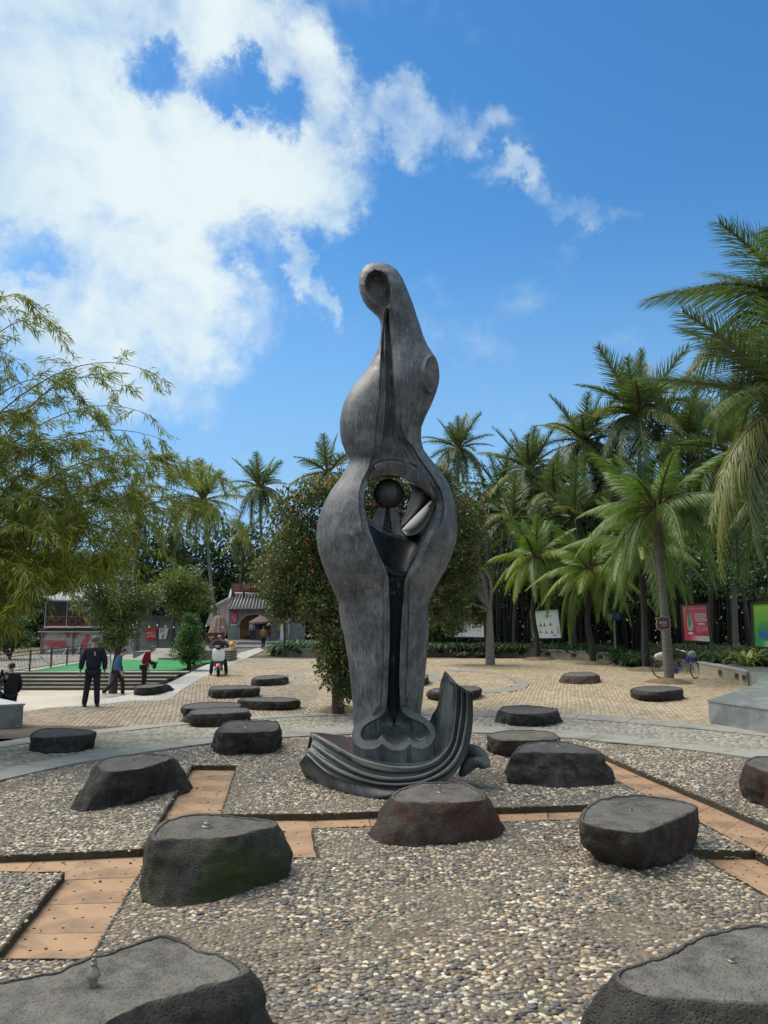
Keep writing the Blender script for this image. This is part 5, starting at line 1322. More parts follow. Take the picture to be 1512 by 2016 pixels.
cpalm(645, 930, 60, 640, 3.4, 16, 'coconut palm mostly hidden behind the flowering tree left of the sculpture', 5)
cpalm(345, 1040, 80, 345, 3.4, 16, 'small dark coconut palm low between two taller palms on the left', 6, lo=-65)
cpalm(902, 882, 62, 900, 3.4, 28, 'coconut palm standing against the sky just right of the sculpture', 7, yellow=.25)
cpalm(1042, 925, 54, 1040, 4.0, 30, 'shorter coconut palm with upright crown, second from the sculpture on the right', 8, hi=85)
cpalm(1150, 868, 52, 1155, 4.3, 30, 'coconut palm between the tallest background palm and the shorter one to its left', 9)
cpalm(1258, 815, 48, 1262, 4.7, 34, 'tallest background coconut palm with feathery upright crown, right of centre', 10, hi=88, lo=-35)
cpalm(1090, 975, 50, 1090, 4.0, 24, 'low coconut palm in the dark belt of trees above the white leaning board', 11)
cpalm(985, 965, 58, 985, 3.8, 22, 'low coconut palm in the gap right of the sculpture behind the small tree', 12)
cpalm(1355, 880, 46, 1360, 4.6, 26, 'coconut palm crown half covered behind the feathery palm with the name board', 13)
def bigpalm(c, b, R, nf, label, seed, **k):
    palm(b, c, R, nf, BIGC, label, 'large coconut palms at the right edge', seed=seed, tr=.2, **k)
cA = D(1600, 620, 24); bigpalm(tuple(cA), (cA.x + .6, 24.5, -.1), 5.0, 30, 'tall coconut palm reaching in from the right edge with fronds high against the sky', 21, lo=-45, yellow=.1)
cB = D(1580, 800, 21.5); bigpalm(tuple(cB), (cB.x + 1.2, 22.2, -.1), 4.8, 40, 'coconut palm at the right edge whose yellow-green fronds hang low over the posters', 22, lo=-70, hi=60, yellow=.5)
cC = D(1640, 900, 27); bigpalm(tuple(cC), (cC.x + .5, 27.5, -.1), 4.5, 18, 'dark coconut palm behind, at the right edge above the green poster', 23, lo=-60, hi=40, yellow=0)
cpalm(1205, 935, 49, 1208, 4.2, 24, 'coconut palm crown under and left of the tallest background palm', 14)
cpalm(1008, 1020, 49, 1010, 3.6, 20, 'low palm crown above the left white board, in the dark belt', 15)
cpalm(1130, 1020, 46, 1128, 3.6, 20, 'low palm crown behind the two feather palms left of the name board', 16)
cpalm(1440, 890, 42, 1445, 4.4, 26, 'coconut palm crown behind the drooping fronds, above the red poster', 17)
cpalm(1300, 990, 44, 1302, 3.8, 20, 'palm crown just behind the feather palm with the name board', 18)
# four feather palms standing in the paving
def qpalm(b, top, R, nf, label, seed, tr, bark, **k):
    B = G(*b); c = D(top[0], top[1], B.y); palm((B.x, B.y, 0), tuple(c), R, nf, QUEEN, label, 'feather palms along the low wall', name='feather_palm', tr=tr, bark=bark, seed=seed, shaft=True, **k)
qpalm((1058, 1297), (1054, 1100), 3.0, 26, 'feather palm nearest the sculpture, dark slim trunk in front of the white leaning board', 31, .15, m_palmdark, lo=-28, hi=80, yellow=.6)
qpalm((1167, 1306), (1160, 1125), 3.0, 26, 'feather palm with black trunk, second from the left of the four along the wall', 32, .16, m_palmdark, lo=-32, hi=80, yellow=.55)
qpalm((1272, 1318), (1262, 1075), 3.2, 22, 'feather palm with dark trunk directly behind the one with the name board', 33, .15, m_palmdark, lo=-30, hi=75, yellow=.15)
qpalm((1318, 1340), (1290, 1005), 3.0, 28, 'feather palm with pale grey trunk carrying the brown name board, bicycle behind it', 34, .17, m_palmbark, lo=-30, hi=80, yellow=.1)
# ---- the flowering tree behind the sculpture -----------------------
def P2(px, py, d, r): c = D(px, py, d); return (c.x, c.y, c.z)
c0 = G(668, 1400)
bl = []
for (px, py, rx, rz, dep) in [(610, 1010, 70, 70, 19), (600, 1120, 80, 90, 18.6), (680, 960, 50, 60, 18.6), (640, 1200, 90, 70, 18.2), (665, 1280, 50, 70, 17.6), (560, 1090, 55, 70, 19.3), (570, 1190, 45, 50, 19), (720, 1010, 90, 110, 19), (765, 965, 60, 55, 19.2), (730, 1150, 90, 100, 19), (820, 1080, 90, 110, 19.4), (668, 1340, 34, 42, 17.5), (675, 1290, 48, 48, 17.6), (690, 1355, 24, 30, 17.7), (850, 960, 70, 50, 19.6), (890, 1030, 70, 80, 19.6), (900, 1130, 55, 70, 19.6), (880, 1200, 50, 40, 19.8)]:
    c = D(px, py, dep); s = dep / FPX; bl += subblobs((c.x, c.y, c.z), (rx * s, rx * s * .8, rz * s), 9, .42) + [(c.x, c.y, c.z, rx * s * .75, rx * s * .6, rz * s * .75)]
TCOL = [(0.050, 0.072, 0.024), (0.070, 0.095, 0.030), (0.095, 0.105, 0.036), (0.034, 0.052, 0.02), (0.14, 0.15, 0.04)]
broad_tree((c0.x, 18.3, 0), 1.9, .13, bl, 64000, .10, TCOL, [4, 4, 2.5, 3, 1.0], 'large dense tree with orange-red young leaves directly behind the sculpture', flowers=3000, nb=40)
t2 = G(928, 1292); bl = []
for (px, py, rx, rz) in [(905, 1080, 60, 90), (925, 1175, 45, 62), (905, 1215, 45, 35), (880, 1200, 45, 50), (900, 990, 55, 60), (940, 1120, 30, 60)]:
    d = 37; c = D(px, py, d); s = d / FPX; bl += subblobs((c.x, c.y, c.z), (rx * s, rx * s, rz * s), 8, .42)
broad_tree((t2.x, 37, 0), 3.0, .2, bl, 20000, .15, TCOL, [4, 4, 2, 3, .3], 'tree with a pale straight trunk before the white and green board, sparse dull leaves', bark=pmat('pale_bark', (.25, .22, .19), (.16, .14, .12), 6, .9, bump=.01), flowers=150)
# small street trees on the left
def small_tree(b, th, tr, bls, n, size, cols, w, label, dep, **k):
    B = G(*b) if dep is None else Vector((D(b[0], b[1], dep).x, dep, k.pop('z', 0)))
    d = B.y; out = []
    for (px, py, rx, rz) in bls:
        c = D(px, py, d); s = d / FPX; out += subblobs((c.x, c.y, c.z), (rx * s, rx * s * .9, rz * s), 8, .45) + [(c.x, c.y, c.z, rx * s * .7, rx * s * .7, rz * s * .7)]
    return broad_tree((B.x, B.y, B.z), th, tr, out, n, size, cols, w, label, **k)
L1 = [(0.055, 0.075, 0.024), (0.075, 0.10, 0.03), (0.10, 0.13, 0.035), (0.035, 0.05, 0.018)]
small_tree((222, 1362), 2.3, .13, [(235, 1190, 75, 45), (200, 1150, 60, 40), (230, 1240, 55, 35), (280, 1180, 45, 30), (215, 1270, 30, 18)], 17000, .10, L1, [3, 4, 2, 3], 'round headed tree with a leaning dark trunk on the lower steps at left', 28.4, z=-.45, lean=(.25, 0))
small_tree((368, 1295), 2.4, .12, [(365, 1150, 55, 32), (390, 1185, 45, 28), (330, 1165, 45, 28), (350, 1200, 40, 20)], 10000, .16, [(0.09, 0.11, 0.028), (0.12, 0.14, 0.03), (0.06, 0.08, 0.025)], [3, 3, 2], 'yellow-green small tree behind the egg shaped clipped shrub', 41)
small_tree((372, 1312), .8, .08, [(372, 1275, 34, 34), (372, 1240, 28, 34), (373, 1300, 24, 14), (372, 1218, 14, 18)], 11000, .085, [(0.035, 0.075, 0.022), (0.055, 0.105, 0.028), (0.08, 0.14, 0.035)], [4, 3, 1.5], 'egg shaped clipped dark green shrub standing at the edge of the green turf', 33, name='shrub', cat='shrub', nb=6)
small_tree((560, 1275), 2.5, .06, [(528, 1168, 22, 20), (552, 1180, 28, 30), (562, 1150, 30, 30), (560, 1205, 22, 20)], 9000, .15, [(0.065, 0.085, 0.026), (0.11, 0.13, 0.03), (0.04, 0.055, 0.02)], [3, 2, 3], 'light green tree partly covering the tiled roof and its red lettered sign', 44)
# distant dark wood: left, centre, right
def wood(name, spec, n, size, cols, w, shell=.3):
    bl = []
    for (px, py, d, rx, ry, rz) in spec:
        c = D(px, py, d); bl += subblobs((c.x, c.y, c.z), (rx, ry, rz), 7, .4) + [(c.x, c.y, c.z, rx * .8, ry * .8, rz * .8)]
    o = foliage(name, bl, n, size, cols, w, None, m_leafglossy, 'stuff', shell=shell); return o
DK = [(0.018, 0.036, 0.014), (0.028, 0.055, 0.018), (0.040, 0.070, 0.022), (0.014, 0.028, 0.012)]
o = wood('distant_wood', [(px, 1150 + 20 * math.sin(px * .02), 86 + 5 * math.sin(px * .05), 7, 5, 5.5 + 1.2 * math.sin(px * .031)) for px in range(-250, 700, 75)] + [(px, 1200, 82, 6, 4, 3.5) for px in range(-250, 700, 80)] + [(px, 1240, 80, 6, 3, 2.6) for px in range(-250, 460, 70)] + [(430, 1110, 84, 6, 4, 5), (330, 1120, 84, 6, 4, 5), (270, 1100, 83, 5, 4, 5)], 70000, .55, DK, [3, 4, 2, 2])
tag(o, 'dark mass of trees closing the view behind the left buildings', 'trees')
FAR = lambda px: 24 if px < 745 else 0
spec = [(px, 1120 + 15 * math.sin(px * .013), 54 + 3 * math.sin(px * .03) + FAR(px), 5.5, 5, 3.2) for px in range(560, 2050, 85)] + [(px, 1060 + 15 * math.sin(px * .021), 58 + FAR(px), 5.5, 4, 3.4) for px in range(560, 2050, 90)] + [(px, 1010 + 12 * math.sin(px * .017), 60, 4.5, 4, 2.8) for px in range(950, 2050, 90)] + [(px, 1180, 60 + FAR(px), 5, 3, 3.6) for px in range(540, 2050, 80)] + [(px, 1225, 61 + FAR(px), 5, 2.5, 3.0) for px in range(520, 2050, 60)] + [(px, 1150, 62 + FAR(px), 5, 2.5, 4.0) for px in range(520, 2050, 60)] + [(px, 1255, 56, 4, 2, 1.3) for px in range(760, 2050, 60)]
o = wood('dark_wood', spec, 125000, .5, DK, [4, 4, 2, 3])
tag(o, 'dark belt of trees and bamboo behind the low wall on the right', 'trees')
spec = [(px, 985 + 10 * math.sin(px * .05), 57, 4, 3, 2.2) for px in range(960, 1560, 70)] + [(1180, 1130, 44, 2.6, 2, 1.8), (1240, 1165, 43, 2.4, 2, 1.6), (1350, 1110, 38, 2.6, 2, 1.7), (1440, 1080, 40, 3.5, 2, 2.2), (1130, 1180, 45, 2, 1.6, 1.4), (1500, 1150, 38, 3, 2, 1.6), (960, 1150, 47, 2, 2, 2), (1560, 1080, 36, 3, 2, 2.5)]
o = wood('understorey_trees', spec, 34000, .19, [(0.028, 0.055, 0.020), (0.042, 0.080, 0.026), (0.055, 0.095, 0.028)], [3, 3, 1], .4)
tag(o, 'mid green understorey foliage hanging in front of the dark wood at right', 'trees')
# feathery areca foliage filling behind the palms
def areca():
    B = []; Dv = []; L_ = []; C = []
    for px in list(np.arange(955, 1560, 17)):
        d = 48 + 3 * math.sin(px * .7); c = D(px + random.uniform(-8, 8), 1075 + 45 * math.sin(px * .021) + random.uniform(-35, 35), d)
        for k in range(9):
            a = random.uniform(0, 6.3); dv = Vector((math.cos(a), math.sin(a) * .7, random.uniform(.3, 1.3))).normalized(); l = random.uniform(1.5, 2.6)
            for i in range(26):
                t = .15 + .85 * i / 26; p = c + dv * l * t + Vector((0, 0, -.55 * l * t * t))
                for s in (-1, 1):
                    side = dv.cross(Vector((0, 0, 1))).normalized() * s; B.append(p); Dv.append(side * .8 + dv * .6 + Vector((0, 0, -.5 - .5 * t))); L_.append(.5 * (1.1 - .6 * t)); C.append(random.choice([(0.05, 0.085, 0.03), (0.07, 0.11, 0.034), (0.038, 0.07, 0.026)]))
    B = np.array(B); o = leaves('areca_foliage', B, np.array(Dv), np.array(L_), np.full(len(B), .05), np.array(C), m_leafglossy, kind='stuff', droop=.1)
    tag(o, 'feathery mid green palm foliage filling the gaps between the palms at right', 'palm foliage')
areca()
# dark stems of the bamboo wood, each clump one thing
def stems():
    k = 0
    for px in np.arange(940, 1600, 27):
        d = 47.5 + 2.5 * math.sin(px * 1.7); b = D(px, 1215, d); root = empty('bamboo_clump', (b.x, d, 0), 0, None, 'bamboo', 'dark bamboo clumps under the wood')
        root['label'] = 'clump of thin dark bamboo stems in the shade behind the low wall'; root.name = 'bamboo_clump'
        n = 7; mb = MB(); 
        for i in range(n):
            a = random.uniform(0, 6.3); h = random.uniform(5, 7.5); s = random.uniform(.3, 1.5); w = random.uniform(-.3, .3)
            p = Vector((math.cos(a) * .3, math.sin(a) * .3, -.1))
            mb = MB(); mb.tube(catmull([p, p + Vector((math.cos(a) * s * .15 + w * .2, 0, h * .35)), p + Vector((math.cos(a) * s * .45 + w * .5, 0, h * .7)), p + Vector((math.cos(a) * s + w, 0, h))], 8, False), random.uniform(.035, .075), 5)
            mb.build('culm', m_darkstem, root, True)
        k += 1
    for j, (px, d, h, r, lean) in enumerate([(1395, 43, 7, .14, .4), (1475, 42, 7, .16, -.5), (1110, 46, 7, .12, -.9), (1435, 46, 7, .1, .2), (1330, 48, 7, .13, .3), (1506, 44, 7, .1, .6)]):
        b = D(px, 1215, d); mb = MB(); mb.tube([(0, 0, -.1), (lean * .4, 0, h * .4), (lean, 0, h)], [r * 1.2, r, r * .7], 8)
        o = mb.build('bare_tree', pmat('wood_trunk%d' % j, (.085, .08, .065), (.05, .047, .04), 4, .9), None, True); o.location = (b.x, d, 0)
        tag(o, ['bare grey-brown trunk', 'thick leaning trunk', 'slanting palm trunk', 'thin upright trunk', 'upright trunk', 'thin leaning trunk'][j] + ' in the shaded wood ' + ['between the red and green posters', 'right beside the green poster', 'right of the white leaning board', 'just left of the green poster', 'behind the pale palm trunk', 'at the right edge behind the green poster'][j], 'tree trunk')
stems()
# strap leaved beds behind the walls
def straps(name, region, n, label, h=.75, cols=((0.035, 0.075, 0.022), (0.05, 0.10, 0.028), (0.028, 0.06, 0.02))):
    V = []; F = []; C = []
    for _ in range(n):
        p = region(); a0 = random.uniform(0, 6.3)
        for k in range(random.randint(9, 14)):
            a = a0 + k * 2.4; l = h * random.uniform(.7, 1.25); w = random.uniform(.02, .034) * (h / .7); up = random.uniform(.7, 1.5); d = Vector((math.cos(a), math.sin(a), 0)); s = Vector((-d.y, d.x, 0)); c = np.array(random.choice(cols)) * random.uniform(.75, 1.25)
            b = len(V)
            for q in range(6):
                t = q / 5; c_ = p + d * l * (t * .75) + Vector((0, 0, l * (up * t - (up * .55 + .35) * t * t))); ww = w * (1 - t) ** .5 * (.6 + .8 * math.sin(PI * min(.9, t + .15))) if q < 5 else .001
                V += [tuple(c_ + s * ww), tuple(c_ - s * ww)]; C += [c, c]
                if q: F.append((b + 2 * q - 2, b + 2 * q - 1, b + 2 * q + 1, b + 2 * q))
    o = link(name, npmesh(name, V, F, np.array(C)), m_leafglossy); tag(o, label, 'ground plants', kind='stuff'); return o
# ------------------------------------------------------------------ bamboo at the left
def bamboo():
    base = Vector((-8.9, 13.4, 0)); root = empty('bamboo_grove', base, 0, 'leaning clump of yellow-green bamboo arching in from the left edge', 'bamboo')
    tips = [(300, 735, 14), (240, 760, 13.6), (110, 640, 13.6), (60, 590, 13.4), (330, 870, 14), (300, 820, 14.4), (440, 935, 14.6), (400, 985, 14.8), (485, 960, 15.0), (470, 1010, 14.8), (350, 920, 13.6), (250, 900, 13.2), (130, 760, 13.2), (190, 800, 13.8), (380, 1010, 14.2), (300, 1080, 13.6), (260, 1110, 13.2), (210, 1140, 13), (130, 1150, 12.6), (30, 1200, 12.8), (120, 900, 13), (60, 820, 12.8), (200, 1000, 12.8), (150, 1080, 12.4), (330, 1010, 13.6), (90, 1000, 12.6), (20, 700, 13), (260, 980, 13.8), (70, 1150, 12.2), (10, 1200, 12.6), (30, 880, 12.6), (100, 1050, 12.8), (240, 1050, 13.0), (160, 880, 12.8), (-60, 650, 13.4), (-80, 900, 13), (60, 940, 14.6), (170, 950, 15), (380, 930, 15.2)]
    B = []; Dv = []; L_ = []; C = []; brm = MB()
    cols_hi = [(0.15, 0.20, 0.055), (0.18, 0.22, 0.055), (0.11, 0.155, 0.05), (0.22, 0.23, 0.075)]
    cols_lo = [(0.15, 0.18, 0.035), (0.22, 0.25, 0.038), (0.28, 0.29, 0.04), (0.10, 0.13, 0.035)]
    for i, (px, py, d) in enumerate(tips):
        tip = D(px, py, d) - base; o = Vector((random.uniform(-.7, .7), random.uniform(-.7, .7), -.1))
        h = tip.z
        up = max(2.0, h * .62 + 1.0)
        p1 = Vector((o.x * 1.2 + tip.x * .10, o.y + tip.y * .15, up * .75)); p2 = Vector((tip.x * .52, tip.y * .55, max(h * 1.04, up) + .25 + .12 * abs(tip.x)))
        if h < 3.6: p2 = Vector((tip.x * .55, tip.y * .6, h + 1.4))
        # cubic bezier
        def bz(t): return o * (1 - t) ** 3 + p1 * 3 * t * (1 - t) ** 2 + p2 * 3 * t * t * (1 - t) + tip * t ** 3
        pts = [bz(t) for t in np.linspace(0, 1, 26)]
        mb = MB(); mb.tube(pts, [.032 * (1 - .88 * k / 25) for k in range(26)], 7); mb.build('culm', m_culm, root, True)
        lowq = py > 1050
        nbr = (17 if py < 880 else 27) if not lowq else 28
        for k in range(nbr):
            t = .34 + .66 * (k + random.random()) / nbr; p = bz(t); tg = (bz(min(1, t + .02)) - bz(t - .02)).normalized()
            side = Vector((random.gauss(0, 1), random.gauss(0, 1), random.gauss(-.1, .7))); dv = (tg * 1.0 + side * .75).normalized(); l = random.uniform(.35, 1.05) * (1.15 - .5 * t) * (1.0 if not lowq else 1.1)
            q = [p + dv * l * s + Vector((0, 0, -.28 * l * s * s)) for s in np.linspace(0, 1, 5)]
            brm.tube(q, [.0065, .005, .004, .003, .002], 3, False)
            for s in np.linspace(.15, 1, random.randint(5, 8)):
                n0 = q[0].lerp(q[-1], s) if s < .99 else q[-1]
                idx = s * 4; ii = min(3, int(idx)); n0 = q[ii].lerp(q[ii + 1], idx - ii)
                for _ in range(random.randint(5, 9)):
                    dd = dv * .7 + Vector((random.gauss(0, .6), random.gauss(0, .6), random.gauss(-.35, .4)))
                    B.append(n0 + Vector((random.gauss(0, .03), random.gauss(0, .03), random.gauss(0, .03)))); Dv.append(dd); L_.append(random.uniform(.12, .23)); C.append(random.choice(cols_lo if (lowq and random.random() < .7) else cols_hi))
    tag(brm.build('twigs', m_culm, root), kind='stuff')
    B = np.array(B); L_ = np.array(L_); leaves('foliage', B, np.array(Dv), L_, L_ * .12, np.array(C) * RNG.uniform(.8, 1.35, (len(B), 1)) * np.array((1.35, 1.25, 1.0)), m_leaf, root, droop=.18)
    # a second fuller bush of the same bamboo, low in the left corner
    bl = []
    for (px, py, rx, rz, d) in [(40, 1120, 90, 60, 15), (130, 1110, 70, 55, 14.6), (20, 1170, 50, 40, 14.4), (215, 1100, 45, 35, 14.4), (20, 1020, 70, 60, 15), (-60, 1150, 80, 80, 15), (130, 1020, 60, 50, 15), (-40, 1230, 50, 30, 15)]:
        c = D(px, py, d); s = d / FPX; bl += subblobs((c.x, c.y, c.z), (rx * s, rx * s, rz * s), 6, .4)
    r2 = empty('bamboo_grove', (-8.2, 15.2, 0), 0, 'low bushy yellow bamboo foliage filling the lower left under the arching culms', 'bamboo')
    rel = [(b[0] + 8.2, b[1] - 15.2, b[2], *b[3:]) for b in bl]
    P, d = cloud_points(rel, 19000, .3); dv = d * .5 + RNG.normal(size=P.shape) * .6; dv[:, 2] -= .35; L2 = RNG.uniform(.14, .25, len(P))
    leaves('foliage', P, dv, L2, L2 * .12, palette(len(P), [(0.17, 0.20, 0.036), (0.25, 0.27, 0.04), (0.11, 0.145, 0.036), (0.07, 0.09, 0.028)], [3, 3, 3, 2]), m_leaf, r2, droop=.15)
    for k in range(9):
        a = RNG.uniform(-.6, .6); mb = MB(); t = rel[int(RNG.integers(len(rel)))]
        mb.tube(catmull([Vector((a, RNG.uniform(-.4, .4), -.1)), Vector((a * 1.2, 0, t[2] * .6)), Vector(t[:3])], 10, False), .02, 6); mb.build('culm', m_culm, r2, True)
    # dark bush behind the left people
    small_tree((20, 1290), .8, .1, [(5, 1250, 50, 30), (-50, 1240, 60, 35), (35, 1262, 30, 20), (25, 1225, 35, 20)], 9000, .13, [(0.03, 0.055, 0.02), (0.045, 0.08, 0.028), (0.07, 0.10, 0.05)], [3, 3, 1], 'dark bush behind the railing at the far left', 40, name='bush', cat='bush', z=-.5)
bamboo()
# ------------------------------------------------------------------ walls, boards, buildings
def uvquad(P):
    """bilinear frame on 3-D corners TL,TR,BR,BL ; returns f(u,v,off) with u right, v down"""
    TL, TR, BR, BL = [Vector(p) for p in P]; n = (TR - TL).cross(BL - TL).normalized()
    if n.y > 0: n = -n
    def f(u, v, off=0.0): return (TL.lerp(TR, u)).lerp(BL.lerp(BR, u), v) + n * off
    f.n = n; return f
def qrect(mb, f, u0, v0, u1, v1, off=.004): mb.add([f(u0, v0, off), f(u1, v0, off), f(u1, v1, off), f(u0, v1, off)], [(0, 1, 2, 3)])
def text_on(f, txt, u0, v0, u1, v1, mat, parent, name='lettering', off=.006, ext=0.0, align=None):
    cu = bpy.data.curves.new('txt', 'FONT'); cu.body = txt; cu.resolution_u = 2; cu.size = 1
    ob = bpy.data.objects.new('txt', cu); me = bpy.data.meshes.new_from_object(ob); bpy.data.objects.remove(ob); bpy.data.curves.remove(cu)
    if len(me.vertices) == 0: return None
    xs = [v.co.x for v in me.vertices]; ys = [v.co.y for v in me.vertices]; a, b = min(xs), max(xs); c, d = min(ys), max(ys)
    for v in me.vertices:
        u = u0 + (u1 - u0) * (v.co.x - a) / max(1e-6, b - a); w = v1 + (v0 - v1) * (v.co.y - c) / max(1e-6, d - c); v.co = f(u, w, off)
    me.name = name; o = link(name, me, mat, parent)
    if ext:
        s = o.modifiers.new('t', 'SOLIDIFY'); s.thickness = ext; s.offset = 1
    return o
m_white = flat('print_white', (.78, .78, .76), .5); m_black = flat('print_black', (.03, .03, .03), .6)
m_frame = pmat('board_frame', (.030, .022, .018), (.02, .015, .012), 8, .5)
m_print = attrmat('print', .35, 0, 1, 0.0)
m_wall = pmat('rendered_wall', (.36, .32, .24), (.29, .25, .18), 2.5, .85, bump=.004, bscale=40, c3=(.21, .18, .12), s3=1.1, stretch=(1, 1, .6))
m_cap = pmat('wall_cap', (.42, .42, .40), (.35, .35, .33), 6, .55)
m_gran = pmat('polished_granite', (.26, .28, .27), (.20, .215, .21), 9, .20, c3=(.32, .34, .33), s3=1.6, r2=.32, spec=.6)
m_granface = pmat('granite_face', (.30, .315, .30), (.215, .225, .215), 3.2, .45, c3=(.17, .18, .175), s3=1.4, bump=.002, bscale=50)
m_notch = flat('notch_dark', (.03, .025, .02), .8); m_notchf = flat('notch_frame', (.16, .12, .10), .6)
def wall_run(pts, h, label, lights, name='planter_wall'):
    """low wall seen from its base line; parts: wall, cap, step lights"""
    P = [G(px, py) for px, py in pts] if not isinstance(pts[0], Vector) else pts
    P = catmull(P, max(2, 12 * (len(P) - 1)), False) if len(P) > 2 else P
    root = empty(name, P[0], 0, label, 'wall'); o0 = P[0]
    nrm = []
    for i in range(len(P)):
        t = (P[min(i + 1, len(P) - 1)] - P[max(i - 1, 0)]); n = Vector((-t.y, t.x, 0)).normalized()
        if n.y < 0 and abs(n.y) > .2: n = -n
        nrm.append(n)
    for i in range(1, len(nrm)):
        if nrm[i].dot(nrm[i - 1]) < 0: nrm[i] = -nrm[i]
    w = .3
    R = [[p - o0 + Vector((0, 0, -.1)) for p in P], [p - o0 + Vector((0, 0, h - .05)) for p in P], [p + n * w - o0 + Vector((0, 0, h - .05)) for p, n in zip(P, nrm)], [p + n * w - o0 + Vector((0, 0, -.1)) for p, n in zip(P, nrm)]]
    m = MB(); m.grid(R); k = len(P); m.f += [(0, k, 2 * k, 3 * k), (k - 1, 4 * k - 1, 3 * k - 1, 2 * k - 1)]; m.m += [0, 0]
    fixnorm(m.build('wall', m_wall, root))
    # cap stones
    L_ = [0]
    for a, b in zip(P, P[1:]): L_.append(L_[-1] + (b - a).length)
    n = max(1, int(L_[-1] / 1.2))
    def atd(s):
        j = min(len(P) - 2, max(0, int(np.searchsorted(L_, s)) - 1)); f = (s - L_[j]) / max(1e-9, L_[j + 1] - L_[j]); return P[j].lerp(P[j + 1], f), nrm[j].lerp(nrm[j + 1], f)
    for i in range(n):
        a, na = atd(L_[-1] * i / n + .004); b, nb = atd(L_[-1] * (i + 1) / n - .004)
        m = MB(); m.prism([(a - na * .025 - o0), (b - nb * .025 - o0), (b + nb * (w + .02) - o0), (a + na * (w + .02) - o0)], h - .05, h); fixnorm(m.build('cap_stone', m_cap, root))
    for (px, py) in lights:
        # find the wall point nearest this bearing
        r = ray(px, py); best = min(range(len(P)), key=lambda i: abs(P[i].x / P[i].y - r[0] / r[1]))
        if best + 1 < len(P) and (P[best + 1].x / P[best + 1].y - r[0] / r[1]) * (P[best].x / P[best].y - r[0] / r[1]) < 0: j = best
        else: j = max(0, best - 1)
        a, b = P[j], P[j + 1]; fa = a.x / a.y - r[0] / r[1]; fb = b.x / b.y - r[0] / r[1]; f = max(0, min(1, fa / (fa - fb) if abs(fa - fb) > 1e-9 else 0)); p = a.lerp(b, f); t = (b - a).normalized(); n_ = -nrm[j]
        c = p + Vector((0, 0, h * .52)) - o0
        m = MB()
        def bx(du0, du1, dz0, dz1, d0, d1): m.add([c + t * x + Vector((0, 0, z)) + n_ * y for x, y, z in ((du0, d0, dz0), (du1, d0, dz0), (du1, d1, dz0), (du0, d1, dz0), (du0, d0, dz1), (du1, d0, dz1), (du1, d1, dz1), (du0, d1, dz1))], [(0, 3, 2, 1), (4, 5, 6, 7), (0, 1, 5, 4), (1, 2, 6, 5), (2, 3, 7, 6), (3, 0, 4, 7)])
        for q in ((-.17, .17, .07, .10), (-.17, .17, -.10, -.07), (-.17, -.14, -.07, .07), (.14, .17, -.07, .07)): bx(*q, -.01, .025)
        lo = m.build('step_light', m_notchf, root); m = MB(); bx(-.14, .14, -.07, .07, -.01, .006); m.build('recess', m_notch, lo)
    return root
wall_run([(541, 1292), (660, 1293)], .45, 'short grey low wall with one recessed light left of the flowering tree', [(590, 1284)])
wall_run([(700, 1291), (860, 1291), (960, 1293), (1080, 1297), (1205, 1305)], .5, 'long low wall with recessed lights behind the tan paving, under the white boards', [(868, 1283), (975, 1285), (1026, 1288), (1079, 1289), (1130, 1291), (1182, 1295)])
wall_run([(1281, 1313), (1320, 1317), (1373, 1327), (1419, 1338), (1455, 1347), (1472, 1351)], .5, 'curved low wall with recessed lights behind the bicycle, running into the granite platform', [(1338, 1307), (1418, 1320), (1451, 1328), (1466, 1334)], 'curved_wall')
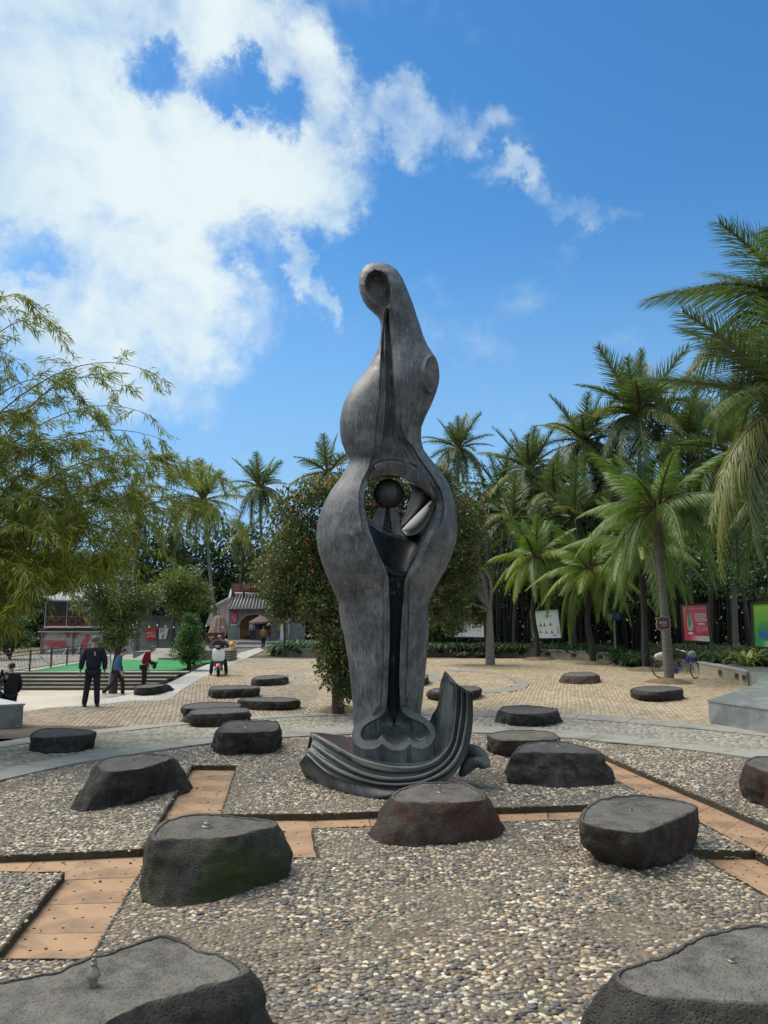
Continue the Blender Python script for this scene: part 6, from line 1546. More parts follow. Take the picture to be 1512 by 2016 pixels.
def platform():
    Z = .503
    F = [G(1395, 1378, .5), G(1512, 1394, .5), G(1800, 1434, .5)]
    bk = [G(1800, 1322, .5), G(1512, 1314, .5), G(1440, 1304, .5), G(1380, 1296, .5), G(1330, 1290, .5)]
    fr = [G(1345, 1293, .5), G(1385, 1298, .5), G(1448, 1310.5, .5), G(1490, 1326, .5), G(1497, 1340, .5), G(1478, 1351, .5)]
    poly = F + bk + fr; root = empty('granite_platform', F[0] - Vector((0, 0, .5)), 0, 'polished grey granite platform at the right edge reflecting the green poster', 'platform'); o0 = root.location
    n = len(poly); ov, oe, of, *_ = delaunay_2d_cdt([p.xy for p in poly], [(i, (i + 1) % n) for i in range(n)], [], 1, 1e-5)
    m = MB(); m.add([(v.x - o0.x, v.y - o0.y, Z) for v in ov], [tuple(f) for f in of]); t = m.build('top_slab', m_gran, root); fixnorm(t)
    if t.data.polygons[0].normal.z < 0: t.data.flip_normals()
    m = MB()
    for i in range(n):
        a, b = poly[i], poly[(i + 1) % n]; m.add([a - o0 + Vector((0, 0, 0)), b - o0, Vector((b.x - o0.x, b.y - o0.y, -.05)), Vector((a.x - o0.x, a.y - o0.y, -.05))], [(0, 1, 2, 3)])
    m.build('core', m_granface, root)
    d = (F[2] - F[0]); d.z = 0; d.normalize(); nn = Vector((d.y, -d.x, 0))
    L_ = (F[2] - F[0]).length; s = 0; k = 0
    while s < L_:
        w = .62 if k != 1 else .6
        a = F[0] + d * (s + .003) - o0; b = F[0] + d * (min(L_, s + w) - .003) - o0; a.z = b.z = 0
        m = MB(); m.prism([a + nn * .012, b + nn * .012, b - nn * .02, a - nn * .02], -.04, .465); fixnorm(m.build('face_panel', m_granface, root)); s += w; k += 1
    m = MB(); a = F[0] - d * .02 - o0; b = F[2] - o0; a.z = b.z = 0; m.prism([a + nn * .03, b + nn * .03, b - nn * .03, a - nn * .03], .468, .509); fixnorm(m.build('nosing', m_gran, root))
    # left block
    c = G(47, 1424); root = empty('granite_block', c, 0, 'grey granite seat block with overhanging top slab at the left edge', 'block')
    m = MB(); tp = [G(*q, .47) - c for q in ((50, 1385), (0, 1375), (-150, 1352), (-320, 1380), (0, 1387.5))]; m.prism([(p.x * .985 - .03, p.y) for p in tp], -.05, .43); fixnorm(m.build('block', m_granface, root))
    m = MB(); m.prism([(p.x, p.y) for p in tp], .433, .47); fixnorm(m.build('top_slab', m_cap, root))
platform()
# ---- ground plants behind the walls -------------------------------
def reg(poly):
    xs = [p.x for p in poly]; ys = [p.y for p in poly]
    def f():
        while True:
            x, y = random.uniform(min(xs), max(xs)), random.uniform(min(ys), max(ys))
            if inpoly(x, y, poly): return Vector((x, y, Z0))
    return f
Z0 = .3
straps('strap_leaf_bed', reg([D(545, 1280, 44.6), D(640, 1280, 44.6), D(640, 1280, 47), D(545, 1280, 47)]), 70, 'bed of strap leaved plants behind the short wall, left of the flowering tree', 1.1, ((0.05, 0.115, 0.025), (0.065, 0.14, 0.03), (0.035, 0.08, 0.02)))
Z0 = 0.0
straps('strap_leaf_bed', reg([D(536, 1280, 45), D(556, 1280, 45), D(556, 1280, 47), D(536, 1280, 47)]), 18, 'strap leaved plants spilling past the left end of the short wall', 1.2, ((0.05, 0.115, 0.025), (0.065, 0.14, 0.03)))
Z0 = .3
straps('broad_leaf_bed', reg([D(700, 1280, 44.8), D(860, 1280, 44.2), D(1080, 1280, 42.4), D(1212, 1280, 38.4), D(1212, 1280, 44), D(700, 1280, 48)]), 420, 'dark green strap leaved bed behind the long low wall', .95, ((0.028, 0.060, 0.026), (0.038, 0.078, 0.03), (0.05, 0.09, 0.035)))
Z0 = 0.0
straps('broad_leaf_bed', reg([D(1210, 1300, 36), D(1278, 1300, 34), D(1275, 1300, 38), D(1205, 1300, 40)]), 55, 'bushy strap leaves filling the gap between the long wall and the curved wall', 1.25, ((0.028, 0.060, 0.022), (0.038, 0.08, 0.028)))
Z0 = .45
straps('broad_leaf_bed', reg([D(1290, 1290, 33.6), D(1345, 1290, 32), D(1400, 1300, 30), D(1460, 1300, 28.5), D(1640, 1300, 27), D(1700, 1300, 33), D(1290, 1290, 40)]), 330, 'strap leaved green bed under the red and green posters', 1.0, ((0.042, 0.075, 0.03), (0.06, 0.10, 0.035), (0.075, 0.11, 0.045), (0.033, 0.06, 0.024)))
straps('yellow_leaf_plant', reg([D(1455, 1290, 27.8), D(1480, 1290, 27.8), D(1480, 1290, 28.4), D(1455, 1290, 28.4)]), 3, 'yellowish broad leaved plant in the bed left of the green poster', 1.3, ((0.25, 0.26, 0.05), (0.18, 0.22, 0.05)))
def treefoot(px, py, r, label):
    c = G(px, py); m = MB(); rings = []
    for k, fr in enumerate((0, .3, .6, .85, 1.0)):
        rings.append([Vector((math.cos(a) * r * fr * (1 + .12 * math.sin(3 * a + px)), math.sin(a) * r * 1.2 * fr, .13 * (1 - fr ** 2) - (.02 if fr == 1 else 0) + .02)) for a in np.linspace(0, 2 * PI, 28, endpoint=False)])
    m.grid(rings, True); o = m.build('soil_mound', m_soil, smooth=True); o.location = c; fixnorm(o); tag(o, kind='structure')
for a in ((928, 1292, 1.1), (1058, 1299, .9), (1167, 1308, .8), (1272, 1320, .9), (1318, 1344, .8), (668, 1400, .55)): treefoot(*a, '')
Z0 = .1
straps('variegated_grass', lambda: G(928, 1292, .08) + Vector((random.choice([-1, 1]) * random.uniform(.25, 1.0), random.uniform(-.5, .2), 0)), 12, 'small upright grassy plants round the pale trunk before the white board', .55, ((0.12, 0.14, 0.05), (0.08, 0.11, 0.04)))
# leaf litter under the flowering tree
def litter():
    n = 420; c = G(672, 1402); B = np.column_stack([c.x + RNG.normal(0, .38, n), c.y + RNG.normal(0, .6, n), np.full(n, .03)]); Dv = RNG.normal(size=(n, 3)); Dv[:, 2] *= .15
    o = leaves('leaf_litter', B, Dv, RNG.uniform(.04, .08, n), RNG.uniform(.02, .04, n), palette(n, [(0.20, 0.13, 0.06), (0.28, 0.18, 0.09), (0.12, 0.08, 0.04)], [3, 2, 2]), m_leaf, kind='stuff'); tag(o, 'dry fallen leaves on the soil under the flowering tree', 'leaves')
litter()
def ground_litter():
    n = 260; B = np.column_stack([RNG.uniform(-5, 5, n), RNG.uniform(4.6, 13, n), np.full(n, .016)]); B = B[(np.abs(B[:, 0]) < .5 * B[:, 1]) & ~in_any_stone(B)]; n = len(B); ic = in_channel(B[:, 0], B[:, 1]); B[ic, 2] = -.05
    Dv = RNG.normal(size=(n, 3)); Dv[:, 2] *= .12
    o = leaves('fallen_leaves', B, Dv, RNG.uniform(.02, .06, n), RNG.uniform(.008, .022, n), palette(n, [(0.22, 0.14, 0.06), (0.30, 0.22, 0.11), (0.10, 0.07, 0.04), (.14, .13, .05)], [3, 3, 2, 1]), m_leaf, kind='stuff'); tag(o, 'small dry leaves and bits scattered over the pebble beds and panels', 'leaves')
ground_litter()
# ---- boards --------------------------------------------------------
def lerpc(a, b, t): return tuple(x + (y - x) * t for x, y in zip(a, b))
def board(corn, deps, label, cfun, posts=True, fw=.07, name='notice_board'):
    P = [D(px, py, d) for (px, py), d in zip(corn, deps)]; c = sum(P, Vector()) / 4; g = Vector((c.x, c.y, 0))
    root = empty(name, g, 0, label, 'board'); f0 = uvquad([p - g for p in P]); f = f0
    W_ = (P[1] - P[0]).length; H_ = (P[3] - P[0]).length; fu, fv = fw / W_, fw / H_
    m = MB()
    for (u0, v0, u1, v1) in ((-fu, -fv, 1 + fu, 0), (-fu, 1, 1 + fu, 1 + fv), (-fu, 0, 0, 1), (1, 0, 1 + fu, 1)):
        m.add([f(u, v, o) for o in (.03, -.05) for (u, v) in ((u0, v0), (u1, v0), (u1, v1), (u0, v1))], [(0, 1, 2, 3), (7, 6, 5, 4), (0, 4, 5, 1), (1, 5, 6, 2), (2, 6, 7, 3), (3, 7, 4, 0)])
    fixnorm(m.build('frame', m_frame, root))
    nu, nv = 14, 26; V = [f(i / nu, j / nv, 0) for j in range(nv + 1) for i in range(nu + 1)]; F = [(j * (nu + 1) + i, j * (nu + 1) + i + 1, (j + 1) * (nu + 1) + i + 1, (j + 1) * (nu + 1) + i) for j in range(nv) for i in range(nu)]
    C = np.array([cfun(i / nu, j / nv) for j in range(nv + 1) for i in range(nu + 1)])
    link('poster', npmesh('poster', [tuple(v) for v in V], F, C), m_print, root)
    if posts:
        for u in (.1, .9):
            b = f(u, 1, -.03); m = MB(); m.tube([(b.x, b.y, -.1), tuple(b)], .045, 8); m.build('post', m_frame, root)
    return root, f
def lines(root, f, mat, u0, u1, v0, v1, n, name='text_lines'):
    m = MB()
    for i in range(n):
        v = v0 + (v1 - v0) * i / n; h = (v1 - v0) / n * .5; u = u0
        e = u1 if i < n - 1 else u0 + (u1 - u0) * .45
        while u < e:
            w = random.uniform(.012, .02); qrect(m, f, u, v + h * random.uniform(0, .2), min(e, u + w), v + h, .006); u += w + .006
    o = m.build(name, mat, root); tag(o, kind='stuff')
def ellipse(mb, f, cu, cv, ru, rv, off=.005, n=24, sq=1.0): mb.add([f(cu + ru * math.cos(a), cv + rv * math.sin(a), off) for a in np.linspace(0, 2 * PI, n, endpoint=False)], [tuple(range(n))])
m_teal = flat('print_teal', (.05, .30, .26), .5); m_palegreen = flat('print_palegreen', (.35, .55, .42), .5); m_redp = flat('print_red', (.62, .04, .05), .5)
def red_c(u, v):
    if v > .88: return lerpc((.72, .03, .09), (.78, .76, .74), max(0, min(1, (u - .25) / .45)))
    return lerpc((.66, .14, .20), (.68, .02, .05), min(1, v * 1.15))
r, f = board([(1342, 1192.5), (1391, 1190.5), (1398, 1263), (1347.5, 1260)], [34.6, 33.6, 33.4, 34.4], 'red poster board with white Chinese text and pale sail shaped picture', red_c)
text_on(f, '讲文明树新风公益广告宣传', .08, .075, .94, .11, m_white, r)
m = MB(); qrect(m, f, .50, .235, .93, .335); qrect(m, f, .50, .36, .95, .455); qrect(m, f, .60, .50, .86, .555); m.build('text_panel', flat('print_pinkwhite', (.74, .60, .60), .5), r)
text_on(f, '低碳生活', .52, .25, .91, .32, flat('print_rose', (.55, .05, .10), .5), r, off=.009); text_on(f, '绿色出行', .52, .375, .93, .44, bpy.data.materials['print_rose'], r, off=.009)
lines(r, f, flat('print_pink', (.75, .50, .50), .5), .52, .97, .60, .78, 5); text_on(f, '文明旅游宣传栏', .66, .925, .93, .95, m_black, r)
m = MB(); m.add([f(u, v, .005) for u, v in ((.28, .20), (.33, .30), (.38, .45), (.40, .58), (.36, .70), (.28, .74), (.20, .70), (.16, .58), (.18, .44), (.23, .30))], [tuple(range(10))]); m.build('picture', m_palegreen, r)
m = MB(); m.add([f(u, v, .008) for u, v in ((.27, .28), (.31, .38), (.33, .52), (.29, .62), (.27, .5))], [(0, 1, 2, 3, 4)]); m.add([f(u, v, .008) for u, v in ((.20, .5), (.24, .44), (.25, .58), (.21, .64))], [(0, 1, 2, 3)]); m.build('picture_detail', m_teal, r)
m = MB(); ellipse(m, f, .28, .80, .11, .03); m.build('picture_base', m_white, r)
def green_c(u, v):
    if v > .87: return lerpc((.03, .28, .06), (.72, .76, .70), max(0, min(1, (u - .2) / .4)))
    return lerpc((.20, .42, .03), (.01, .22, .07), min(1, v * 1.1))
r, f = board([(1481.5, 1190), (1558, 1186), (1566, 1278), (1485.5, 1272)], [30.8, 29.9, 29.7, 30.6], 'green poster board with white Chinese text, cut off by the right edge of the view', green_c)
text_on(f, '倡导低碳环保共建美好家园', .07, .08, .95, .115, flat('print_lime', (.45, .6, .2), .5), r)
m = MB(); qrect(m, f, .50, .22, .97, .33); qrect(m, f, .50, .36, .97, .48); qrect(m, f, .62, .53, .9, .59); m.build('text_panel', flat('print_mint', (.55, .70, .55), .5), r)
text_on(f, '低碳环保', .52, .235, .95, .315, bpy.data.materials['print_teal'], r, off=.009); text_on(f, '保护环境', .52, .375, .95, .465, bpy.data.materials['print_teal'], r, off=.009)
lines(r, f, flat('print_ltgreen', (.5, .7, .4), .5), .53, .97, .63, .82, 5)
m = MB()
for k, (u, h) in enumerate(((.12, .3), (.17, .42), (.22, .5), (.27, .36), (.32, .44), (.36, .3))): qrect(m, f, u, .78 - h * .8, u + .02, .78, .006)
m.build('picture', flat('print_darkgreen', (.02, .16, .10), .5), r); m = MB(); ellipse(m, f, .26, .72, .13, .09, .008); m.build('picture_detail', flat('print_blue', (.02, .12, .30), .5), r)
def wg_c(u, v):
    c = lerpc((.60, .68, .42), (.74, .78, .74), min(1, u * 1.6 + v * .2))
    if u < .25 and v > .7: c = lerpc(c, (.25, .50, .04), min(1, (v - .7) * 4) * (1 - u / .25))
    return c
r, f = board([(1043, 1204), (1098, 1200), (1105, 1255.7), (1049, 1256.7)], [44.0, 43.4, 43.0, 43.8], 'white leaning board with small coloured drawings, behind the slim dark palm trunk', wg_c, fw=.06)
text_on(f, '垃圾分类从我做起', .42, .17, .78, .25, flat('print_grey', (.30, .34, .30), .5), r); text_on(f, '共建文明和谐美丽家园', .08, .05, .95, .09, flat('print_olive', (.45, .5, .2), .5), r)
for (u, v) in ((.47, .52), (.68, .50), (.30, .75), (.50, .78), (.70, .77), (.33, .52)):
    m = MB(); m.add([f(u + a * .07, v + .045 + b * .03, .005) for a, b in ((-1, 0), (0, -1), (1, 0), (1, .4), (-1, .4))], [(0, 1, 2, 3, 4)]); m.build('picture', m_redp, r); m = MB(); m.add([f(u + a * .03, v - .03 + b * .06, .006) for a, b in ((-1, 1), (0, -1), (1, 1))], [(0, 1, 2)]); m.build('picture_detail', m_teal if v > .6 else m_black, r)
m = MB(); qrect(m, f, .72, .88, .86, .93); m.build('picture', flat('print_skyblue', (.15, .4, .7), .5), r); m = MB(); m.add([f(a, b, .005) for a, b in ((.88, .85), (.90, .62), (.92, .56), (.94, .62), (.96, .85))], [(0, 1, 2, 3, 4)]); m.build('picture', flat('print_amber', (.7, .4, .12), .5), r)
def wl_c(u, v):
    e = .56 + .06 * math.sin(u * 7)
    if v < e - .05: return (.07, .17, .14) if (u > .1) else (.3, .38, .36)
    return (.74, .76, .77)
r, f = board([(893, 1205), (951.5, 1205), (953, 1254.5), (894, 1253.5)], [43.6, 43.4, 43.4, 43.6], 'white board with dark green landscape picture, half covered by the pale trunked tree', wl_c, fw=.06)
lines(r, f, flat('print_midgrey', (.5, .52, .53), .5), .2, .92, .66, .86, 3)
# small blue sign, brown name board, white notice
def plate(corn, d, label, mat, thick=.03, cat='sign', post=None, name='sign'):
    P = [D(px, py, d) for px, py in corn]; g = Vector((sum(p.x for p in P) / len(P), d, 0)) ; root = empty(name, g, 0, label, cat)
    m = MB(); n = len(P); m.add([p - g for p in P] + [p - g + Vector((0, thick, 0)) for p in P], [tuple(range(n)), tuple(range(2 * n - 1, n - 1, -1))] + [(i, i + n, (i + 1) % n + n, (i + 1) % n) for i in range(n)]); fixnorm(m.build('board', mat, root))
    if post:
        for px in post[0]: 
            a = D(px, post[1], d + thick + .03) - g; zb = (post[2] if len(post) > 2 else 0); m = MB(); m.tube([(a.x, a.y, zb), tuple(a)], .028, 8); m.build('post', flat('post_grey' + label[:6], (.35, .38, .38), .5), root)
    f = uvquad([D(*corn[0], d) - g, D(*corn[1], d) - g, D(*corn[2], d) - g, D(*corn[3], d) - g]) if n == 4 else None
    return root, f
r, f = plate([(1196, 1206), (1221, 1203.5), (1222, 1220.5), (1197.5, 1223)], 40, 'small dark blue direction sign with a yellow square, on a thin post in the greenery', flat('sign_blue', (.02, .055, .13), .5), post=([1209], 1216))
m = MB(); qrect(m, f, .05, .22, .33, .8); m.build('yellow_panel', flat('sign_yellow', (.30, .33, .08), .5), r); text_on(f, '禁止攀爬', .42, .3, .92, .6, flat('sign_text', (.12, .25, .42), .5), r)
pc = G(1318, 1340)
outl = [(1290.5, 1215.5), (1294, 1216.5), (1301, 1214), (1309, 1215), (1317, 1213.5), (1319.5, 1216), (1318.5, 1223), (1320.5, 1229), (1320, 1237), (1317, 1239.5), (1309, 1240), (1303, 1241.5), (1297, 1240), (1293, 1236), (1291.5, 1229), (1293, 1224)]
r, _ = plate(outl, pc.y - .24, 'brown name board with wavy edge and white lettering fixed to the pale palm trunk', flat('name_rim', (.45, .40, .37), .6))
P_in = [((x - 1305.5) * .93 + 1305.5, (y - 1227.5) * .93 + 1227.5) for x, y in outl]; g = r.location
m = MB(); m.add([D(x, y, pc.y - .25) - g for x, y in P_in], [tuple(range(len(P_in)))]); m.build('face', pmat('name_brown', (.13, .055, .05), (.10, .04, .038), 6, .6), r)
f = uvquad([D(*q, pc.y - .256) - g for q in ((1291, 1214), (1320, 1214), (1320, 1241), (1291, 1241))]); text_on(f, '椰子林', .26, .36, .74, .52, m_white, r, off=.003); text_on(f, 'COCONUT', .34, .60, .72, .67, m_white, r, off=.003)
b_ = G(218, 1363, -.5); r, f = plate([(204.5, 1291), (216.8, 1291.5), (216.8, 1324.5), (205, 1323.5)], b_.y, 'white notice panel with small dark symbols on a slim silver post by the steps', m_white, post=([218], 1284.5, -.5))
m = MB(); qrect(m, f, .45, .16, .65, .24); qrect(m, f, .45, .40, .65, .48); m.build('symbol', m_teal, r); lines(r, f, flat('print_g2', (.4, .42, .42), .5), .2, .85, .62, .88, 5)
# ---- left: steps, turf, railing, buildings --------------------------
m_step = pmat('step_stone', (.34, .31, .25), (.27, .245, .19), 2.0, .75, c3=(.20, .18, .14), s3=.8); m_riser = pmat('step_riser', (.12, .10, .08), (.085, .07, .055), 3, .9)
def steps():
    Z = [-.38, -.26, -.14, -.02, .09]; Yp = [1352.5, 1345, 1337.7, 1330, 1323]; xr = [292, 306, 319, 338, 357]
    root = tag(MB().grid([[(-30, 31, -.7), (-7, 31, -.7)], [(-30, 33, -.7), (-7, 33, -.7)]]).build('step_foundation', m_riser), kind='structure')
    for z, py, x1 in zip(Z, Yp, xr):
        a = G(-260, py, z); b = G(x1, py, z); y1 = b.y + (1.2 if z < .08 else .6)
        m = MB(); m.box((a.x, b.y + .03, z - .13), (b.x + .35 * (z + .5), y1, z - .035)); s = m.build('step', m_riser, root)
        m = MB(); m.box((a.x, b.y, z - .035), (b.x + .35 * (z + .5), y1, z)); m.build('step_tread', m_step, s)
    T = [G(48, 1321.5, .095), G(352, 1319.5, .095), G(398, 1306, .095), G(430, 1300, .095), G(410, 1298.5, .095), G(200, 1298.5, .095), G(158, 1305, .095), G(58, 1321, .095)]
    m = MB(); m.prism(T, .05, .10); fixnorm(tag(m.build('artificial_turf', m_turf), kind='structure'))
    T2 = [G(-260, 1322.5, .05), G(356, 1320.5, .05), G(404, 1306, .05), G(445, 1298.5, .05), G(445, 1290, .05), G(60, 1290, .05), G(-260, 1318, .05)]
    m = MB(); m.prism(T2, -.7, .085); fixnorm(tag(m.build('turf_surround', m_step), kind='structure'))
    # far brown steps
    root = empty('brown_steps', D(370, 1297, 39.5), 0, 'flight of brown stone steps rising behind the green turf to the grey brick walls', 'steps'); o0 = root.location.copy()
    for k in range(4):
        z0 = .05 + .10 * k; a = D(312, 1290, 39.5 + .5 * k); b = D(452, 1290, 39.5 + .5 * k)
        m = MB(); m.box((a.x - o0.x, .5 * k, z0 - o0.z - .2), (b.x - o0.x, .5 * k + 2, z0 + .13 - o0.z)); m.build('step', pmat('brown_step%d' % k, (.22, .17, .12), (.13, .10, .07), 4, .85), root)
    # sloped stone cheek
    m = MB(); a = D(290, 1290, 39.2); m.add([Vector(p) - o0 for p in ((a.x - 1, 39.2, 0), (a.x + 1.2, 39.2, 0), (a.x + 1.6, 41, .62), (a.x - .2, 41, .62), (a.x + 1.2, 39.2, -.2), (a.x - 1, 39.2, -.2), (a.x + 1.9, 41, -.2))], [(0, 1, 2, 3), (0, 5, 4, 1), (1, 4, 6, 2)]); m.build('ramp_cheek', m_step, root)
    # upper terrace behind, a grey slab plane
    m = MB(); m.box((D(262, 1280, 41.4).x, 41.4, -.3), (D(425, 1280, 41.4).x, 47, .42)); tag(m.build('upper_terrace', pmat('terrace_grey', (.22, .21, .19), (.17, .16, .15), 1.5, .8)), kind='structure')
    m = MB(); m.box((D(395, 1270, 58).x, 57, -.1), (D(640, 1270, 58).x, 73, .06)); tag(m.build('house_apron', bpy.data.materials['terrace_grey']), kind='structure')
    m = MB(); m.box((D(395, 1270, 63).x, 63, .06), (D(560, 1270, 63).x, 73, .22)); tag(m.build('house_apron_step', bpy.data.materials['terrace_grey']), kind='structure')
steps()
m_iron = flat('iron_dark', (.03, .025, .022), .6); m_lamp = flat('bulb_white', (.8, .8, .76), .3)
def railing():
    A = G(-40, 1338, .08); Bp = G(58, 1321, .1); Cp = G(158, 1305, .1); Dp = G(200, 1298.5, .1)
    root = empty('iron_railing', Bp, 0, 'dark iron railing with thin bars along the green turf, garlanded with a pale light chain', 'railing'); o0 = root.location.copy(); H = .80
    pts = [A, Bp, Bp.lerp(Cp, .38), Bp.lerp(Cp, .7), Cp, Dp]
    for p in pts: m = MB(); m.tube([p - o0, p - o0 + Vector((0, 0, H + .05))], .035, 6); m.build('post', m_iron, root)
    bars = 0
    for a, b in zip(pts, pts[1:]):
        for z in (H, H - .14, .1): m = MB(); m.tube([a - o0 + Vector((0, 0, z)), b - o0 + Vector((0, 0, z))], .022 if z == H else .015, 6); m.build('rail', m_iron, root)
        n = int((b - a).length / .13)
        for i in range(1, n):
            p = a.lerp(b, i / n) - o0; m = MB(); m.tube([p + Vector((0, 0, .1)), p + Vector((0, 0, H - .14))], .009, 4); m.build('bar', m_iron, root); bars += 1
    root = empty('light_garland', Bp, 0, 'pale garland of little lights draped in loops over the iron railing', 'garland')
    m = MB()
    for a, b, dp in ((pts[0], pts[2], .55), (pts[1].lerp(pts[2], .3), pts[3], .62), (pts[3], pts[4], .4)):
        P = [a.lerp(b, t) - o0 + Vector((0, -.06, H - dp * math.sin(PI * t) ** .8)) for t in np.linspace(0, 1, 20)]; m.tube(P, .012, 4)
        for i, p in enumerate(P): m.box(p - Vector((.02, .02, .02)), p + Vector((.02, .02, .02)))
    m.build('wire', flat('garland', (.50, .50, .46), .5), root)
railing()
m_brick = pmat('grey_brick_far', (.25, .245, .23), (.19, .185, .17), 3, .85, bump=.01, c3=(.33, .32, .30), s3=1.0, stretch=(1, 1, 3.5))
m_tile = pmat('roof_tile_dark', (.060, .060, .060), (.035, .035, .035), 5, .8); m_tilew = pmat('tile_ridge_white', (.48, .47, .44), (.36, .35, .33), 5, .8)
m_wood = pmat('brown_wood', (.23, .085, .04), (.15, .055, .028), 5, .6, stretch=(3, 3, .4)); m_slat = pmat('fence_slat', (.30, .21, .13), (.22, .15, .09), 5, .8, stretch=(2, 2, .3))
m_pink = flat('mural_pink', (.74, .13, .16), .7); m_redpaint = flat('rail_red', (.36, .05, .045), .6); m_cream = flat('column_white', (.55, .53, .48), .6)
def fr(px, py, d, g): return D(px, py, d) - g
def boxpx(m, x0, y0, x1, y1, d, th, g, front=0.0):
    a = D(x0, y1, d); b = D(x1, y0, d); m.box(Vector((a.x, d - front, a.z)) - g, Vector((b.x, d + th, b.z)) - g)
def arch_house():
    d = 70; g = Vector((D(492, 1263, d).x, d, .06)); root = empty('brick_house', g, 0, 'small grey brick house with a wide arched opening, dark ribbed roof and red couplet poster', 'house')
    # wall with arch
    o = [(449, 1266), (449, 1199), (600, 1199), (600, 1266)]; arch = [(469, 1266), (469.4, 1234)] + [(501 - 31.7 * math.cos(a), 1234 - 25 * math.sin(a)) for a in np.linspace(.12, PI - .12, 18)] + [(533, 1234), (533, 1266)]
    full = [o[0], o[1], o[2], o[3]] + list(reversed(arch)); V = [Vector((D(x, y, d).x - g.x, D(x, y, d).z - g.z)) for x, y in full]; n = len(V)
    ov, oe, of, *_ = delaunay_2d_cdt(V, [(i, (i + 1) % n) for i in range(n)], [], 1, 1e-5)
    m = MB(); m.add([(v.x, 0, v.y) for v in ov], [tuple(f) for f in of]); w = m.build('wall', m_brick, root); s = w.modifiers.new('t', 'SOLIDIFY'); s.thickness = .4; s.offset = 0; fixnorm(w)
    at_ = [D(x, y, d - .24) - g for x, y in arch[1:-1]]; m = MB(); m.grid([[p for p in at_], [p + Vector((0, .5, 0)) for p in at_]]); m.tube(at_, .05, 6); m.build('arch_trim', pmat('arch_grey', (.40, .39, .36), (.3, .29, .27), 6, .8), root, True)
    m = MB(); boxpx(m, 447, 1197, 604, 1201, d - .5, .6, g); m.build('eave_board', m_cream, root)
    # roof
    E0, E1 = D(446, 1199, d - .9) - g, D(606, 1199, d - .9) - g; R0, R1 = D(458, 1172, d + 2.6) - g, D(600, 1172, d + 2.6) - g
    m = MB(); m.add([E0, E1, R1, R0, E0 - Vector((0, 0, .12)), E1 - Vector((0, 0, .12)), R1 + Vector((0, 3, -1.6)), R0 + Vector((0, 3, -1.6))], [(0, 1, 2, 3), (0, 4, 5, 1), (3, 2, 6, 7)]); rf = m.build('roof', m_tile, root)
    for i in range(24):
        t = (i + .5) / 24; m = MB(); a, b = E0.lerp(E1, t), R0.lerp(R1, t); m.tube([a + Vector((0, -.03, .03)), b + Vector((0, 0, .05))], .055, 6); m.build('tile_ridge', m_tilew if i % 1 == 0 else m_tile, rf, True)
    m = MB(); m.tube([R0 + Vector((-.1, 0, .15)), R0.lerp(R1, .5) + Vector((0, 0, .05)), R1 + Vector((0, 0, .15))], .16, 8); m.build('ridge', m_tilew, rf, True)
    m = MB(); m.tube([E0 + Vector((-.1, 0, .05)), E0.lerp(R0, .5) + Vector((-.05, 0, .25)), R0 + Vector((-.1, 0, .5))], .13, 8); m.build('gable_ridge', m_tilew, rf, True)
    # interior
    m = MB(); boxpx(m, 466, 1205, 536, 1266, d + 1.4, .1, g); m.build('inner_wall', m_wood, root)
    m = MB(); boxpx(m, 500, 1222, 523, 1239, d + 1.36, .03, g); m.build('dark_window', flat('window_dark', (.008, .012, .03), .2), root)
    m = MB(); boxpx(m, 473, 1239, 492, 1253, d + .9, .4, g); m.build('counter', m_wood, root)
    for i in range(9): m = MB(); boxpx(m, 474 + i * 2, 1240, 475.4 + i * 2, 1252, d + .85, .03, g); m.build('slat', m_slat, root)
    for i in range(11): m = MB(); boxpx(m, 503 + i * 2.8, 1238.5, 505.2 + i * 2.8, 1262, d + .5, .04, g); m.build('slat', m_slat, root)
    m = MB(); boxpx(m, 469.5, 1236, 471.8, 1263, d - .35, .2, g); m.build('door_frame', flat('frame_grey', (.38, .38, .38), .5), root)
    # hung signs
    P = [D(*q, d - .34) for q in ((456, 1204), (466, 1204), (466, 1227), (455, 1226.5))]; root2 = empty('couplet_poster', P[0], 0, 'narrow red poster with white vertical Chinese text left of the arch', 'poster'); f = uvquad([p - P[0] for p in P]); m = MB(); qrect(m, f, 0, 0, 1, 1, 0); m.build('sheet', flat('poster_red', (.58, .03, .06), .6), root2)
    for i, ch in enumerate('欢迎光临农家'): text_on(f, ch, .38, .22 + i * .12, .62, .32 + i * .12, m_white, root2, off=.02)
    for i, ch in enumerate('山水田园'): text_on(f, ch, .1, .06 + i * .17, .32, .18 + i * .17, m_white, root2, off=.02); text_on(f, ch, .7, .3 + i * .16, .92, .42 + i * .16, m_white, root2, off=.02)
    r, f = plate([(454, 1228), (465.5, 1228.5), (465.5, 1232.5), (454, 1232)], d - .34, 'tiny pale green plaque under the red couplet poster', flat('plaque_green', (.30, .52, .45), .5)); text_on(f, '农家小院', .12, .2, .9, .8, m_white, r, off=.01)
    r, f = plate([(547, 1206), (554.5, 1206), (554.5, 1242), (547, 1242)], d - .5, 'tall yellow banner sign with dark markings at the right side of the house', flat('banner_yellow', (.50, .33, .03), .6)); 
    for i, ch in enumerate('正宗'): text_on(f, ch, .2, .2 + .35 * i, .8, .42 + .35 * i, flat('banner_brown%d' % i, (.30, .16, .02), .6), r, off=.02)
    m = MB(); a = D(554, 1251, d - 1.5); b = D(553.6, 1215, d - 1.5); root2 = empty('feather_flag', (a.x, d - 1.5, .06), 0, 'slim white feather flag standing beside the yellow banner', 'flag'); o0 = root2.location.copy()
    m.add([(-.14, 0, 0), (.12, 0, 0), (.2, 0, .5), (.05, 0, (b.z - .06)), (-.05, 0, (b.z - .06))], [(0, 1, 2, 3, 4)]); q = m.build('cloth', m_white, root2); s = q.modifiers.new('t', 'SOLIDIFY'); s.thickness = .02
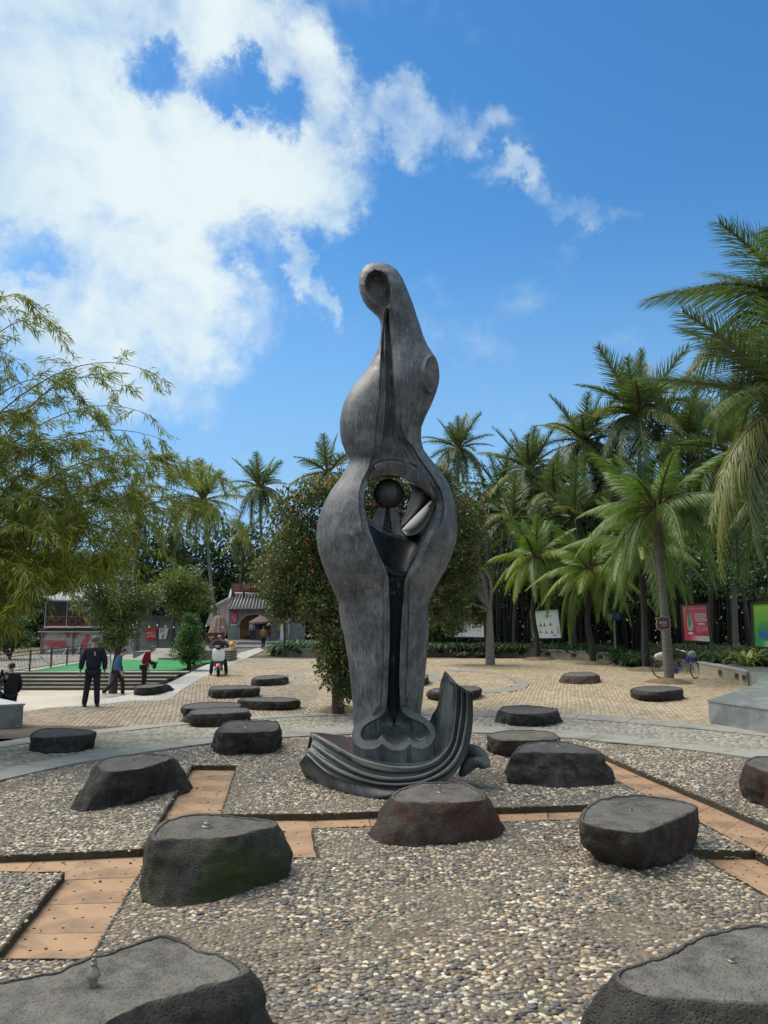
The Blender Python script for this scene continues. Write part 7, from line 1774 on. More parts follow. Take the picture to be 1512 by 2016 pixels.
    m = MB(); m.tube([(-.1, .02, 0), (-.02, .02, b.z)], .02, 6); m.build('pole', flat('pole_grey', (.4, .4, .4), .4), root2)
    # roof sign
    d2 = 72; r, f = plate([(455.5, 1148.5), (534, 1147.5), (534, 1163.5), (455.5, 1165)], d2, 'brown wooden roof sign with large pinkish red Chinese characters above the tiled roof', pmat('sign_wood', (.20, .11, .06), (.15, .08, .045), 4, .7), .15)
    m_sr = flat('sign_letters', (.72, .20, .17), .6)
    for i, ch in enumerate('文明农家'): text_on(f, ch, .075 + .235 * i, .14, .235 + .235 * i, .88, m_sr, r, off=.03, ext=.05)
    g2 = r.location.copy()
    for px in (459, 480, 515): m = MB(); a = D(px, 1165, d2 + .2) - g2; m.tube([a, a + Vector((0, 0, -2.0))], .1, 6); m.build('support', m_bark, r)
    # parasol
    p0 = D(513, 1211, 67.5); root2 = empty('parasol', (p0.x, 67.5, .2), 0, 'mauve brown open parasol standing before the arched opening', 'parasol'); o0 = root2.location.copy()
    m = MB(); rim = [D(490, 1224.5, 67), D(500, 1225, 66), D(520, 1224, 65.8), D(537, 1221.5, 66.5), D(534, 1220, 68.5), D(515, 1219, 69.5), D(496, 1221, 69)]; n = len(rim)
    m.add([p0 - o0] + [p - o0 for p in rim] + [p - o0 - Vector((0, 0, .15)) for p in rim], [(0, i + 1, (i + 1) % n + 1) for i in range(n)] + [(i + 1, i + 1 + n, (i + 1) % n + 1 + n, (i + 1) % n + 1) for i in range(n)]); m.build('canopy', flat('canopy_mauve', (.19, .105, .10), .8), root2)
    m = MB(); m.tube([(0, 0, -.1), tuple(p0 - o0)], .03, 6); m.build('pole', m_iron, root2)
    # gable wall with red painted text
    r, f = plate([(418, 1196), (449, 1180), (449, 1232), (404, 1232)], 66, 'grey plaster gable wall painted with big red writing, beside the arched house', pmat('gable_plaster', (.48, .46, .43), (.40, .38, .35), 2, .8), .3, cat='wall', name='painted_gable')
    for i in range(4): text_on(f, '山水人家'[i], .28 + .17 * i, .16 - .02 * i, .42 + .17 * i, .62, m_pink, r, off=.02)
    m = MB(); m.tube([D(415, 1197, 65.8) - r.location, D(452, 1178, 65.8) - r.location], .14, 6); m.build('coping', m_tilew, r)
    # base wall under closed umbrella
    r, f = plate([(403, 1246), (438, 1246), (438, 1266), (403, 1266)], 60, 'dark brown counter front with a small orange emblem under the closed tan umbrella', flat('counter_brown', (.075, .04, .03), .7), .8, cat='counter', name='counter')
    m = MB(); m.add([f(u, v, .02) for u, v in ((.2, .35), (.5, .30), (.55, .45), (.42, .5), (.4, .75), (.33, .75), (.33, .5), (.2, .5))], [tuple(range(8))]); m.build('emblem', flat('emblem_orange', (.60, .25, .06), .6), r)
arch_house()
def closed_umbrella(px0, px1, top, bot, d, zb, col, label, scal=True):
    c = D((px0 + px1) / 2, bot, d); t = D((px0 + px1) / 2, top, d); root = empty('closed_umbrella', (c.x, d, zb), 0, label, 'umbrella'); w = (D(px1, bot, d).x - D(px0, bot, d).x) / 2; h = t.z - c.z; z0 = c.z - zb
    rings = []; n = 36
    for fz, fw in ((1, .30), (.93, .46), (.75, .56), (.5, .70), (.25, .85), (0, 1.0)):
        rings.append([Vector((math.cos(a) * w * fw * (1 + .16 * math.cos(9 * a)), math.sin(a) * w * fw * .8 * (1 + .16 * math.cos(9 * a)), z0 + h * fz - (.12 * abs(math.cos(4.5 * a)) if fz == 0 else 0))) for a in np.linspace(0, 2 * PI, n, endpoint=False)])
    m = MB(); m.grid(rings, True); fixnorm(m.build('canopy', flat('umb' + label[:5], col, .85), root, True)); m = MB(); m.tube([(0, 0, 0), (0, 0, z0 + h + .1)], .04, 6); m.build('pole', m_iron, root)
closed_umbrella(413, 450, 1212, 1243, 57, .06, (.30, .20, .15), 'closed tan umbrella with scalloped hem near the arched house')
closed_umbrella(334, 345, 1219, 1266, 43.2, .56, (.07, .055, .06), 'closed dark grey umbrella beside the white wall poster')
def grey_wall():
    d = 44; g = D(310, 1280, d); g.z = .5; root = empty('grey_brick_wall', g, 0, 'grey brick building front with red and white wall posters behind the walking men', 'building')
    m = MB(); boxpx(m, 268, 1222, 349, 1300, d, .4, g); m.build('wall', m_brick, root); m = MB(); boxpx(m, 264, 1212, 353, 1222, d - .7, 1.6, g); m.build('roof', m_tile, root)
    for px in (268, 309, 348): m = MB(); boxpx(m, px, 1222, px + 2.2, 1290, d - .12, .1, g); m.build('pillar', flat('pillar_grey%d' % px, (.16, .16, .16), .7), root)
    for k in range(9): m = MB(); boxpx(m, 263 + .2 * k, 1250 + k * 6, 273, 1251 + k * 6, d - .8, .03, g); m.build('lattice_bar', m_iron, root)
    for k in range(4): m = MB(); boxpx(m, 263.5 + 3 * k, 1248, 264.3 + 3 * k, 1300, d - .84, .03, g); m.build('lattice_bar', m_iron, root)
    r, f = plate([(287, 1238), (307.5, 1236), (307.5, 1258), (287.5, 1261)], d - .2, 'red wall poster with white Chinese text on the grey brick wall', flat('wallposter_red', (.50, .03, .03), .6)); text_on(f, '社会主义', .08, .30, .80, .48, m_white, r, off=.02); text_on(f, '核心价值', .08, .58, .80, .76, m_white, r, off=.02)
    m = MB(); m.add([f(a, b, .02) for a, b in ((.82, .85), (.9, .6), (.93, .4), (.95, .6), (.9, .85))], [(0, 1, 2, 3, 4)]); m.build('emblem', flat('poster_gold', (.7, .45, .3), .6), r)
    r, f = plate([(313, 1236), (332, 1236), (327, 1258), (312.5, 1258)], d - .2, 'white wall poster with small dark print next to the red one', flat('wallposter_white', (.62, .62, .60), .6)); lines(r, f, m_black, .1, .6, .1, .5, 5); m = MB(); qrect(m, f, .45, .6, .6, .92, .02); m.build('picture', m_black, r)
    # string of bulbs
    root = empty('string_lights', D(350, 1229, 40), 0, 'string of small white bulbs hanging across in front of the shrub and grey wall', 'lights'); o0 = root.location.copy(); m = MB(); P = [D(px, 1231 - 2 * math.cos((px - 260) * .12), 40) - o0 for px in range(262, 446, 8)]; m.tube(P, .01, 4); m.build('cable', m_iron, root)
    for p in P[::2]: m = MB(); m.lathe([(.012, .0), (.035, -.03), (.042, -.07), (.025, -.10)], tuple(p), 8); m.build('bulb', m_lamp, root, True)
grey_wall()
def mural_house():
    d = 58; g = D(130, 1287, d); g.z = -.75; root = empty('mural_house', g, 0, 'low building with pink mural lettering and an open upper deck behind red lattice railings', 'building')
    m = MB(); boxpx(m, 78, 1244, 272, 1320, d, .5, g); m.build('wall', pmat('mural_plaster', (.52, .51, .48), (.33, .33, .31), 2.5, .85, c3=(.50, .50, .48), s3=1.6), root)
    for px in (78.5, 140, 200): m = MB(); boxpx(m, px, 1244, px + 2.6, 1320, d - .15, .14, g); m.build('pilaster', m_brick, root)
    m = MB(); boxpx(m, 76, 1237, 274, 1243.5, d - .5, 1.0, g); m.build('tile_band', m_tile, root); m = MB(); boxpx(m, 74, 1243, 276, 1244.6, d - .6, 1.1, g); m.build('cornice', m_cream, root)
    m = MB(); boxpx(m, 86, 1233.5, 272, 1236, d - .7, 3.6, g); m.build('deck', m_cream, root)
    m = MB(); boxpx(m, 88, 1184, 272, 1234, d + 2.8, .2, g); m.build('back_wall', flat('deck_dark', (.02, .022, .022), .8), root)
    for px in (87, 129.5, 176, 222, 268): m = MB(); boxpx(m, px, 1183, px + 3, 1234, d - .6, .12, g); m.build('column', m_cream, root)
    # lattice rail bays
    for x0 in (91, 111, 133.5, 155, 180, 201, 226, 247):
        x1 = x0 + 18; m = MB(); bay = empty('rail_bay', D(x0, 1234, d - .6) - g); bay.parent = root
        gg = g + bay.location
        for q in ((x0, 1213, x1, 1214.6), (x0, 1231.6, x1, 1233.2), (x0, 1213, x0 + 1.2, 1233), (x1 - 1.2, 1213, x1, 1233), (x0 + 3.5, 1217, x1 - 3.5, 1218), (x0 + 3.5, 1228, x1 - 3.5, 1229), (x0 + 3.5, 1217, x0 + 4.3, 1229), (x1 - 4.3, 1217, x1 - 3.5, 1229), (x0, 1222, x0 + 4, 1223), (x1 - 4, 1222, x1, 1223), (x0 + 8.5, 1214, x0 + 9.3, 1217), (x0 + 8.5, 1229, x0 + 9.3, 1232)):
            m = MB(); boxpx(m, *q, d - .58, .05, gg); m.build('lattice_bar', m_redpaint, bay)
    # sweeping roof
    rows = []; 
    for k in range(7):
        t = k / 6; rows.append([D(84 + 22 * t + (100 - 0) * 0, 1183 - 0, d - 1.2).lerp(D(130, 1148, d + 2), t) * 1 - g + Vector((0, 0, .35 * (1 - t) ** 2 * (1 if s == 0 else .2) - .25 * math.sin(PI * t))) + Vector((s * (3.2 - 1.2 * t), 0, 0)) for s in np.linspace(0, 2.0, 9)])
    m = MB(); m.grid(rows); rf = m.build('roof', pmat('roof_grey', (.34, .34, .33), (.20, .20, .20), 6, .8, stretch=(3, .5, .5)), root, True); s_ = rf.modifiers.new('t', 'SOLIDIFY'); s_.thickness = .12
    f = uvquad([D(*q, d - .01) - g for q in ((80, 1245), (140, 1245), (140, 1287), (80, 1287))])
    for i, ch in enumerate('产品馆邮购'): 
        u = (.08, .24, .38, .55, .71)[i]; text_on(f, ch, u, .36, u + .145, .70, m_pink, root, 'mural_lettering', off=.05, ext=.06)
    def fan(c, r, a0, a1, f): 
        m = MB(); m.add([f(c[0], c[1], .03)] + [f(c[0] + r * math.cos(a) * (1 + .12 * math.cos(6 * a)), c[1] + r * 1.4 * math.sin(a) * (1 + .12 * math.cos(6 * a)), .03) for a in np.linspace(a0, a1, 12)], [tuple(range(13))]); m.build('mural_corner', flat('mural_dull_pink', (.42, .12, .13), .8), root)
    fan((.03, .02), .17, 0, PI / 2, f); fan((.97, .02), .17, PI / 2, PI, f); fan((.03, 1), .16, -PI / 2, 0, f); fan((.97, 1), .16, PI, PI * 1.5, f)
    f2 = uvquad([D(*q, d - .01) - g for q in ((143, 1245), (203, 1245), (203, 1287), (143, 1287))]); fan((.0, .02), .19, 0, PI / 2, f2); fan((.0, 1), .2, -PI / 2, 0, f2)
    m = MB()
    for (u, v, ru, rv) in ((.48, .18, .07, .10), (.42, .42, .09, .12), (.38, .7, .09, .16), (.52, .3, .05, .07), (.33, .52, .05, .06)): ellipse(m, f2, u, v, ru, rv, .04 + .004 * u, 18)
    m.build('mural_figure', flat('mural_coral', (.60, .10, .08), .7), root)
mural_house()
def misc_left():
    c = D(456, 1270.5, 50); root = empty('balloon', (c.x, 50, 0), 0, 'round orange balloon on a thin white string near the scooter', 'balloon'); bm = bmesh.new(); bmesh.ops.create_uvsphere(bm, u_segments=20, v_segments=14, radius=.2)
    for v in bm.verts: v.co.z *= 1.2
    me = bpy.data.meshes.new('bulb'); bm.to_mesh(me); bm.free(); o = link('balloon_skin', me, flat('balloon_orange', (.78, .36, .02), .35), root, True); o.location = (0, 0, c.z); m = MB(); e = D(469, 1262, 52) - root.location; m.tube([(.1, 0, c.z), tuple(e)], .012, 4); m.tube([(0, 0, c.z - .23), (0, 0, 0)], .006, 4); m.build('string', m_white, root)
    a = D(570.5, 1184, 46); m = MB(); m.tube([(0, 0, -.1), (0, 0, a.z)], .055, 8); o = m.build('steel_pole', flat('pole_steel', (.33, .34, .35), .4, .6), None, True); o.location = (a.x, 46, 0); tag(o, 'slim grey steel pole standing left of the flowering tree', 'pole')
misc_left()
# ------------------------------------------------------------------ people
m_skin = pmat('skin', (.46, .27, .19), (.40, .22, .155), 6, .6); m_hair = flat('hair_black', (.015, .013, .012), .6); m_hairg = pmat('hair_grey', (.06, .055, .05), (.16, .15, .14), 12, .7)
def skin_obj(name, verts, edges, rad, mat, parent, lv=2):
    me = bpy.data.meshes.new(name); me.from_pydata([tuple(v) for v in verts], edges, []); me.materials.append(mat); o = bpy.data.objects.new(name, me); COL.objects.link(o); o.parent = parent
    md = o.modifiers.new('skin', 'SKIN'); md.use_smooth_shade = True
    for i, r in enumerate(rad): me.skin_vertices[0].data[i].radius = r if hasattr(r, '__len__') else (r, r)
    me.skin_vertices[0].data[0].use_root = True
    sb = o.modifiers.new('sub', 'SUBSURF'); sb.levels = lv; sb.render_levels = lv
    return o
BASEJ = dict(pelvis=(0, 0, .93), waist=(0, 0, 1.10), chest=(0, 0, 1.30), neckb=(0, -.005, 1.45), neck=(0, .01, 1.52), head=(0, .03, 1.62), crown=(0, .02, 1.70),
             shL=(-.18, 0, 1.41), elL=(-.24, -.02, 1.13), wrL=(-.25, .06, .90), shR=(.18, 0, 1.41), elR=(.24, -.02, 1.13), wrR=(.25, .06, .90),
             hipL=(-.09, 0, .89), knL=(-.10, .02, .50), anL=(-.11, -.02, .09), hipR=(.09, 0, .89), knR=(.10, .02, .50), anR=(.11, -.02, .09))
def fabric(name, c, c2=None): return pmat(name, c, c2 or tuple(x * .75 for x in c), 7, .85, bump=.006, bscale=18)
def person(loc, rz, label, J=None, h=1.72, top=None, legs=None, shoe=None, hair=m_hair, hairstyle='short', bulk=1.0, coat=0.0, bald=False, sleeves=True):
    j = {k: Vector(v) for k, v in BASEJ.items()}
    for k, v in (J or {}).items(): j[k] = Vector(v)
    s = h / 1.72; root = empty('person', loc, rz, label, 'person'); root.scale = (s, s, s)
    def foot(an, kn):
        d = Vector((0, 1, 0)); return an + Vector((0, -.05, -.045)), an + Vector((0, .15, -.06))
    V = []; E = []; R = []; ix = {}
    def add(k, p, r, par=None):
        ix[k] = len(V); V.append(p); R.append(r)
        if par is not None: E.append((ix[par], ix[k]))
    add('pelvis', j['pelvis'], (.13, .10)); add('waist', j['waist'], (.12, .095), 'pelvis'); add('chest', j['chest'], (.14, .10), 'waist'); add('neckb', j['neckb'], (.07, .06), 'chest'); add('neck', j['neck'], (.052, .055), 'neckb')
    hd = (j['crown'] - j['head']).normalized(); fw = Vector((0, 1, 0)); add('jaw', j['head'] - hd * .045 + fw * .008, (.062, .07), 'neck'); add('head', j['head'] + hd * .01, (.076, .092), 'jaw'); add('crown', j['head'] + hd * .075, (.062, .075), 'head')
    for S, sx in (('L', -1), ('R', 1)):
        add('sh' + S, j['sh' + S], .055, 'chest'); add('el' + S, j['el' + S], .040, 'sh' + S); add('wr' + S, j['wr' + S], .027, 'el' + S)
        d = (j['wr' + S] - j['el' + S]).normalized(); pm = j['wr' + S] + d * .07; add('palm' + S, pm, (.038, .02), 'wr' + S)
        side = Vector((0, 1, 0)) if abs(d.y) < .8 else Vector((0, 0, 1)); side = (side - d * side.dot(d)).normalized(); curl = Vector((-sx, 0, 0))
        for q, (o_, l_) in enumerate(((.027, .065), (.010, .078), (-.008, .072), (-.025, .055))):
            k1 = pm + d * .035 + side * o_; add('f%s%d' % (S, q), k1 + d * l_ * .5, .0095, 'palm' + S); add('g%s%d' % (S, q), k1 + d * l_ + curl * .02, .008, 'f%s%d' % (S, q))
        add('t' + S, pm + side * .045 + d * .0, .011, 'palm' + S); add('u' + S, pm + side * .06 + d * .035, .009, 't' + S)
        add('hip' + S, j['hip' + S], .085, 'pelvis'); add('kn' + S, j['kn' + S], .055, 'hip' + S); add('an' + S, j['an' + S], .038, 'kn' + S)
    skin_obj('body', V, E, R, m_skin, root)
    b = bulk
    # jacket / top
    V = []; E = []; R = []; ix = {}
    dn = coat
    add('pelvis', j['pelvis'] + Vector((0, 0, .02 - dn)), (.175 * b, .135 * b)); add('waist', j['waist'], (.175 * b, .135 * b), 'pelvis'); add('chest', j['chest'] + Vector((0, 0, .02)), (.175 * b, .125 * b), 'waist'); add('col', j['neckb'] + Vector((0, 0, .0)), (.085, .08), 'chest')
    for S in 'LR':
        add('sh' + S, j['sh' + S], .082 * b, 'chest'); add('el' + S, j['el' + S], .068 * b, 'sh' + S); add('wr' + S, j['el' + S].lerp(j['wr' + S], .93 if sleeves else .2), .050 * b, 'el' + S)
    if top: skin_obj('jacket', V, E, R, top, root)
    V = []; E = []; R = []; ix = {}
    add('pelvis', j['pelvis'] + Vector((0, 0, .02)), (.155, .12)); 
    for S in 'LR': add('hip' + S, j['hip' + S] + Vector((0, 0, -.03)), .108, 'pelvis'); add('kn' + S, j['kn' + S], .083, 'hip' + S); add('an' + S, j['an' + S] - (j['kn' + S] - j['an' + S]).normalized() * .05, .072, 'kn' + S)
    if legs: skin_obj('trousers', V, E, R, legs, root)
    for S in 'LR':
        a, t = foot(j['an' + S], j['kn' + S]); q = skin_obj('shoe', [a, j['an' + S] + Vector((0, .05, -.045)), t], [(0, 1), (1, 2)], [(.045, .045), (.05, .045), (.045, .03)], shoe or m_black, root)
    # hair cap
    if not bald:
        bm = bmesh.new(); bmesh.ops.create_uvsphere(bm, u_segments=18, v_segments=12, radius=1)
        M_ = Matrix.Translation(j['head'] + hd * .045 - fw * .012) @ Matrix.Diagonal((.092, .108, .098, 1)).to_4x4()
        for v in list(bm.verts):
            if v.co.z < -.25 and v.co.y > -.2 or v.co.z < -.65 or (v.co.y > .55 and v.co.z < .35): bm.verts.remove(v)
        for v in bm.verts: v.co = M_ @ (v.co * (1 + .05 * noise.noise(v.co * 4)))
        me = bpy.data.meshes.new('hair'); bm.to_mesh(me); bm.free(); link('hair', me, hair, root, True)
    # face
    f0 = j['head']; mb = MB()
    mb.tube([f0 + Vector((0, .085, .03)), f0 + Vector((0, .112, -.012)), f0 + Vector((0, .09, -.022))], [.006, .014, .008], 6); mb.build('nose', m_skin, root, True)
    for sx in (-1, 1):
        mb = MB(); mb.lathe([(.0, -.01), (.012, -.004), (.012, .004), (.0, .01)], (0, 0, 0), 8, Matrix.Translation(f0 + Vector((sx * .033, .088, .022)))); mb.build('eye', m_black, root, True)
        mb = MB(); mb.lathe([(.004, -.03), (.016, -.015), (.018, .01), (.004, .03)], (0, 0, 0), 8, Matrix.Translation(f0 + Vector((sx * .086, 0, .005)))); mb.build('ear', m_skin, root, True)
    mb = MB(); mb.tube([f0 + Vector((-.022, .086, -.05)), f0 + Vector((0, .096, -.05)), f0 + Vector((.022, .086, -.05))], .005, 5); mb.build('mouth', flat('lips', (.35, .13, .11), .6), root, True)
    return root
nav = fabric('navy_black_cloth', (.014, .017, .028)); blk = fabric('black_cloth', (.016, .016, .018)); drk = fabric('dark_trousers', (.022, .020, .022))
def pface(px, py, z=0): return G(px, py, z)
# man in dark jacket, back to us
p = pface(180, 1392); r = person(p, math.radians(12), 'heavy man in black jacket and trousers, seen from behind, standing at the path edge', dict(elL=(-.27, -.03, 1.14), wrL=(-.31, .05, .90), elR=(.27, -.03, 1.14), wrR=(.26, .08, .88), anL=(-.17, -.02, .09), knL=(-.13, .03, .50), anR=(.13, -.02, .09)), 1.74, nav, nav, flat('shoe_blue', (.03, .04, .08), .6), m_hairg, bulk=1.17, coat=.08)
m = MB(); m.box((.035, -.165, 1.27), (.05, -.158, 1.37)); m.build('reflective_strip', m_white, r)
# walking man in blue
p = pface(228, 1371, -.5); person(p, math.radians(-75), 'man in a blue jacket walking to the right with bowed head', dict(neckb=(0, .10, 1.40), neck=(0, .15, 1.46), head=(0, .23, 1.53), crown=(0, .26, 1.61), chest=(0, .06, 1.26), shL=(-.17, .06, 1.37), shR=(.17, .06, 1.37), elL=(-.22, .08, 1.10), wrL=(-.22, .18, .88), elR=(.22, .02, 1.10), wrR=(.22, .14, .86), knL=(-.08, .20, .52), anL=(-.08, .22, .09), knR=(.09, -.08, .50), anR=(.10, -.42, .16)), 1.70, fabric('blue_jacket', (.055, .12, .23)), drk, flat('shoe_white', (.6, .6, .6), .6), m_hair, coat=.08)
# man in red leaning forward
p = pface(282, 1361, -.5); r = person(p, math.radians(-80), 'man in a dark red sweater bending forward, a folded jacket over his arm', dict(neckb=(0, .16, 1.38), neck=(0, .21, 1.43), head=(0, .28, 1.49), crown=(0, .31, 1.57), chest=(0, .10, 1.24), waist=(0, .02, 1.08), shL=(-.17, .10, 1.35), shR=(.17, .12, 1.35), elL=(-.22, .14, 1.08), wrL=(-.2, .24, .92), elR=(.22, .10, 1.08), wrR=(.22, .16, .84)), 1.78, fabric('red_sweater', (.20, .012, .03)), drk, m_black, m_hairg)
m = MB(); m.tube([(-.22, .22, 1.02), (-.2, .30, .98), (-.2, .36, .95), (-.18, .34, .80)], [.05, .07, .06, .05], 8); m.build('folded_jacket', blk, r, True); m = MB(); m.tube([(-.1, .38, 1.02), (-.1, .46, 1.0)], [.05, .03], 8); m.build('glove', flat('teal_cloth', (.03, .22, .30), .7), r, True)
# woman at left edge
p = D(24, 1300, 19.6); r = person((p.x, 19.6, -.5), math.radians(35), 'woman in black seen from behind, holding up a phone at the left edge', dict(elL=(-.24, .16, 1.22), wrL=(-.16, .36, 1.38), elR=(.25, .02, 1.13), wrR=(.2, .12, .92)), 1.58, fabric('black_top', (.012, .012, .014)), drk, m_black, m_hair, bulk=1.08, coat=.15)
m = MB(); m.box((-.20, .42, 1.40), (-.13, .435, 1.54)); o = m.build('phone', flat('phone_body', (.01, .01, .012), .3)); o.parent = None
o.matrix_world = Matrix.Translation(r.location) @ Matrix.Rotation(math.radians(35), 4, 'Z') @ Matrix.Scale(1.58 / 1.72, 4); tag(o, 'dark mobile phone held up by the woman at the left edge', 'phone')
m = MB(); m.box((-.31, -.12, .72), (-.19, .2, 1.0)); b = m.build('bag', fabric('bag_slate', (.03, .04, .05))); b.modifiers.new('b', 'BEVEL').width = .03; m = MB(); m.tube([(-.25, -.1, 1.0), (-.21, -.13, 1.3), (-.14, -.06, 1.52), (-.18, .12, 1.3), (-.25, .18, 1.0)], .012, 6); st = m.build('strap', bpy.data.materials['bag_slate'], b, True)
b.matrix_world = Matrix.Translation(r.location) @ Matrix.Rotation(math.radians(35), 4, 'Z') @ Matrix.Scale(1.58 / 1.72, 4); tag(b, 'slate grey shoulder bag hanging at the back of the woman in black', 'bag')
# far figures
p = D(496, 1262, 69); person((p.x, 68.9, .22), 0.0, 'man in pale lilac shirt and jeans, standing with his back to us in the arch', None, 1.62, fabric('lilac_shirt', (.50, .46, .60)), fabric('jeans', (.05, .08, .14)), m_black, m_hair, bulk=.95)
p = G(518, 1276.5); r = person((p.x, p.y, 0), math.radians(-5), 'woman in a tan jacket and black trousers walking away towards the arched house', dict(knL=(-.08, .08, .50), anL=(-.09, .04, .09), anR=(.09, -.08, .10)), 1.55, fabric('tan_jacket', (.22, .14, .06)), blk, flat('shoe_pale', (.6, .58, .56), .6), m_hair, coat=.1)
m = MB(); m.box((.26, .0, .52), (.44, .12, .82)); b = m.build('carrier_bag', fabric('grey_bag', (.16, .18, .17))); b.location = r.location; tag(b, 'grey carrier bag hanging from the hand of the woman in the tan jacket', 'bag')
# ---- scooter and rider
def scooter():
    c = G(430, 1330); rz = math.radians(190); root = empty('scooter', (c.x, c.y, 0), rz, 'small electric scooter with white front shield and pink mudguard facing the camera', 'scooter')
    m_wb = flat('scooter_white', (.72, .72, .70), .3); m_pk = flat('scooter_pink', (.62, .06, .14), .35); m_tyre = flat('tyre', (.02, .02, .02), .8); m_rim = flat('rim_pale', (.55, .58, .60), .35, .5); m_gr = flat('scooter_green', (.02, .06, .045), .4)
    def wheel(y, nm='wheel'):
        w = empty(nm, (0, y, .24)); w.parent = root
        def torus(R_, r_, mat, nme):
            m = MB(); m.grid([[Vector((r_ * math.sin(b) * .9, (R_ + r_ * math.cos(b)) * math.cos(a), (R_ + r_ * math.cos(b)) * math.sin(a))) for b in np.linspace(0, 2 * PI, 10, endpoint=False)] for a in np.linspace(0, 2 * PI, 29)], True); fixnorm(m.build(nme, mat, w, True))
        torus(.185, .055, m_tyre, 'tyre'); torus(.135, .018, m_rim, 'rim')
        for k in range(5):
            a = k * 2 * PI / 5; m = MB(); m.tube([(0, 0, 0), (0, .13 * math.cos(a), .13 * math.sin(a))], .014, 6); m.build('spoke', m_rim, w)
    wheel(.62); wheel(-.52)
    def shell(name, secs, mat):
        rr = []
        for (y, z, wx, hy, tilt) in secs:
            rr.append([Vector((wx * math.cos(a) * (1 + .12 * abs(math.sin(2 * a))), y + hy * math.sin(a), z + tilt * math.sin(a))) for a in np.linspace(0, 2 * PI, 20, endpoint=False)])
        m = MB(); m.grid(rr, True); m.f += [tuple(range(19, -1, -1)), tuple(range(len(rr) * 20 - 20, len(rr) * 20))]; m.m += [0, 0]; o = m.build(name, mat, root, True, 45); fixnorm(o); return o
    shell('front_shield', [(.46, .58, .17, .05, 0), (.47, .66, .23, .06, 0), (.45, .85, .24, .06, 0), (.42, 1.0, .21, .05, 0), (.40, 1.05, .14, .04, 0)], m_wb)
    shell('lower_fairing', [(.48, .36, .13, .05, 0), (.49, .46, .19, .06, 0), (.47, .58, .21, .06, 0)], m_gr)
    m = MB(); R_ = .265; m.grid([[Vector((x, .62 + R_ * math.cos(a), .24 + R_ * math.sin(a) - abs(x) * .3)) for x in np.linspace(-.075, .075, 7)] for a in np.linspace(.5, 2.4, 12)]); f = m.build('mudguard', m_pk, root, True); f.modifiers.new('t', 'SOLIDIFY').thickness = .01
    for sx in (-1, 1): m = MB(); m.tube([(sx * .075, .62, .24), (sx * .07, .52, .5)], .018, 8); m.build('fork', m_rim, root)
    m = MB(); m.tube([(0, .40, .9), (0, .34, 1.06)], .03, 8); m.build('steering_column', m_iron, root); m = MB(); m.tube(catmull([(-.33, .26, 1.07), (-.15, .33, 1.08), (0, .35, 1.06), (.15, .33, 1.08), (.33, .26, 1.07)], 14, False), .016, 8); m.build('handlebar', m_iron, root, True)
    bm = bmesh.new(); bmesh.ops.create_uvsphere(bm, u_segments=16, v_segments=10, radius=.1); me = bpy.data.meshes.new('headlight'); bm.to_mesh(me); bm.free(); h = link('headlight', me, m_iron, root, True); h.location = (0, .42, 1.06); h.scale = (1.2, .8, .7)
    m = MB(); m.box((-.15, -.3, .22), (.15, .45, .30)); m.build('footboard', m_iron, root); shell('rear_body', [(-.35, .28, .14, .25, 0), (-.35, .45, .16, .32, 0), (-.33, .62, .15, .3, 0)], m_wb); shell('saddle', [(-.28, .62, .14, .3, 0), (-.28, .70, .14, .3, 0), (-.28, .73, .10, .25, 0)], m_black)
    m = MB(); m.tube([(-.1, .05, .24), (-.28, .02, .01)], .012, 6); m.build('kickstand', m_iron, root)
    r = person((c.x, c.y, 0), rz, 'man in a dark grey jacket astride the scooter, hand at his mouth',
        dict(pelvis=(0, -.25, .84), waist=(0, -.22, 1.0), chest=(0, -.14, 1.2), neckb=(0, -.09, 1.35), neck=(0, -.05, 1.41), head=(0, 0, 1.50), crown=(0, .02, 1.58), shL=(-.19, -.12, 1.31), shR=(.19, -.12, 1.31), elL=(-.36, .10, 1.12), wrL=(-.12, .20, 1.36), elR=(.36, .05, 1.08), wrR=(.12, .22, 1.14), hipL=(-.11, -.24, .80), knL=(-.26, .02, .48), anL=(-.30, -.06, .09), hipR=(.11, -.24, .80), knR=(.26, .02, .48), anR=(.30, -.06, .09)), 1.70, fabric('slate_jacket', (.045, .050, .062)), blk, flat('shoe_dark_red', (.16, .02, .03), .6), None, bald=True, bulk=1.05)
    m = MB(); m.box((-.05, .19, 1.39), (.05, .21, 1.49)); o = m.build('phone', m_black); o.matrix_world = Matrix.Translation(r.location) @ Matrix.Rotation(rz, 4, 'Z'); tag(o, 'black phone held at the mouth of the man on the scooter', 'phone')
scooter()
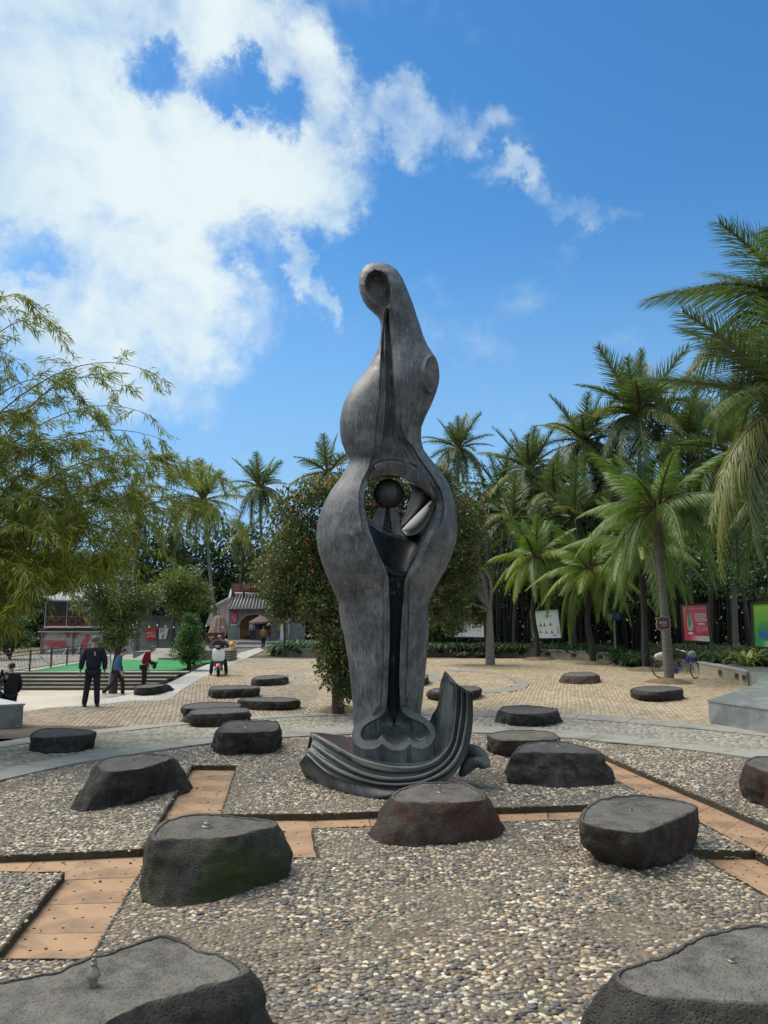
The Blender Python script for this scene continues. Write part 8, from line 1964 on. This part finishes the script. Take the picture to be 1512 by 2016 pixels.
# ---- bicycle leaning behind the palm
def bicycle():
    c = G(1340, 1337); root = empty('bicycle', (c.x - .0, c.y + .1, 0), math.radians(-8), 'purple city bicycle with white bag over the rear rack, behind the pale palm trunk', 'bicycle'); Ry = Matrix.Rotation(math.radians(-6), 4, 'X'); root.rotation_euler = (math.radians(-7), 0, math.radians(-6))
    m_pu = flat('bike_purple', (.07, .05, .26), .35, .3); m_t = flat('bike_tyre', (.02, .02, .02), .8); m_ch = flat('chrome', (.55, .55, .55), .25, .9)
    xr, xf, rw = -.62, .56, .33
    steer = math.radians(48)
    def wheel(cx, ang):
        w = empty('wheel', (cx, 0, rw)); w.parent = root; w.rotation_euler = (0, 0, ang)
        def torus(R_, r_, mat, nme):
            m = MB(); m.grid([[Vector(((R_ + r_ * math.cos(b)) * math.cos(a), r_ * math.sin(b), (R_ + r_ * math.cos(b)) * math.sin(a))) for b in np.linspace(0, 2 * PI, 8, endpoint=False)] for a in np.linspace(0, 2 * PI, 37)], True); fixnorm(m.build(nme, mat, w, True))
        torus(.315, .02, m_t, 'tyre'); torus(.292, .011, m_ch, 'rim')
        for k in range(18): a = k * 2 * PI / 18; m = MB(); m.tube([(0, .02 * (-1) ** k, 0), (.29 * math.cos(a), 0, .29 * math.sin(a))], .0022, 3); m.build('spoke', m_ch, w)
        m = MB(); R_ = .345; m.grid([[Vector((R_ * math.cos(a), y, R_ * math.sin(a))) for y in (-.03, -.015, .015, .03)] for a in np.linspace(.3, 2.5, 14)]); m.build('mudguard', m_pu, w, True)
    wheel(xr, 0); wheel(xf, steer)
    def T(nm, pts, r, mat=m_pu): m = MB(); m.tube(pts, r, 8); return m.build(nm, mat, root, True)
    bb = (-.10, 0, .28); seat = (-.28, 0, .80); head = (.34, 0, .82); headb = (.38, 0, .68)
    T('frame_tube', catmull([bb, (.1, 0, .42), headb], 8, False), .018); T('frame_tube', catmull([(-.2, 0, .52), (.05, 0, .52), (.36, 0, .78)], 10, False), .016); T('seat_tube', [bb, seat], .017); T('head_tube', [head, headb], .02)
    for y in (-.04, .04): T('chain_stay', [bb, (xr, y, rw)], .009); T('seat_stay', [(-.24, y * .5, .66), (xr, y, rw)], .008); T('fork', [headb, (xf - .02, y, rw)], .012)
    T('handlebar_stem', [head, (.30, 0, 1.0)], .012, m_ch); T('handlebar', catmull([(.14, -.36, 1.02), (.26, -.26, .98), (.30, 0, .98), (.22, .2, 1.04), (.05, .30, 1.10)], 18, False), .011, m_ch)
    m = MB(); m.lathe([(.0, -.01), (.10, -.008), (.10, .008), (0, .01)], (0, 0, 0), 20, Matrix.Translation(bb) @ Matrix.Rotation(PI / 2, 4, 'X')); m.build('chain_guard', m_pu, root); m = MB(); m.tube([(-.1, -.06, .28), (.02, -.07, .18)], .01, 6); m.box((-.02, -.14, .165), (.07, -.07, .185)); m.build('crank', m_ch, root)
    T('kickstand', [(-.45, .04, .25), (-.42, .22, .03)], .009, m_ch)
    m = MB(); m.box((-.80, -.06, .70), (-.42, .06, .715)); m.build('rear_rack', m_iron, root); m = MB(); m.tube([(-.40, 0, .83), (-.28, 0, .84), (-.16, 0, .82)], [.07, .06, .03], 8); m.build('saddle', m_black, root, True)
    bm = bmesh.new(); bmesh.ops.create_icosphere(bm, subdivisions=3, radius=1)
    for v in bm.verts: n_ = noise.noise(v.co * 1.8); v.co *= 1 + .18 * n_
    me = bpy.data.meshes.new('bag'); bm.to_mesh(me); bm.free(); b = link('white_bag', me, fabric('white_cloth', (.62, .60, .54)), None, True); b.location = root.location + Vector((-.62, -.05, .82)); b.scale = (.27, .13, .15); tag(b, 'crumpled white cloth bag lying over the rear rack of the purple bicycle', 'bag')
    b2 = link('helmet_bag', me.copy(), fabric('greygreen_cloth', (.26, .33, .30)), None, True); b2.data.materials.clear(); b2.data.materials.append(bpy.data.materials['greygreen_cloth']); b2.location = root.location + Vector((.46, -.12, .90)); b2.scale = (.15, .14, .13); tag(b2, 'grey-green bundle in the front basket of the purple bicycle', 'bundle')
    m = MB()
    for k in range(7): z = .60 + .03 * k; m.tube([(.33, -.14, z), (.60, -.14, z), (.62, .14, z), (.33, .14, z), (.33, -.14, z)], .005, 4)
    m.build('basket', m_pu, root)
bicycle()
